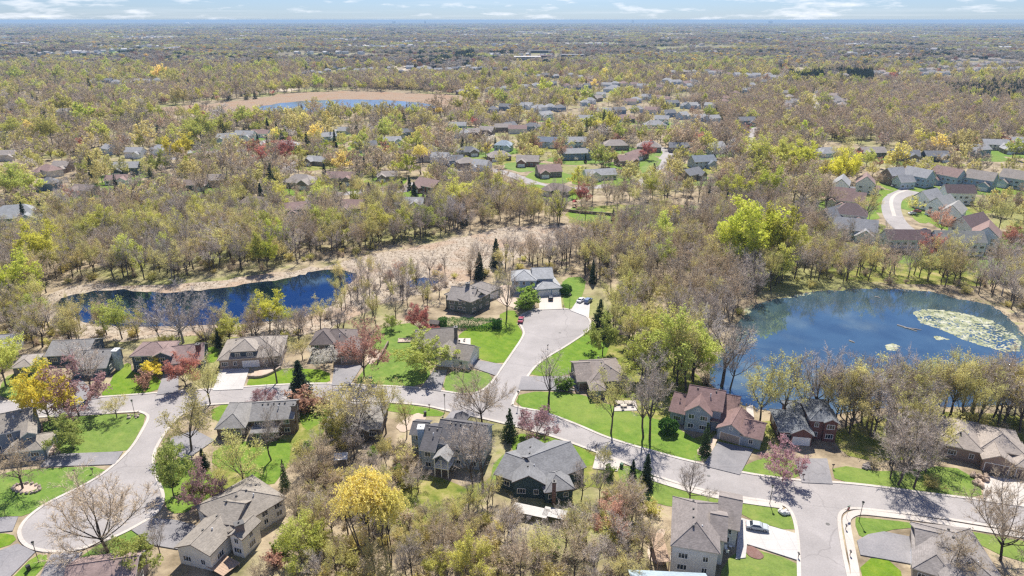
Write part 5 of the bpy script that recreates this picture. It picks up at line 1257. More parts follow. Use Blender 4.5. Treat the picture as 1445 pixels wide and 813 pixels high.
def field(P, scale, seed):
    """smooth value noise over the ground"""
    q = P / scale; i = np.floor(q).astype(int); f = q - i; f = f * f * (3 - 2 * f)
    def h(a, b): 
        v = np.sin(a * 127.1 + b * 311.7 + seed * 74.7) * 43758.5453; return v - np.floor(v)
    return (h(i[:, 0], i[:, 1]) * (1 - f[:, 0]) * (1 - f[:, 1]) + h(i[:, 0] + 1, i[:, 1]) * f[:, 0] * (1 - f[:, 1]) + h(i[:, 0], i[:, 1] + 1) * (1 - f[:, 0]) * f[:, 1] + h(i[:, 0] + 1, i[:, 1] + 1) * f[:, 0] * f[:, 1])
ROADP = [[tuple(x[:2]) for x in q] for q in ROADP]
ALLP, ALLK, ALLH, ALLG = [], [], [], []
PHR = {'bare_tree': 'bare grey tree', 'slim_bare_tree': 'tall thin bare tree', 'wide_bare_tree': 'wide crowned bare tree', 'pale_tree': 'pale barked bare tree', 'brown_tree': 'tan budding tree', 'budding_tree': 'olive budding tree', 'slim_budding_tree': 'tall thin budding tree',
       'leafy_tree': 'yellow green leafing tree', 'lime_tree': 'bright lime tree', 'green_tree': 'fresh green tree', 'russet_maple': 'russet budding tree', 'red_maple': 'red leafing tree', 'yellow_tree': 'yellow flowering tree', 'golden_willow': 'golden willow', 'spruce_tree': 'dark spruce', 'pine_tree': 'green pine',
       'grey_shrub': 'bare grey brush', 'olive_shrub': 'olive leafing brush', 'green_shrub': 'green brush', 'russet_shrub': 'russet brush', 'pink_crabapple': 'pink flowering tree', 'white_blossom_tree': 'white flowering tree', 'round_bush': 'round clipped bush'}
def grove(px, area, mix, hr, where, lawn_ok=False, shrubs=None, marsh_ok=False, avoid=3.0):
    poly = np.array(pxs(px)); P = grid(poly.min(0), poly.max(0), area); P = P[inpoly(P, poly)]
    bad = anyin(P, ROADP) | anyin(P, DRIVEP) | anyin(P, HOUSEP) | anyin(P, WATERP)
    if not lawn_ok: bad |= anyin(P, LAWNP)
    for c, w_, h_ in HOUSEZ:
        dd = float(np.hypot(*c))
        if dd > 600: continue
        v = -c / dd; rel = P - c; al = rel @ v; la = np.abs(rel @ np.array([-v[1], v[0]])); bad |= (al > -2) & (al < (8.5 * dd / 100 if dd > 280 else 15)) & (la < w_ / 2) & (rng.random(len(P)) < (.8 if dd > 280 else .6))
    if not marsh_ok: bad |= anyin(P, MARSHP)
    if len(TREEP):
        tp = np.array(TREEP); bad |= (np.min(np.linalg.norm(P[:, None] - tp[None], axis=2), axis=1) < avoid)
    P = P[~bad]; ks = list(mix); w = np.array([mix[k] for k in ks], float); w /= w.sum()
    K = rng.choice(len(ks), len(P), p=w)
    for p, k in zip(P, K):
        kind = ks[k]; h = rng.uniform(*hr)
        if CAT(kind) == 'shrub': h = rng.uniform(1.6, 3.8)
        if kind in ('pink_crabapple', 'white_blossom_tree'): h *= .55
        if kind in ('spruce_tree', 'pine_tree', 'russet_maple', 'green_tree', 'yellow_tree'): h *= .8
        ALLP.append(p); ALLK.append(kind); ALLH.append(h); ALLG.append(where)
BARE = dict(bare_tree=4, slim_bare_tree=3, brown_tree=2, budding_tree=2, slim_budding_tree=1.2, grey_shrub=3, olive_shrub=2)
grove([(-40, 330), (60, 318), (200, 312), (350, 303), (480, 300), (640, 292), (650, 330), (560, 348), (480, 366), (420, 377), (336, 388), (205, 400), (150, 396), (90, 402), (30, 432), (-40, 440)], 27,
      dict(bare_tree=3.2, slim_bare_tree=4, budding_tree=2, slim_budding_tree=2.6, leafy_tree=.7, brown_tree=2, pale_tree=.6, lime_tree=.25, grey_shrub=3, olive_shrub=2.4), (11, 17), 'in the wood on the far bank of the long pond')
grove([(-40, 440), (60, 436), (80, 450), (140, 470), (310, 470), (400, 462), (440, 474), (440, 486), (300, 490), (170, 484), (60, 500), (-40, 500)], 17,
      dict(bare_tree=3, budding_tree=3, slim_budding_tree=1, leafy_tree=.7, grey_shrub=4, olive_shrub=4, brown_tree=1), (9, 14), 'on the near bank of the long pond', marsh_ok=True)
grove([(400, 458), (440, 420), (500, 394), (570, 388), (630, 378), (652, 392), (640, 415), (600, 440), (560, 462), (440, 482), (420, 466), (460, 448), (485, 430)], 42,
      dict(slim_bare_tree=5, bare_tree=3, slim_budding_tree=2.5, budding_tree=1.0, grey_shrub=2, olive_shrub=1.5, russet_maple=.3), (8, 12.5), 'in the thin wood at the reed bed edge', marsh_ok=True)
grove([(650, 392), (720, 366), (850, 345), (870, 400), (836, 402), (826, 388), (790, 386), (720, 384), (690, 398), (660, 398)], 27,
      dict(slim_bare_tree=5, bare_tree=3, brown_tree=2, slim_budding_tree=2, grey_shrub=2, olive_shrub=2, spruce_tree=.4), (11, 16), 'in the wood behind the blue house', marsh_ok=True)
grove([(820, 335), (900, 325), (1000, 318), (1150, 322), (1200, 345), (1300, 378), (1445, 372), (1470, 440), (1430, 440), (1400, 424), (1330, 406), (1200, 400), (1100, 412), (1052, 432), (1036, 460), (1010, 490), (1000, 505), (960, 470), (900, 440), (860, 420), (866, 390)], 31,
      dict(bare_tree=5, slim_bare_tree=3.5, brown_tree=3, budding_tree=1.6, slim_budding_tree=1.2, leafy_tree=.3, grey_shrub=4, olive_shrub=1.5, pale_tree=.4), (12, 17.5), 'in the big bare wood north of the round pond')
grove([(862, 420), (900, 440), (960, 470), (1000, 505), (1004, 545), (980, 552), (940, 575), (905, 560), (880, 510), (866, 480)], 40,
      dict(leafy_tree=3, slim_budding_tree=3.5, budding_tree=3, bare_tree=2, pale_tree=1.2, grey_shrub=2, olive_shrub=2), (12, 18), 'in the leafing wood between the court and the round pond')
grove([(1062, 579), (1100, 586), (1150, 589), (1200, 584), (1250, 579), (1346, 574), (1470, 572), (1480, 622), (1440, 620), (1400, 612), (1340, 612), (1240, 620), (1180, 610), (1120, 608), (1066, 600)], 11,
      dict(slim_bare_tree=3, bare_tree=4, budding_tree=2.6, slim_budding_tree=1.5, brown_tree=.6, grey_shrub=1, olive_shrub=1), (14.5, 18.5), 'in the row of trees on the south bank of the round pond')
grove([(1216, 655), (1250, 630), (1300, 620), (1330, 650), (1326, 690), (1280, 694), (1225, 690)], 26,
      dict(budding_tree=2.4, bare_tree=4, slim_budding_tree=3, slim_bare_tree=3, grey_shrub=2, olive_shrub=1), (13, 18), 'in the tall clump between the brick and the taupe house', lawn_ok=True)
grove([(420, 640), (500, 622), (585, 650), (600, 700), (540, 700), (560, 720), (640, 735), (700, 690), (760, 712), (850, 690), (890, 705), (935, 760), (905, 840), (400, 840), (410, 760), (430, 700)], 9,
      dict(bare_tree=3.5, slim_bare_tree=1.5, brown_tree=3, budding_tree=3, slim_budding_tree=1, leafy_tree=.5, pale_tree=.6, russet_maple=.3, grey_shrub=9, olive_shrub=9, green_shrub=1), (6, 11.5), 'in the tangled wood below the street')
grove([(430, 585), (470, 590), (560, 590), (590, 610), (592, 645), (430, 655), (405, 640)], 36,
      dict(budding_tree=4, bare_tree=2, slim_budding_tree=1, grey_shrub=3, olive_shrub=4, green_shrub=1), (6, 10), 'in the yard thicket south of the street')
grove([(690, 650), (720, 620), (745, 640), (700, 690)], 40, dict(grey_shrub=2, olive_shrub=3), (3, 4), 'beside the dark roofed house')
grove([(840, 660), (935, 690), (955, 720), (930, 770), (880, 720), (830, 690)], 26, dict(budding_tree=2, leafy_tree=1.5, russet_maple=2, olive_shrub=3, green_shrub=1), (5, 8), 'in the hedge row west of the tall cream house', lawn_ok=True)
grove([(240, 640), (300, 640), (330, 690), (260, 735), (235, 720)], 55, dict(green_tree=2, budding_tree=2, olive_shrub=2, green_shrub=2), (5, 8), 'on the green bank of the pear shaped court', lawn_ok=True)
grove([(140, 795), (250, 775), (330, 800), (410, 760), (420, 840), (180, 840)], 28, dict(green_tree=1, budding_tree=2, brown_tree=1, olive_shrub=3, green_shrub=2, russet_shrub=1), (4, 8), 'around the grey house at the lower edge', lawn_ok=True)
grove([(-40, 470), (60, 470), (70, 540), (-40, 560)], 50, dict(budding_tree=2, leafy_tree=2, bare_tree=1, olive_shrub=2), (6, 10), 'by the white walled gable', lawn_ok=True)
grove([(-30, 590), (0, 590), (60, 640), (60, 680), (-30, 690)], 60, dict(olive_shrub=2, green_shrub=2, russet_shrub=1), (2, 3), 'around the blue grey house', lawn_ok=True)

# everything beyond: the wooded suburb out to about 1.6 km, house fronts kept partly clear
SUB = grid((-1500, 280), (1500, 1650), 98); u_ = np.abs(SUB[:, 0]) < SUB[:, 1] * .80 + 25; SUB = SUB[u_]
_d = np.hypot(SUB[:, 0], SUB[:, 1]); px_, py_ = proj(SUB[:, 0], SUB[:, 1])
keep = ((py_ < 322) | ((py_ < 405) & (px_ > 1400)))
keep &= (_d < 650) | (rng.random(len(SUB)) < .8)
gap = field(SUB, 55, 3); keep &= gap > .24; keep &= ~(inpoly(np.stack([px_, py_], 1), [(1150, 238), (1300, 225), (1460, 225), (1460, 300), (1400, 345), (1300, 350), (1180, 330)]) & (rng.random(len(SUB)) < .45))
keep &= ~(anyin(SUB, ROADP) | anyin(SUB, HOUSEP) | anyin(SUB, WATERP) | anyin(SUB, MARSHP) | anyin(SUB, LAWNP))
for pl in ([(600, 84), (690, 72), (712, 70), (700, 82), (640, 100), (560, 100)], [(1238, 120), (1330, 121), (1330, 126), (1235, 125)], [(1120, 95), (1150, 95), (1145, 103), (1120, 103)], [(560, 90), (650, 88), (660, 104), (540, 103)], [(720, 88), (850, 85), (850, 92), (720, 96)]):
    keep &= ~anyin(SUB, [pxs(pl)])
SUB = SUB[keep]
clr = np.zeros(len(SUB), bool)
for c, w_, h_ in HOUSEZ:
    dd = float(np.hypot(*c))
    if dd < 290: continue
    v = -c / dd; rel = SUB - c; al = rel @ v; la = np.abs(rel @ np.array([-v[1], v[0]]))
    clr |= (al > -2) & (al < 9.5 * dd / 100) & (la < w_ / 2 + 1.0)
for p_ in TREEP[:NHAND]:
    c = np.array(p_); dd = float(np.hypot(*c))
    if dd < 290: continue
    v = -c / dd; rel = SUB - c; al = rel @ v; la = np.abs(rel @ np.array([-v[1], v[0]])); clr |= (al > -2) & (al < 4.5 * dd / 100) & (la < 4.0)
r_ = rng.random(len(SUB)); SUBL = (clr & (r_ < .35)); SUB_k = ~(clr & (r_ >= .35) & (r_ < .95)); SUBL = SUBL[SUB_k]; SUB = SUB[SUB_k]
f1, f2, f3 = field(SUB, 95, 1), field(SUB, 60, 2), field(SUB, 180, 5)
px_, py_ = proj(SUB[:, 0], SUB[:, 1])
right_wood = (px_ > 960) & (py_ < 215) & (py_ > 118) & ~((px_ > 1090) & (px_ < 1210) & (py_ < 165))
gree = ((px_ > 780) & (px_ < 900) & (py_ > 130) & (py_ < 190)) | ((px_ > 1040) & (px_ < 1130) & (py_ > 190) & (py_ < 300))
con = inpoly(np.stack([px_, py_], 1), [(1330, 128), (1445, 120), (1445, 150), (1400, 148), (1340, 140)]) | inpoly(np.stack([px_, py_], 1), [(1112, 108), (1160, 106), (1165, 120), (1115, 118)]) | inpoly(np.stack([px_, py_], 1), [(1200, 104), (1230, 104), (1232, 122), (1200, 122)]) | inpoly(np.stack([px_, py_], 1), [(600, 80), (712, 62), (714, 74), (640, 88)])
names = ['bare_tree', 'brown_tree', 'budding_tree', 'leafy_tree', 'russet_maple', 'spruce_tree', 'golden_willow', 'pale_tree', 'lime_tree', 'red_maple', 'green_tree', 'slim_bare_tree']
for i, p in enumerate(SUB):
    w = np.array([.31, .16, .25, .10, .035, .045, .014, .035, .02, .018, .02, .08])
    if f1[i] > .58: w[[0, 1, 11]] *= 2.2
    if f2[i] > .60: w[[2, 3, 8]] *= 2.4
    if f3[i] > .72: w[5] *= 2.5
    if right_wood[i]: w = np.array([.42, .32, .10, .03, .03, .003, .005, .01, .01, .01, .01, .1])
    if gree[i]: w[[2, 3, 8, 10]] *= 2.4
    if con[i]: w = np.array([0, 0, .05, .05, 0, .9, 0, 0, 0, 0, 0, 0])
    w /= w.sum(); k = names[rng.choice(len(w), p=w)]; h = 12.5 * float(np.exp(rng.normal(0, .24)))
    if k == 'spruce_tree' and px_[i] > 1150 and py_[i] > 230: k = 'budding_tree'
    if right_wood[i]: h = rng.uniform(12, 16)
    if k in ('russet_maple', 'red_maple', 'green_tree'): h *= .75
    if SUBL[i]: h = rng.uniform(2.5, 4.5)
    ALLP.append(p); ALLK.append(k); ALLH.append(h); ALLG.append('in the wooded suburb beyond the ponds')
for pl in ([(1330, 130), (1445, 122), (1460, 148), (1400, 149), (1345, 142)], [(1112, 109), (1160, 107), (1165, 121), (1115, 119)], [(1200, 105), (1230, 105), (1232, 122), (1200, 122)], [(640, 80), (668, 74), (672, 84), (645, 90)], [(1160, 103), (1200, 104), (1200, 109), (1160, 108)]):
    poly = np.array(pxs(pl)); P = grid(poly.min(0), poly.max(0), 55); P = P[inpoly(P, poly)]
    for p in P[~anyin(P, HOUSEP)]: ALLP.append(p); ALLK.append('spruce_tree'); ALLH.append(rng.uniform(11, 17)); ALLG.append('in the dark conifer belt')
# denser cover inside the named woods of the middle distance
for pl, kinds, hr in (([(960, 215), (1000, 130), (1445, 125), (1445, 190), (1300, 200), (1200, 198), (1100, 190), (1060, 240), (1110, 310), (1000, 320), (985, 290), (1010, 260)], dict(bare_tree=5, brown_tree=4, slim_bare_tree=2, budding_tree=1.4, leafy_tree=.3), (10, 15)),
                      ([(150, 128), (250, 118), (440, 112), (640, 108), (660, 128), (440, 122), (330, 130), (230, 148)], dict(bare_tree=5, brown_tree=2, slim_bare_tree=3, budding_tree=2), (10, 15)),
                      ([(600, 262), (700, 262), (790, 285), (800, 318), (700, 322), (640, 330), (600, 320)], dict(budding_tree=4, bare_tree=3, brown_tree=3, leafy_tree=.6), (9, 14)),
                      ([(0, 290), (90, 290), (220, 275), (420, 262), (600, 285), (640, 292), (350, 305), (0, 335)], dict(bare_tree=4, budding_tree=3, brown_tree=3, leafy_tree=.8), (9, 14)),
                      ([(480, 106), (600, 104), (640, 108), (640, 130), (480, 122)], dict(bare_tree=5, brown_tree=2, budding_tree=2, leafy_tree=1), (10, 15))):
    poly = np.array(pxs(pl)); P = grid(poly.min(0), poly.max(0), 75); P = P[inpoly(P, poly)]
    P = P[~(anyin(P, ROADP) | anyin(P, HOUSEP) | anyin(P, WATERP) | anyin(P, MARSHP) | anyin(P, LAWNP))]
    bad = np.zeros(len(P), bool)
    for c, w_, h_ in HOUSEZ:
        dd = float(np.hypot(*c)); v = -c / dd; rel = P - c; al = rel @ v; la = np.abs(rel @ np.array([-v[1], v[0]]))
        bad |= (al > -2) & (al < 9.5 * dd / 100) & (la < w_ / 2 + 1.5)
    P = P[~bad]; ks = list(kinds); w = np.array([kinds[k] for k in ks], float); w /= w.sum()
    for p, k in zip(P, rng.choice(len(ks), len(P), p=w)):
        ALLP.append(p); ALLK.append(ks[k]); ALLH.append(rng.uniform(*hr)); ALLG.append('in the wooded suburb beyond the ponds')

ALLP = np.array(ALLP); ALLH = np.array(ALLH); DIST = np.sqrt(ALLP[:, 0] ** 2 + ALLP[:, 1] ** 2 + CAMH ** 2)
ax, ay = proj(ALLP[:, 0], ALLP[:, 1], ALLH * .6); vis = (ax > -5) & (ax < 1450) & (ay < 818)
order = np.argsort(-np.where(vis, ALLH / DIST, 0))
NIND = 430; single = np.zeros(len(ALLP), bool); got = 0
for i in order:
    if got >= NIND or not vis[i]: break
    if CAT(ALLK[i]) == 'shrub' and ALLH[i] / DIST[i] < .014: continue
    single[i] = True; got += 1
MARKS = {'the golden willow': (522, 795), 'the dark roofed house': (645, 630), 'the broad grey roofed house': (765, 690), 'the tall cream house': (985, 790), 'the shaded house': (495, 615), 'the grey angled house': (320, 760), 'the split house': (380, 600), 'the huge yellow green tree': (1064, 386),
    'the blue house': (757, 400), 'the hedge': (660, 463), 'the court pine': (848, 470), 'the rambler': (850, 545), 'the gabled house': (1000, 590), 'the brick house': (1150, 610), 'the taupe house': (1400, 645), 'the lily pads': (1370, 470), 'the solar roofed house': (1200, 285), 'the white house with decks': (1279, 335),
    'the slate blue house': (110, 515), 'the navy house': (235, 505), 'the tan hip roofed house': (350, 500), 'the brown pyramid roof': (460, 490), 'the whitish bare tree': (259, 484), 'the faceted grey roof': (22, 305), 'the west tip of the long pond': (80, 430), 'the east end of the long pond': (480, 385), 'the middle of the long pond': (290, 440),
    'the mauve gables': (482, 255), 'the brown hip roof': (426, 262), 'the terraced yard': (830, 305), 'the orange play tower': (946, 301), 'the small pool': (598, 398), 'the white garage by twin cypresses': (578, 290), 'the floating logs': (1280, 463), 'the wood edge scarlet tree': (1311, 372), 'the wide lane bend': (175, 292), 'the north shore of the round pond': (1200, 405), 'the west shore of the round pond': (1040, 470),
    'the lone dark spruce': (1120, 330), 'the court head cars': (825, 426), 'the mown path': (552, 466), 'the curved lane': (300, 214)}
ORD = ['first', 'second', 'third', 'fourth', 'fifth', 'sixth', 'seventh', 'eighth', 'ninth', 'tenth', 'eleventh', 'twelfth', 'thirteenth', 'fourteenth', 'fifteenth', 'sixteenth', 'seventeenth', 'eighteenth', 'nineteenth', 'twentieth']
MN = list(MARKS); MP = np.array([U(*MARKS[k]) for k in MN]); byl = {}
for i in np.nonzero(single)[0]:
    dd = np.linalg.norm(MP - ALLP[i], axis=1); j = int(np.argmin(dd)); byl.setdefault((ALLK[i], j), []).append((dd[j], i))
LAB = {}
for (k, j), v in byl.items():
    for n_, (_, i) in enumerate(sorted(v)): LAB[i] = ORD[min(n_, 19)] + ' ' + PHR[k] + ' from ' + MN[j]
for i in np.nonzero(single)[0]:
    plant(ALLK[i], ALLP[i], ALLH[i], LAB[i], PHR[ALLK[i]].replace('tree', 'trees').replace('brush', 'brushwood') + ' ' + ALLG[i], rng.uniform(.85, 1.15))

# ---------------------------------------------------------------- the rest of the woods: one mass each, drawn from trees that stand in them
def scatter(name, P, K, H, S, label, sources, cat=None):
    """a point for each tree; geometry nodes put copies of the source trees on them"""
    me = bpy.data.meshes.new(name); me.from_pydata([(x, y, 0) for x, y in P], [], [])
    for an, ty, val in (('kd', 'INT', K), ('rt', 'FLOAT', rng.uniform(0, 6.283, len(P)))):
        a = me.attributes.new(an, ty, 'POINT'); a.data.foreach_set('value', np.asarray(val, np.int32 if ty == 'INT' else np.float32))
    a = me.attributes.new('sc', 'FLOAT_VECTOR', 'POINT'); a.data.foreach_set('vector', np.asarray(S, np.float32).ravel())
    ob = link(name, me, None, label=label, category=cat); ob['kind'] = 'stuff'
    g = bpy.data.node_groups.new(name, 'GeometryNodeTree')
    g.interface.new_socket('Geometry', in_out='INPUT', socket_type='NodeSocketGeometry'); g.interface.new_socket('Geometry', in_out='OUTPUT', socket_type='NodeSocketGeometry')
    gi = g.nodes.new('NodeGroupInput'); go = g.nodes.new('NodeGroupOutput'); out = g.nodes.new('GeometryNodeJoinGeometry')
    def named(n_, ty):
        x = g.nodes.new('GeometryNodeInputNamedAttribute'); x.data_type = ty; x.inputs['Name'].default_value = n_; return [o for o in x.outputs if o.enabled and o.name == 'Attribute'][0]
    kd, rt, sc = named('kd', 'INT'), named('rt', 'FLOAT'), named('sc', 'FLOAT_VECTOR')
    cx_ = g.nodes.new('ShaderNodeCombineXYZ'); g.links.new(rt, cx_.inputs[2])
    for k, objs in enumerate(sources):
        jn = g.nodes.new('GeometryNodeJoinGeometry')
        for o_ in objs:
            oi = g.nodes.new('GeometryNodeObjectInfo'); oi.transform_space = 'ORIGINAL'; oi.inputs['Object'].default_value = o_; g.links.new(oi.outputs['Geometry'], jn.inputs[0])
        g2 = g.nodes.new('GeometryNodeGeometryToInstance'); g.links.new(jn.outputs[0], g2.inputs[0])
        cmp_ = g.nodes.new('FunctionNodeCompare'); cmp_.data_type = 'INT'; cmp_.operation = 'EQUAL'
        ii = [s for s in cmp_.inputs if s.enabled]; g.links.new(kd, ii[0]); ii[1].default_value = k
        ip = g.nodes.new('GeometryNodeInstanceOnPoints'); g.links.new(gi.outputs[0], ip.inputs['Points']); g.links.new(cmp_.outputs[0], ip.inputs['Selection'])
        g.links.new(g2.outputs[0], ip.inputs['Instance']); g.links.new(cx_.outputs[0], ip.inputs['Rotation']); g.links.new(sc, ip.inputs['Scale'])
        g.links.new(ip.outputs[0], out.inputs[0])
    g.links.new(out.outputs[0], go.inputs[0])
    md = ob.modifiers.new('scatter', 'NODES'); md.node_group = g
    return ob
rest = ~single
near = rest & (DIST < 430); mid = rest & (DIST >= 430)
kinds_n = sorted(set(np.array(ALLK)[near])); src = []; kmap = {}
byk = {}
for o_ in list(bpy.data.objects):
    if o_.parent is not None and o_.name.split('.')[0] in ('trunk', 'crown', 'stem', 'foliage') and o_.parent.get('category') in ('tree', 'shrub'):
        byk.setdefault((o_.parent.name.split('.')[0], o_.data.name.split('_trunk')[0].split('_crown')[0] if False else None), {}).setdefault(o_.parent.name, []).append(o_)
def sources_of(kind):
    """distinct trunk and crown pairs among the trees of a kind that stand in the scene"""
    seen = {}
    for o_ in bpy.data.objects:
        if o_.parent is None and o_.name.split('.')[0] == kind and o_.children:
            ch = list(o_.children); key = ch[1].data.name
            if key not in seen: seen[key] = ch
    return list(seen.values())
for k in kinds_n:
    s_ = sources_of(k)
    if not s_:
        i = [j for j in np.nonzero(near)[0] if ALLK[j] == k][0]; plant(k, ALLP[i], ALLH[i], PHR[k] + ' ' + ALLG[i], PHR[k] + 's ' + ALLG[i]); near[i] = False; s_ = sources_of(k)
    kmap[k] = list(range(len(src), len(src) + len(s_))); src += s_
idx = np.nonzero(near)[0]
K = [kmap[ALLK[i]][int(rng.integers(len(kmap[ALLK[i]])))] for i in idx]
S = np.array([[ALLH[i] / PR[ALLK[i]][0][2] * rng.uniform(.85, 1.2)] * 2 + [ALLH[i] / PR[ALLK[i]][0][2]] for i in idx])
scatter('woodland', ALLP[idx], K, None, S, 'mixed bare and budding trees filling the woods around the ponds', src, 'wood')

# lighter trees for the middle distance
def lod(kind, H, seed, tm, lm, leaves, lsize=.42, spread=1.05):
    return (*decid(seed, H=H, spread=spread, limbs=7, subs=6, twn=8, tln=4, leaves=leaves, lsize=lsize, tm=tm, lm=lm, tww=.15, name='mid_' + kind), H)
LOD = {'bare_tree': lod('bare_tree', 14, 301, TW, LF['brown'], 60), 'brown_tree': lod('brown_tree', 14, 302, TWB, LF['brown'], 420, .36), 'budding_tree': lod('budding_tree', 14, 303, TWO, LF['budding'], 800, .36), 'leafy_tree': lod('leafy_tree', 14, 304, TWO, LF['leafy'], 1300, .42),
       'russet_maple': lod('russet_maple', 12, 305, TWR, LF['maple'], 900, .36), 'red_maple': lod('red_maple', 12, 306, TWR, LF['red'], 1000, .36), 'lime_tree': lod('lime_tree', 14, 307, TWO, LF['bright'], 1300, .42), 'green_tree': lod('green_tree', 12, 308, TWO, LF['fresh'], 1200, .4),
       'golden_willow': lod('golden_willow', 14, 309, TWB, LF['gold'], 1300, .42, 1.2), 'pale_tree': lod('pale_tree', 14, 310, TWP, LF['white'], 120, .3), 'slim_bare_tree': lod('slim_bare_tree', 15, 311, TWB, LF['brown'], 40, .3, .7)}
c2 = conifer(312, 13, .23, 'mid_spruce', open_=1.2); LOD['spruce_tree'] = (*c2, 13)
src, kmap = [], {}
mi = np.nonzero(mid)[0]
for k in LOD:
    cand = [i for i in mi if ALLK[i] == k and vis[i]]
    if not cand: continue
    i = min(cand, key=lambda j: DIST[j]); mid[i] = False; tk, cr, H0 = LOD[k]; s = ALLH[i] / H0
    root = thing(k, PHR[k] + ' standing at the near fringe of the suburb wood', CAT(k), (*ALLP[i], 0), 0, None, scale=s)
    link('trunk', tk, root); link('crown', cr, root); kmap[k] = len(src); src.append(list(root.children))
mi = [i for i in np.nonzero(mid)[0] if ALLK[i] in kmap]
S = np.array([[ALLH[i] / LOD[ALLK[i]][2] * rng.uniform(.9, 1.35)] * 2 + [ALLH[i] / LOD[ALLK[i]][2] * rng.uniform(.85, 1.1)] for i in mi])
scatter('suburb_woodland', ALLP[mi], [kmap[ALLK[i]] for i in mi], None, S, 'mixed spring trees between the houses of the suburb', src, 'wood')

# far woodland: clumps of crowns
def clump(seed, cols, n=10, rad=34):
    r = np.random.default_rng(seed); V = []; Fc = []; M = []
    for i in range(n):
        c = r.normal(0, rad * .5, 2); h = r.uniform(9, 15); w = r.uniform(4.0, 6.5); m = 70
        o = r.normal(0, 1, (m, 3)); o /= np.linalg.norm(o, axis=1)[:, None]; kk = r.uniform(.5, 1, m)[:, None]
        Pp = o * kk * np.array([w, w, h * .36]) + np.array([c[0], c[1], h * .62]); a = r.normal(0, 1, (m, 3)); a /= np.linalg.norm(a, axis=1)[:, None]; b = np.cross(a, o); b /= np.linalg.norm(b, axis=1)[:, None] + 1e-9
        s_ = r.uniform(.7, 1.5, (m, 1)); q = np.stack([Pp - a * s_, Pp + b * s_, Pp + a * s_, Pp - b * s_], 1).reshape(-1, 3)
        off = len(V) * 0 + sum(len(v) for v in V); V.append(q); Fc += (np.arange(4 * m).reshape(-1, 4) + off).tolist(); M += [int(r.choice(len(cols)))] * m
    me = bpy.data.meshes.new('tree_clump'); me.from_pydata(np.concatenate(V).tolist(), [], Fc)
    for c in cols: me.materials.append(c)
    me.polygons.foreach_set('material_index', M); me.update(); return me
FM = {k: leaf_mat('far_' + k, c, .25, .35) for k, c in dict(olive=(.45, .43, .18), brown=(.37, .31, .235), grey=(.32, .295, .265), green=(.47, .51, .16), dark=(.04, .06, .045), gold=(.62, .45, .13), rust=(.34, .20, .14)).items()}
CL = [clump(401, [FM['brown'], FM['grey'], FM['grey']]), clump(402, [FM['olive'], FM['grey'], FM['brown']]), clump(403, [FM['olive'], FM['green'], FM['olive']]), clump(404, [FM['green'], FM['brown'], FM['gold'], FM['grey']]), clump(405, [FM['dark'], FM['dark'], FM['olive']]), clump(406, [FM['grey'], FM['brown'], FM['rust'], FM['brown']])]
FP = [];
for y0, y1, a in ((1550, 2600, 1500), (2600, 4500, 3200), (4500, 9000, 11000), (9000, 20000, 50000)):
    P = grid((-y1 * .85, y0), (y1 * .85, y1), a); P = P[np.abs(P[:, 0]) < P[:, 1] * .8]; FP.append(P)
FP = np.concatenate(FP); g1, g2 = field(FP, 420, 8), field(FP, 170, 9)
FP_k = ~(anyin(FP, WATERP) | anyin(FP, ROADP)) & (g1 * .5 + g2 * .5 > .30)
FP, g1, g2 = FP[FP_k], g1[FP_k], g2[FP_k]
TOWN = rng.uniform((-3600, 1750), (3600, 7500), (90, 2)); TOWN = TOWN[np.abs(TOWN[:, 0]) < TOWN[:, 1] * .78]; cl_ = np.zeros(len(FP), bool)
FIELD = rng.uniform((-4500, 1700), (4500, 8500), (46, 2)); FIELD = FIELD[np.abs(FIELD[:, 0]) < FIELD[:, 1] * .78]
for c in TOWN: cl_ |= (np.abs(FP[:, 0] - c[0]) < 150) & (FP[:, 1] - c[1] < 70) & (FP[:, 1] - c[1] > -.05 * c[1])
for c in FIELD:
    w_, d_ = rng.uniform(60, 200), rng.uniform(.03, .06) * c[1]; a_ = np.linspace(0, 6.283, 13)[:-1]
    cl_ |= (np.abs(FP[:, 0] - c[0]) < w_) & (np.abs(FP[:, 1] - c[1]) < d_ * 1.25)
    sheet('field', [c + np.array([w_ * math.cos(t_), d_ * math.sin(t_)]) * rng.uniform(.7, 1.1) for t_ in a_], .05 + .002 * rng.random(), MATS[('far_field', 'rough_grass', 'lawn_grass')[int(rng.integers(3))]])
for c, w_, h_ in HOUSEZ:
    dd = float(np.hypot(*c))
    if dd > 1300: cl_ |= (np.abs(FP[:, 0] - c[0]) < w_ / 2 + 22) & (FP[:, 1] - c[1] < 20) & (FP[:, 1] - c[1] > -6 * dd / 100)
FP, g1, g2 = FP[~cl_], g1[~cl_], g2[~cl_]
fd = np.hypot(FP[:, 0], FP[:, 1]); K = []
for i in range(len(FP)):
    w = np.array([.25, .27, .15, .12, .08, .13]); w[[0, 5]] *= 1 + 3.0 * (g2[i] > .56); w[[2, 3]] *= 1 + 4.0 * (g1[i] > .6); w[4] *= 1 + 5.0 * (g1[i] < .3)
    K.append(int(rng.choice(6, p=w / w.sum())))
S = np.array([[.9 + min(2.2, d / 4500)] * 2 + [rng.uniform(.8, 1.25)] for d in fd]); fs = []
for k in range(6):
    i = [j for j in range(len(FP)) if K[j] == k][0]
    o = link('tree_clump', CL[k], None, (*FP[i], 0), label='clump of far trees in the hazy plain', category='wood', group='far tree clumps'); o['kind'] = 'stuff'; fs.append([o]); K[i] = 99
scatter('far_woodland', FP, K, None, S, 'hazy woodland reaching to the horizon', fs, 'wood')
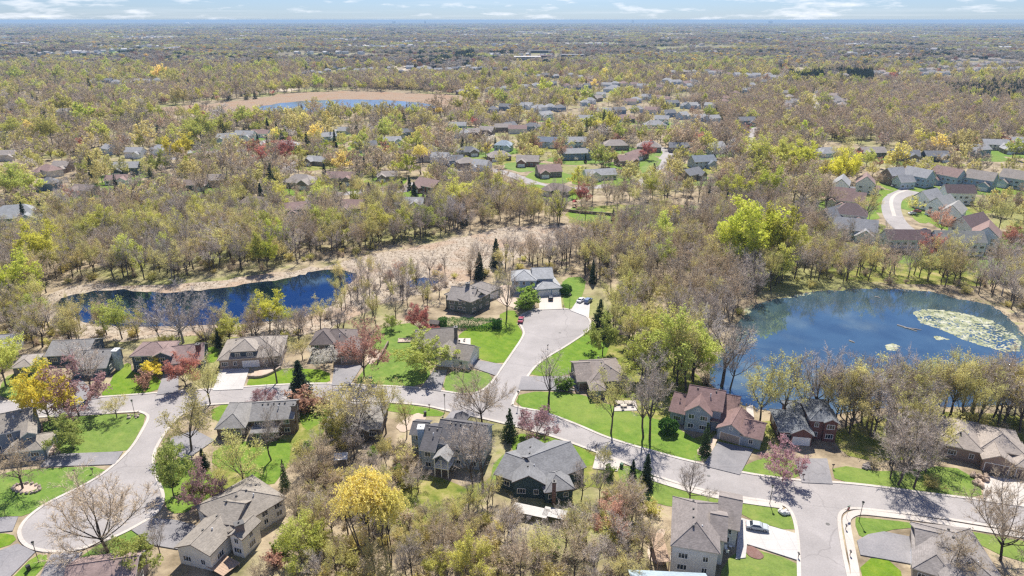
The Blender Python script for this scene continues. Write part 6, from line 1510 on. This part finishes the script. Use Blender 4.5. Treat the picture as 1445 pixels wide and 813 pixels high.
# roofs of the far towns, past counting
hb = MB(); HC = [roof_mat(c) for c in ((.34, .32, .31), (.5, .49, .48), (.18, .19, .21))] + [wall_mat((.68, .69, .70)), wall_mat((.46, .46, .47))]
for c in TOWN:
    n_ = int(rng.integers(6, 16)); dr = R(rng.uniform(0, 180))
    for i in range(n_):
        x, y = c + np.array([math.cos(dr), math.sin(dr)]) * (i - n_ / 2) * 26 + rng.normal(0, 14, 2); w_, d_, h_, a_ = rng.uniform(12, 24), rng.uniform(9, 13), rng.uniform(5, 9), rng.uniform(0, 3.1)
        hb.box((x, y, h_ / 2), (w_, d_, h_), 3 + int(rng.integers(2)), a_); k = len(hb.v); ca, sa = math.cos(a_), math.sin(a_)
        q = [(x + X * ca - Y * sa, y + X * sa + Y * ca, z) for X, Y, z in ((-w_ / 2 - .5, -d_ / 2 - .5, h_), (w_ / 2 + .5, -d_ / 2 - .5, h_), (w_ / 2 + .5, d_ / 2 + .5, h_), (-w_ / 2 - .5, d_ / 2 + .5, h_), (-w_ / 2, 0, h_ + 3), (w_ / 2, 0, h_ + 3))]
        hb.add(q, [(0, 1, 5, 4), (2, 3, 4, 5), (1, 2, 5), (3, 0, 4)], int(rng.integers(3)))
ft = link('far_rooftops', hb.data('far_rooftops', HC), None, label='pale rooftops of the far towns scattered through the hazy woodland', category='houses'); ft['kind'] = 'stuff'

# ================================================================ SMALL THINGS
def paint(name, c, rough=.25): return flat_mat(name, c, rough, .6, 0, .03)
RUB = flat_mat('tyre_rubber', (.02, .02, .02)); RIM = flat_mat('wheel_rim', (.45, .45, .47), .3, .6, .6); LAMPW = flat_mat('lamp_lens', (.75, .75, .72), .1, .7); LAMPR = flat_mat('tail_lens', (.35, .02, .02), .2, .6)
def car(label, px, py, yaw, c, suv=False, rz_front=None):
    """a car: profile swept across its width, wheels, glass and lamps"""
    p = U(px, py); r = thing('car', label, 'car', (*p, 0.24), R(yaw)); Lh = 2.3 if not suv else 2.35
    prof = [(-Lh, .35), (-Lh, .78), (-Lh + .25, .92), (-1.55, .98), (-.95, 1.40), (.35, 1.44), (1.05, 1.0), (1.95, .88), (Lh - .05, .70), (Lh, .35)] if not suv else [(-Lh, .4), (-Lh, 1.0), (-Lh + .12, 1.15), (-2.05, 1.66), (.25, 1.72), (1.0, 1.14), (2.0, 1.02), (Lh, .75), (Lh, .4)]
    v = []; n = len(prof)
    ws = lambda z: .90 if z < 1.02 + .15 * suv else .70
    for s in (-1, 1):
        for x, z in prof: v.append((x, s * ws(z), z))
    f = [(i, i + 1, n + i + 1, n + i) for i in range(n - 1)] + [(n - 1, 0, n, 2 * n - 1)] + [tuple(range(n - 1, -1, -1)), tuple(range(n, 2 * n))]
    me = mesh('body', v, f, [c]); b = link('body', me, r)
    bv = b.modifiers.new('round', 'BEVEL'); bv.width = .06; bv.segments = 2
    zt, zb = (1.66, 1.12) if suv else (1.38, 1.0)
    xb, xf = (-2.0, .95) if suv else (-1.5, 1.0)
    xrt, xft = (-1.9, .25) if suv else (-.95, .35)
    for s in (-1, 1):
        m = MB().add([(xb + .1, s * .905, zb), (xf - .15, s * .905, zb), (xft - .05, s * .735, zt), (xrt + .1, s * .735, zt)] + [(xb + .1, s * .80, zb), (xf - .15, s * .80, zb), (xft - .05, s * .66, zt), (xrt + .1, s * .66, zt)], [(0, 1, 2, 3), (0, 4, 5, 1), (1, 5, 6, 2), (2, 6, 7, 3), (3, 7, 4, 0)])
        link('side_window', m.data('side_window', [GLASS]), r)
    for nm, (xa, xt) in (('windscreen', (xf + .06, xft + .04)), ('rear_window', (xb - .06, xrt - .05))):
        m = MB().add([(xa, -.80, zb), (xa, .80, zb), (xt, .64, zt), (xt, -.64, zt), (xa - .1 * (1 if xa > 0 else -1), -.7, zb), (xa - .1 * (1 if xa > 0 else -1), .7, zb), (xt, .6, zt - .06), (xt, -.6, zt - .06)], [(0, 1, 2, 3), (0, 4, 5, 1), (1, 5, 6, 2), (2, 6, 7, 3), (3, 7, 4, 0)])
        link(nm, m.data(nm, [GLASS]), r)
    tm = MC.get('tyre')
    if tm is None:
        tm = MC['tyre'] = (MB().tube([(0, -.11, 0), (0, .11, 0)], .34, 14).data('tyre', [RUB]), MB().tube([(0, -.12, 0), (0, .12, 0)], .21, 10).data('rim', [RIM]))
    for x in (-1.4, 1.42):
        for y in (-.82, .82):
            w = link('wheel', tm[0], r, (x, y, .34)); link('rim', tm[1], w)
    for y in (-.62, .62):
        link('headlight', MB().box((Lh - .02, y, .66), (.1, .34, .16)).data('headlight', [LAMPW]), r); link('tail_light', MB().box((-Lh + .01, y, .78), (.08, .30, .14)).data('tail_light', [LAMPR]), r)
    return r
car('silver and teal sedan parked on the white driveway', 1068, 747, -14, paint('car_silver', (.42, .45, .46)))
car('red violet car parked at the kerb of the round court', 735, 454, 82, paint('car_red', (.30, .035, .075)))
car('black car on the driveway of the blue house', 777, 423, 88, paint('car_black', (.02, .025, .04)), True)
car('white car parked nose in at the head of the court', 820, 426, 55, paint('car_white', (.7, .7, .72)))
car('blue white car parked beside the white one at the court head', 830, 427, 60, paint('car_blue', (.16, .22, .34)), True)
car('white sedan on the drive inside the bend', 1287, 303, 8, paint('car_white', (.7, .7, .72)))
car('dark red car behind the white sedan inside the bend', 1294, 300, 8, paint('car_red', (.30, .035, .075)))
car('dark car at the kerb by the white house with the mauve roof', 1306, 327, -10, paint('car_black', (.02, .025, .04)))
car('grey car outside the grey garage roofed house', 1262, 264, 10, paint('car_grey', (.2, .2, .22)))
car('dark car under trees near the brown hip roof', 333, 268, 0, paint('car_black', (.02, .025, .04)))

POLE = flat_mat('dark_pole', (.035, .033, .032), .5); CREAM = flat_mat('lamp_glass', (.6, .57, .5), .3)
def lamp(px, py, label, h=4.6):
    p = U(px, py); r = thing('street_lamp', label, 'street lamp', (*p, 0), 0, 'street lamps'); m = MC.get('lamp')
    if not m:
        a = MB().tube([(0, 0, 0), (0, 0, .5), (0, 0, h)], [.12, .075, .06], 6); hd = MB().tube([(0, 0, h + .45), (0, 0, h + .62), (0, 0, h + .75)], [.30, .24, .05], 8); hd.tube([(0, 0, h), (0, 0, h + .08)], .2, 8)
        g = MB().tube([(0, 0, h + .08), (0, 0, h + .45)], [.17, .24], 8)
        m = MC['lamp'] = (a.data('pole', [POLE]), hd.data('lamp_head', [POLE]), g.data('lamp_glass', [CREAM]))
    link('pole', m[0], r); q = link('lamp_head', m[1], r); link('lamp_glass', m[2], q)
lamp(55, 794, 'street lamp between the two dark drives of the pear shaped court'); lamp(191, 588, 'street lamp at the corner bed of the wedge shaped lawn'); lamp(1212, 736, 'street lamp by the stop sign corner'); lamp(731, 575, 'street lamp at the mouth of the round court'); lamp(628, 580, 'street lamp on the verge north of the dark roofed house'); lamp(804, 432, 'street lamp by the head of the round court')
lamp(1086, 712, 'slim street lamp on the verge west of the side street')

# stop sign
STOPR = flat_mat('sign_red', (.45, .03, .05), .4); STOPW = flat_mat('sign_white', (.75, .75, .75), .4)
p = U(1194, 732); r = thing('stop_sign', 'red octagonal stop sign on the corner pavement', 'sign', (*p, .2), R(25))
link('post', MB().tube([(0, 0, 0), (0, 0, 2.2)], .035, 6).data('post', [RIM]), r)
def octa(rad, y, d): 
    a = [(rad * math.cos(math.pi / 8 + k * math.pi / 4), y, 2.5 + rad * math.sin(math.pi / 8 + k * math.pi / 4)) for k in range(8)]
    return MB().add(a + [(x, y + d, z) for x, _, z in a], [tuple(range(8)), tuple(reversed(range(8, 16)))] + [(k, k + 8, (k + 1) % 8 + 8, (k + 1) % 8) for k in range(8)])
bd = link('sign_border', octa(.48, -.06, .03).data('sign_border', [STOPW]), r); pl = link('sign_plate', octa(.44, -.075, .03).data('sign_plate', [STOPR]), r)
cu = bpy.data.curves.new('lettering', 'FONT'); cu.body = 'STOP'; cu.size = .33; cu.align_x = 'CENTER'; cu.align_y = 'CENTER'; cu.materials.append(STOPW)
_t = bpy.data.objects.new('lettering_source', cu); _lm = bpy.data.meshes.new_from_object(_t); bpy.data.objects.remove(_t); link('lettering', _lm, pl, (0, -.085, 2.5), (math.pi / 2, 0, 0))
# street name blade on top
SGN = flat_mat('sign_green', (.02, .16, .07), .4)
link('name_blade', MB().box((0, 0, 3.08), (.9, .03, .2)).data('name_blade', [SGN]), r)

def mailbox(px, py, label, yaw=0):
    p = U(px, py); r = thing('mailbox', label, 'mailbox', (*p, .05), R(yaw), 'kerbside mailboxes'); m = MC.get('mbx')
    if not m:
        a = MB().box((0, 0, .55), (.12, .12, 1.1)); b = MB().tube([(-.28, 0, 1.22), (.28, 0, 1.22)], .17, 8); f = MB().box((.05, -.19, 1.38), (.04, .02, .22))
        m = MC['mbx'] = (a.data('post', [WOOD]), b.data('box', [POLE]), f.data('flag', [STOPR]))
    link('post', m[0], r); q = link('box', m[1], r); link('flag', m[2], q)
for a in ((841, 634, 'dark mailbox at the drive of the broad grey roofed house', 60), (1126, 788, 'dark mailbox at the foot of the white driveway', 90), (1193, 748, 'dark mailbox on the verge below the stop sign', 80), (1199, 785, 'dark mailbox on the verge by the corner house drive', 80), (773, 492, 'dark mailbox at the kerb of the round court', 60), (606, 577, 'mailbox on the verge by the sandy clearing', 0), (1175, 662, 'mailbox by the drive of the red brick house', 0), (1133, 676, 'mailbox under the pink crabapple of the brick house', 0), (106, 670, 'pale mailbox on the court lawn below the strip driveway', 0), (131, 668, 'white mailbox at the lawn edge of the pear shaped court', 0), (795, 436, 'mailbox at the drive of the blue house', 0)): mailbox(*a)

def boulder(px, py, s, label, group, c=(.42, .39, .36)):
    p = U(px, py); k = int(rng.integers(3)); key = ('rock', k, c)
    if key not in MC:
        r_ = np.random.default_rng(900 + k); b = MB().sphere((0, 0, .3), (.6, .45, .42), 0, 9, 6); b.v = [tuple(np.array(v) * (1 + r_.normal(0, .09))) for v in b.v]
        MC[key] = b.data('boulder', [flat_mat('stone_%d' % int(c[0] * 100), c, .9, .2, 0, .25)])
    thing('boulder', label, 'boulder', (*p, .03), rng.uniform(0, 6), group, MC[key], s)
for px, py in ((1101, 723), (1104, 724.5), (1108, 724), (1111, 726), (1106, 726)): boulder(px, py, rng.uniform(.9, 1.5), 'pale boulder in the small heap on the lawn by the side street', 'boulders on the side street lawn', (.62, .60, .57))
for k in range(16):
    a = k / 16 * 6.283; boulder(38 + 19 * math.cos(a), 690 + 7 * math.sin(a), .8, 'stone in the ring round the reddish tree bed', 'stones ringing the tree bed', (.36, .29, .24))
for k in range(12): boulder(1378 + rng.uniform(-8, 14), 676 + rng.uniform(-8, 12), rng.uniform(.8, 1.5), 'brown boulder in the bed before the taupe house', 'boulders before the taupe house', (.34, .26, .20))
for k in range(10): boulder(68 + rng.uniform(0, 14), 630 + rng.uniform(0, 12), rng.uniform(.8, 1.5), 'stone in the terraced bed by the blue grey house', 'stones of the terraced bed', (.38, .30, .25))
for k in range(9): boulder(1216 + rng.uniform(0, 12), 655 + rng.uniform(0, 8), rng.uniform(.8, 1.3), 'edging stone of the leaf bed below the tall clump', 'edging stones of the leaf bed', (.25, .22, .20))
for k in range(8): boulder(190 + rng.uniform(-9, 11), 588 + rng.uniform(-3, 3), rng.uniform(.5, .9), 'stone in the corner bed by the street lamp', 'stones in the corner bed', (.40, .33, .28))

IRON = flat_mat('cast_iron', (.09, .085, .08), .6)
for px, py, lb in ((1168, 740, 'iron manhole cover on the side street'), (790, 470, 'iron manhole cover in the round court'), (120, 735, 'iron manhole cover in the pear shaped court'), (560, 559, 'iron manhole cover in the street by the cottage'), (1000, 672, 'iron manhole cover in the street by the gabled house')):
    p = U(px, py); thing('manhole_cover', lb, 'manhole', (*p, .094), 0, None, MC.setdefault('man', MB().tube([(0, 0, 0), (0, 0, .02)], .42, 14).data('manhole_cover', [IRON])))

# retaining walls and fences
def run_wall(name, label, pts, h, w, m, cat='wall', group=None):
    L = smooth_line(pxs(pts), it=1); P = offset_line(L, w / 2) + offset_line(L, -w / 2)[::-1]; c = np.mean(P, axis=0); n = len(P); tr = tess(P)
    v = [(p[0] - c[0], p[1] - c[1], h) for p in P] + [(p[0] - c[0], p[1] - c[1], 0) for p in P]
    thing(name, label, cat, (*c, 0), 0, group, mesh(name, v, list(tr) + [(i, i + n, (i + 1) % n + n, (i + 1) % n) for i in range(n)], [m]))
BST = flat_mat('wall_stone', (.34, .27, .22), .9, .2, 0, .25)
run_wall('retaining_wall', 'dark timber retaining wall between the brown house drive and the cottage lawn', [(548, 487), (541, 500), (533, 514)], 1.5, .4, BROWN)
run_wall('retaining_wall', 'low curved stone wall along the tan house bed', [(350, 533), (365, 534), (380, 530), (396, 520)], .8, .5, BST)
run_wall('retaining_wall', 'curved stone edging beside the brown rambler', [(800, 549), (810, 548), (816, 556)], .6, .5, BST)
run_wall('retaining_wall', 'dark terrace wall of the green yard by the reed bed', [(793, 297), (812, 301), (845, 303), (868, 305)], 1.6, .5, BROWN)
run_wall('retaining_wall', 'stone terrace edge behind the white house with the mauve roof', [(1232, 362), (1245, 355), (1262, 353), (1275, 358)], .9, .6, BST)
def fence(label, pts, h, c, sp=2.4):
    L = pxs(pts); L = [np.array(p) for p in L]; o = L[0]; r = thing('fence', label, 'fence', (*o, 0)); pm = MB().box((0, 0, h / 2), (.12, .12, h)).data('post', [c])
    for a, b in zip(L[:-1], L[1:]):
        d = b - a; ln = np.linalg.norm(d); an = math.atan2(d[1], d[0]); n = max(1, int(ln / sp))
        for i in range(n + 1): link('post', pm, r, (*(a + d * i / n - o), 0), an)
        for z in (h * .35, h * .65, h * .92): link('rail', MB().box((0, 0, 0), (ln, .05, .14)).data('rail', [c]), r, (*((a + b) / 2 - o), z), an)
fence('white rail fence round the small green field', [(478, 212), (500, 202), (514, 204), (512, 212)], 1.4, TRIM, 4)
fence('blue grey board fence of the lane corner yard', [(268, 212), (282, 206), (298, 202)], 1.8, flat_mat('fence_blue', (.16, .22, .28)), 3)

# decks, arbours, furniture
def deck(label, px, py, w, d, h, yaw, m, boards=8, cat='deck', name='deck'):
    p = U(px, py, h); r = thing(name, label, cat, (*p, 0), R(yaw)); bm_ = MB().box((0, 0, 0), (w, d / boards - .03, .07)).data('board', [m]); pm = MB().box((0, 0, h / 2 - .05), (.16, .16, h - .1)).data('post', [m])
    for i in range(boards): link('board', bm_, r, (0, -d / 2 + d * (i + .5) / boards, h))
    for x in (-1, 1):
        for y in (-1, 1): link('post', pm, r, (x * (w / 2 - .2), y * (d / 2 - .2), 0))
    return r
deck('white slatted deck rail structure in the bare trees behind the broad grey house', 748, 720, 8, 3.0, 1.6, -18, flat_mat('grey_deck', (.42, .40, .37)), 9)
deck('second white slatted deck end behind the broad grey house', 783, 724, 5, 3.0, 1.6, -18, flat_mat('grey_deck', (.42, .40, .37)), 8)
deck('brown timber stair landing beside the tall cream house', 931, 772, 2.6, 8, 2.6, 0, WOOD, 16)
deck('timber deck with a red grill below the grey house', 315, 797, 5, 4, .8, -30, WOOD, 8)
deck('small white shed roof among brush behind the shaded house', 481, 644, 3.2, 3.0, 1.6, 10, TRIM, 5, 'shed', 'shed_roof')
deck('brown deck of the pinkish roofed house', 1166, 279, 6, 5, 1.8, -20, WOOD, 6)
deck('long timber deck behind the white house with the mauve roof', 1268, 351, 15, 4, 2.2, -4, WOOD, 6)
for px, py, s in ((873, 571, 1.0), (886, 571, 1.0), (880, 575, .8)):
    p = U(px, py); r = thing('patio_table', {873: 'pale patio table by the west end', 886: 'pale patio table by the east end', 880: 'smaller pale patio table on the lawn side'}[px] + ' of the rambler patio', 'table', (*p, .2))
    link('table_top', MB().box((0, 0, .74 * s), (2.2 * s, 1.3 * s, .06)).data('table_top', [TAN]), r)
    for x in (-.9, .9):
        for y in (-.5, .5): link('leg', MB().box((x * s, y * s, .355 * s), (.07, .07, .71 * s)).data('leg', [POLE]), r)
def chair(px, py, yaw, label, c):
    p = U(px, py); r = thing('garden_chair', label, 'chair', (*p, .2), R(yaw), 'garden chairs')
    link('seat', MB().box((0, 0, .43), (.6, .6, .07)).data('seat', [c]), r); link('backrest', MB().box((0, .29, .78), (.6, .07, .6)).data('backrest', [c]), r)
    for x in (-.25, .25):
        for y in (-.25, .25): link('leg', MB().box((x, y, .195), (.06, .06, .39)).data('leg', [c]), r)
for k, (px, py) in enumerate(((868, 574), (893, 575), (879, 579), (870, 568), (648, 484), (655, 482))): chair(px, py, k * 50, 'dark garden chair on the patio of the %s' % ('rambler' if k < 4 else 'cottage'), POLE)
for k, (px, py) in enumerate(((1024, 777), (1030, 774), (1026, 782))): chair(px, py, k * 80, 'white porch chair at the door of the tall cream house', TRIM)
p = U(614, 463); r = thing('garden_shed', 'small dark garden shed at the end of the clipped hedge', 'shed', (*p, 0), R(-15))
link('wall', MB().box((0, 0, 1.1), (3, 2.4, 2.2)).data('wall', [wall_mat((.12, .09, .07))]), r); link('roof', MB().add([(-1.8, -1.5, 2.2), (1.8, -1.5, 2.2), (1.8, 1.5, 2.2), (-1.8, 1.5, 2.2), (-1.8, 0, 3.1), (1.8, 0, 3.1)], [(0, 1, 5, 4), (2, 3, 4, 5), (1, 2, 5), (3, 0, 4), (3, 2, 1, 0)]).data('roof', [roof_mat((.16, .14, .13))]), r)
# stone fire ring on the cottage lawn
p = U(574, 481); r = thing('sand_box', 'pinkish stone framed bed on the cottage lawn', 'garden bed', (*p, 0), R(4))
link('soil', MB().box((0, 0, .12), (5.2, 2.6, .2)).data('soil', [MATS['bare_soil']]), r)
for y in (-1.4, 1.4): link('edge', MB().box((0, y, .2), (5.8, .3, .4)).data('edge', [BST]), r)
for x in (-2.75, 2.75): link('edge', MB().box((x, 0, .2), (.3, 2.48, .396)).data('edge', [BST]), r)
# orange play tower and its blue slide in the eastern yard; wooden play set in the terraced yard
def play(px, py, label, c, roofc):
    p = U(px, py); r = thing('play_tower', label, 'playground', (*p, 0), R(15))
    for x in (-1, 1):
        for y in (-1, 1): link('post', MB().box((x, y, 1.6), (.14, .14, 3.2)).data('post', [c]), r)
    link('platform', MB().box((0, 0, 1.5), (2.1, 2.1, .12)).data('platform', [c]), r)
    link('roof', MB().add([(-1.3, -1.3, 3.0), (1.3, -1.3, 3.0), (1.3, 1.3, 3.0), (-1.3, 1.3, 3.0), (0, -1.3, 4.1), (0, 1.3, 4.1)], [(3, 0, 4, 5), (1, 2, 5, 4), (0, 1, 4), (2, 3, 5), (3, 2, 1, 0)]).data('roof', [roofc]), r)
    link('slide', MB().add([(-.4, -1.1, 1.5), (.4, -1.1, 1.5), (.4, -3.6, .2), (-.4, -3.6, .2), (-.4, -1.1, 1.4), (.4, -1.1, 1.4), (.4, -3.6, .1), (-.4, -3.6, .1)], [(0, 3, 2, 1), (4, 5, 6, 7), (0, 4, 7, 3), (1, 2, 6, 5)]).data('slide', [roofc]), r)
    link('swing_beam', MB().box((2.6, 0, 2.6), (3.2, .14, .14)).data('swing_beam', [c]), r)
    for y in (-.8, .8): link('swing_leg', MB().tube([(4.1, 0, 2.6), (4.3, y, 0)], .07, 5).data('swing_leg', [c]), r)
play(946, 301, 'orange play tower with a slide on the eastern green yard', flat_mat('play_orange', (.62, .24, .03)), flat_mat('play_yellow', (.65, .42, .04)))
play(811, 292, 'wooden play set in the terraced green yard', WOOD, flat_mat('play_red', (.35, .06, .05)))
# bins, hydrant, firewood and garden oddments
def bin_(px, py, label, c):
    p = U(px, py); r = thing('wheeled_bin', label, 'bin', (*p, .1), rng.uniform(0, 6)); link('body', MB().box((0, 0, .5), (.6, .65, 1.0), 0, 0, 1.12).data('body', [c]), r); link('lid', MB().box((0, 0, 1.06), (.7, .76, .08)).data('lid', [c]), r)
bin_(523, 537, 'teal bin on the verge by the russet tree', flat_mat('bin_teal', (.05, .30, .30))); bin_(600, 586, 'dark bin beside the sandy clearing', POLE); bin_(41, 805, 'dark bin on the strip of grass between two drives', POLE)
bin_(877, 660, 'dark green bin on the lawn by the paired spruces', flat_mat('bin_green', (.03, .10, .05)))
LOGM = flat_mat('grey_log', (.34, .30, .26), .9)
for a in ((1266, 459, 1294, 468, 'long pale log floating in the round pond'), (1276, 463, 1300, 466, 'second pale log crossing the floating one'), (1198, 481, 1206, 484, 'short floating log in the middle of the round pond'), (1234, 419, 1242, 421, 'small raft like log near the north shore of the round pond')):
    p, q = U(*a[:2]), U(*a[2:4]); c = (p + q) / 2; thing('floating_log', a[4], 'log', (*c, .12), 0, None, MB().tube([(*(p - c), 0), (*((q - p) * .1), .08), (*(q - c), 0)], [.24, .2, .12], 7).data('floating_log', [LOGM]))
# lily pads: far too many to count
PADM, tt, bb = mat('lily_pad'); setc(tt, bb, ramp(tt, noise(tt, pos(tt), .35, 4, .7), [(.35, (.14, .16, .06)), (.5, (.29, .30, .17)), (.65, (.45, .44, .34))]), .5, .4)
pads = MB()
for px, n in (([(1288, 441), (1304, 437), (1332, 438), (1366, 444), (1398, 452), (1424, 466), (1441, 484), (1438, 496), (1418, 497), (1392, 490), (1360, 480), (1330, 466), (1300, 456)], 2600), ([(1316, 474), (1330, 476), (1338, 479), (1322, 480)], 60), ([(1250, 488), (1258, 485), (1270, 489), (1264, 495), (1252, 494)], 120), ([(1050, 437), (1062, 430), (1060, 441), (1052, 446)], 90), ([(1110, 418), (1145, 413), (1144, 416), (1112, 421)], 80), ([(1052, 480), (1070, 470), (1074, 478), (1056, 486)], 40)):
    P = np.array(pxs(px)); A = rng.uniform(P.min(0), P.max(0), (n * 3, 2)); A = A[inpoly(A, P)]; g_ = field(A, 5, 4); e_ = field(A, 14, 6); A = A[(g_ * .6 + e_ * .4 + rng.normal(0, .16, len(A)) > .36)][:n]
    for x, y in A:
        s = rng.uniform(.18, .5); a0 = rng.uniform(0, 6.28); pads.add([(x + s * math.cos(a0 + k * 1.05), y + s * math.sin(a0 + k * 1.05), .075 + .004 * rng.random()) for k in range(6)], [(0, 1, 2, 3, 4, 5)])
lp = link('lily_pads', pads.data('lily_pads', [PADM]), None, label='pale lily pads spread over the eastern end of the round pond', category='lily pads'); lp['kind'] = 'stuff'
# reeds: tufts on the marsh and along the banks
rd = MB()
P = np.array(pxs(MARSH[0])); A = rng.uniform(P.min(0), P.max(0), (16000, 2)); A = A[inpoly(A, P)]; A = A[~anyin(A, WATERP)]
B = np.array(offset_line(pxs(PONDP), -1.5)); B2 = np.concatenate([B[rng.integers(0, len(B), 10)] for _ in range(1)])
for i in range(len(PONDP)):
    a, b = np.array(U(*PONDP[i])), np.array(U(*PONDP[(i + 1) % len(PONDP)])); k = int(np.linalg.norm(b - a) * 2.5); t_ = rng.random((k, 1)); A = np.concatenate([A, a + (b - a) * t_ + rng.normal(0, .9, (k, 2))])
for x, y in A[:13000]:
    h = rng.uniform(.25, .7); a0 = rng.uniform(0, 3.14); w = rng.uniform(.12, .4)
    lx, ly = rng.normal(0, .4, 2); rd.add([(x - w * math.cos(a0), y - w * math.sin(a0), 0), (x + w * math.cos(a0), y + w * math.sin(a0), 0), (x + lx, y + ly, h)], [(0, 1, 2)])
lp = link('dry_reeds', rd.data('dry_reeds', [leaf_mat('reed_blade', (.52, .43, .31), .25, .4)]), None, label='dry tan reeds over the marsh and along the pond banks', category='reeds'); lp['kind'] = 'stuff'

# ================================================================ HAZE
hm = bpy.data.materials.new('haze_air'); hm.use_nodes = True; t = hm.node_tree; t.nodes.clear()
vo = nn(t, 'ShaderNodeVolumePrincipled'); vo.inputs['Color'].default_value = (.48, .69, .92, 1); vo.inputs['Density'].default_value = 0.00007; vo.inputs['Anisotropy'].default_value = 0.0
mo = nn(t, 'ShaderNodeOutputMaterial'); t.links.new(vo.outputs[0], mo.inputs['Volume'])
hz = link('haze', MB().box((0, 45300, 51), (130000, 92000, 104)).data('haze', [hm])); hz['kind'] = 'stuff'
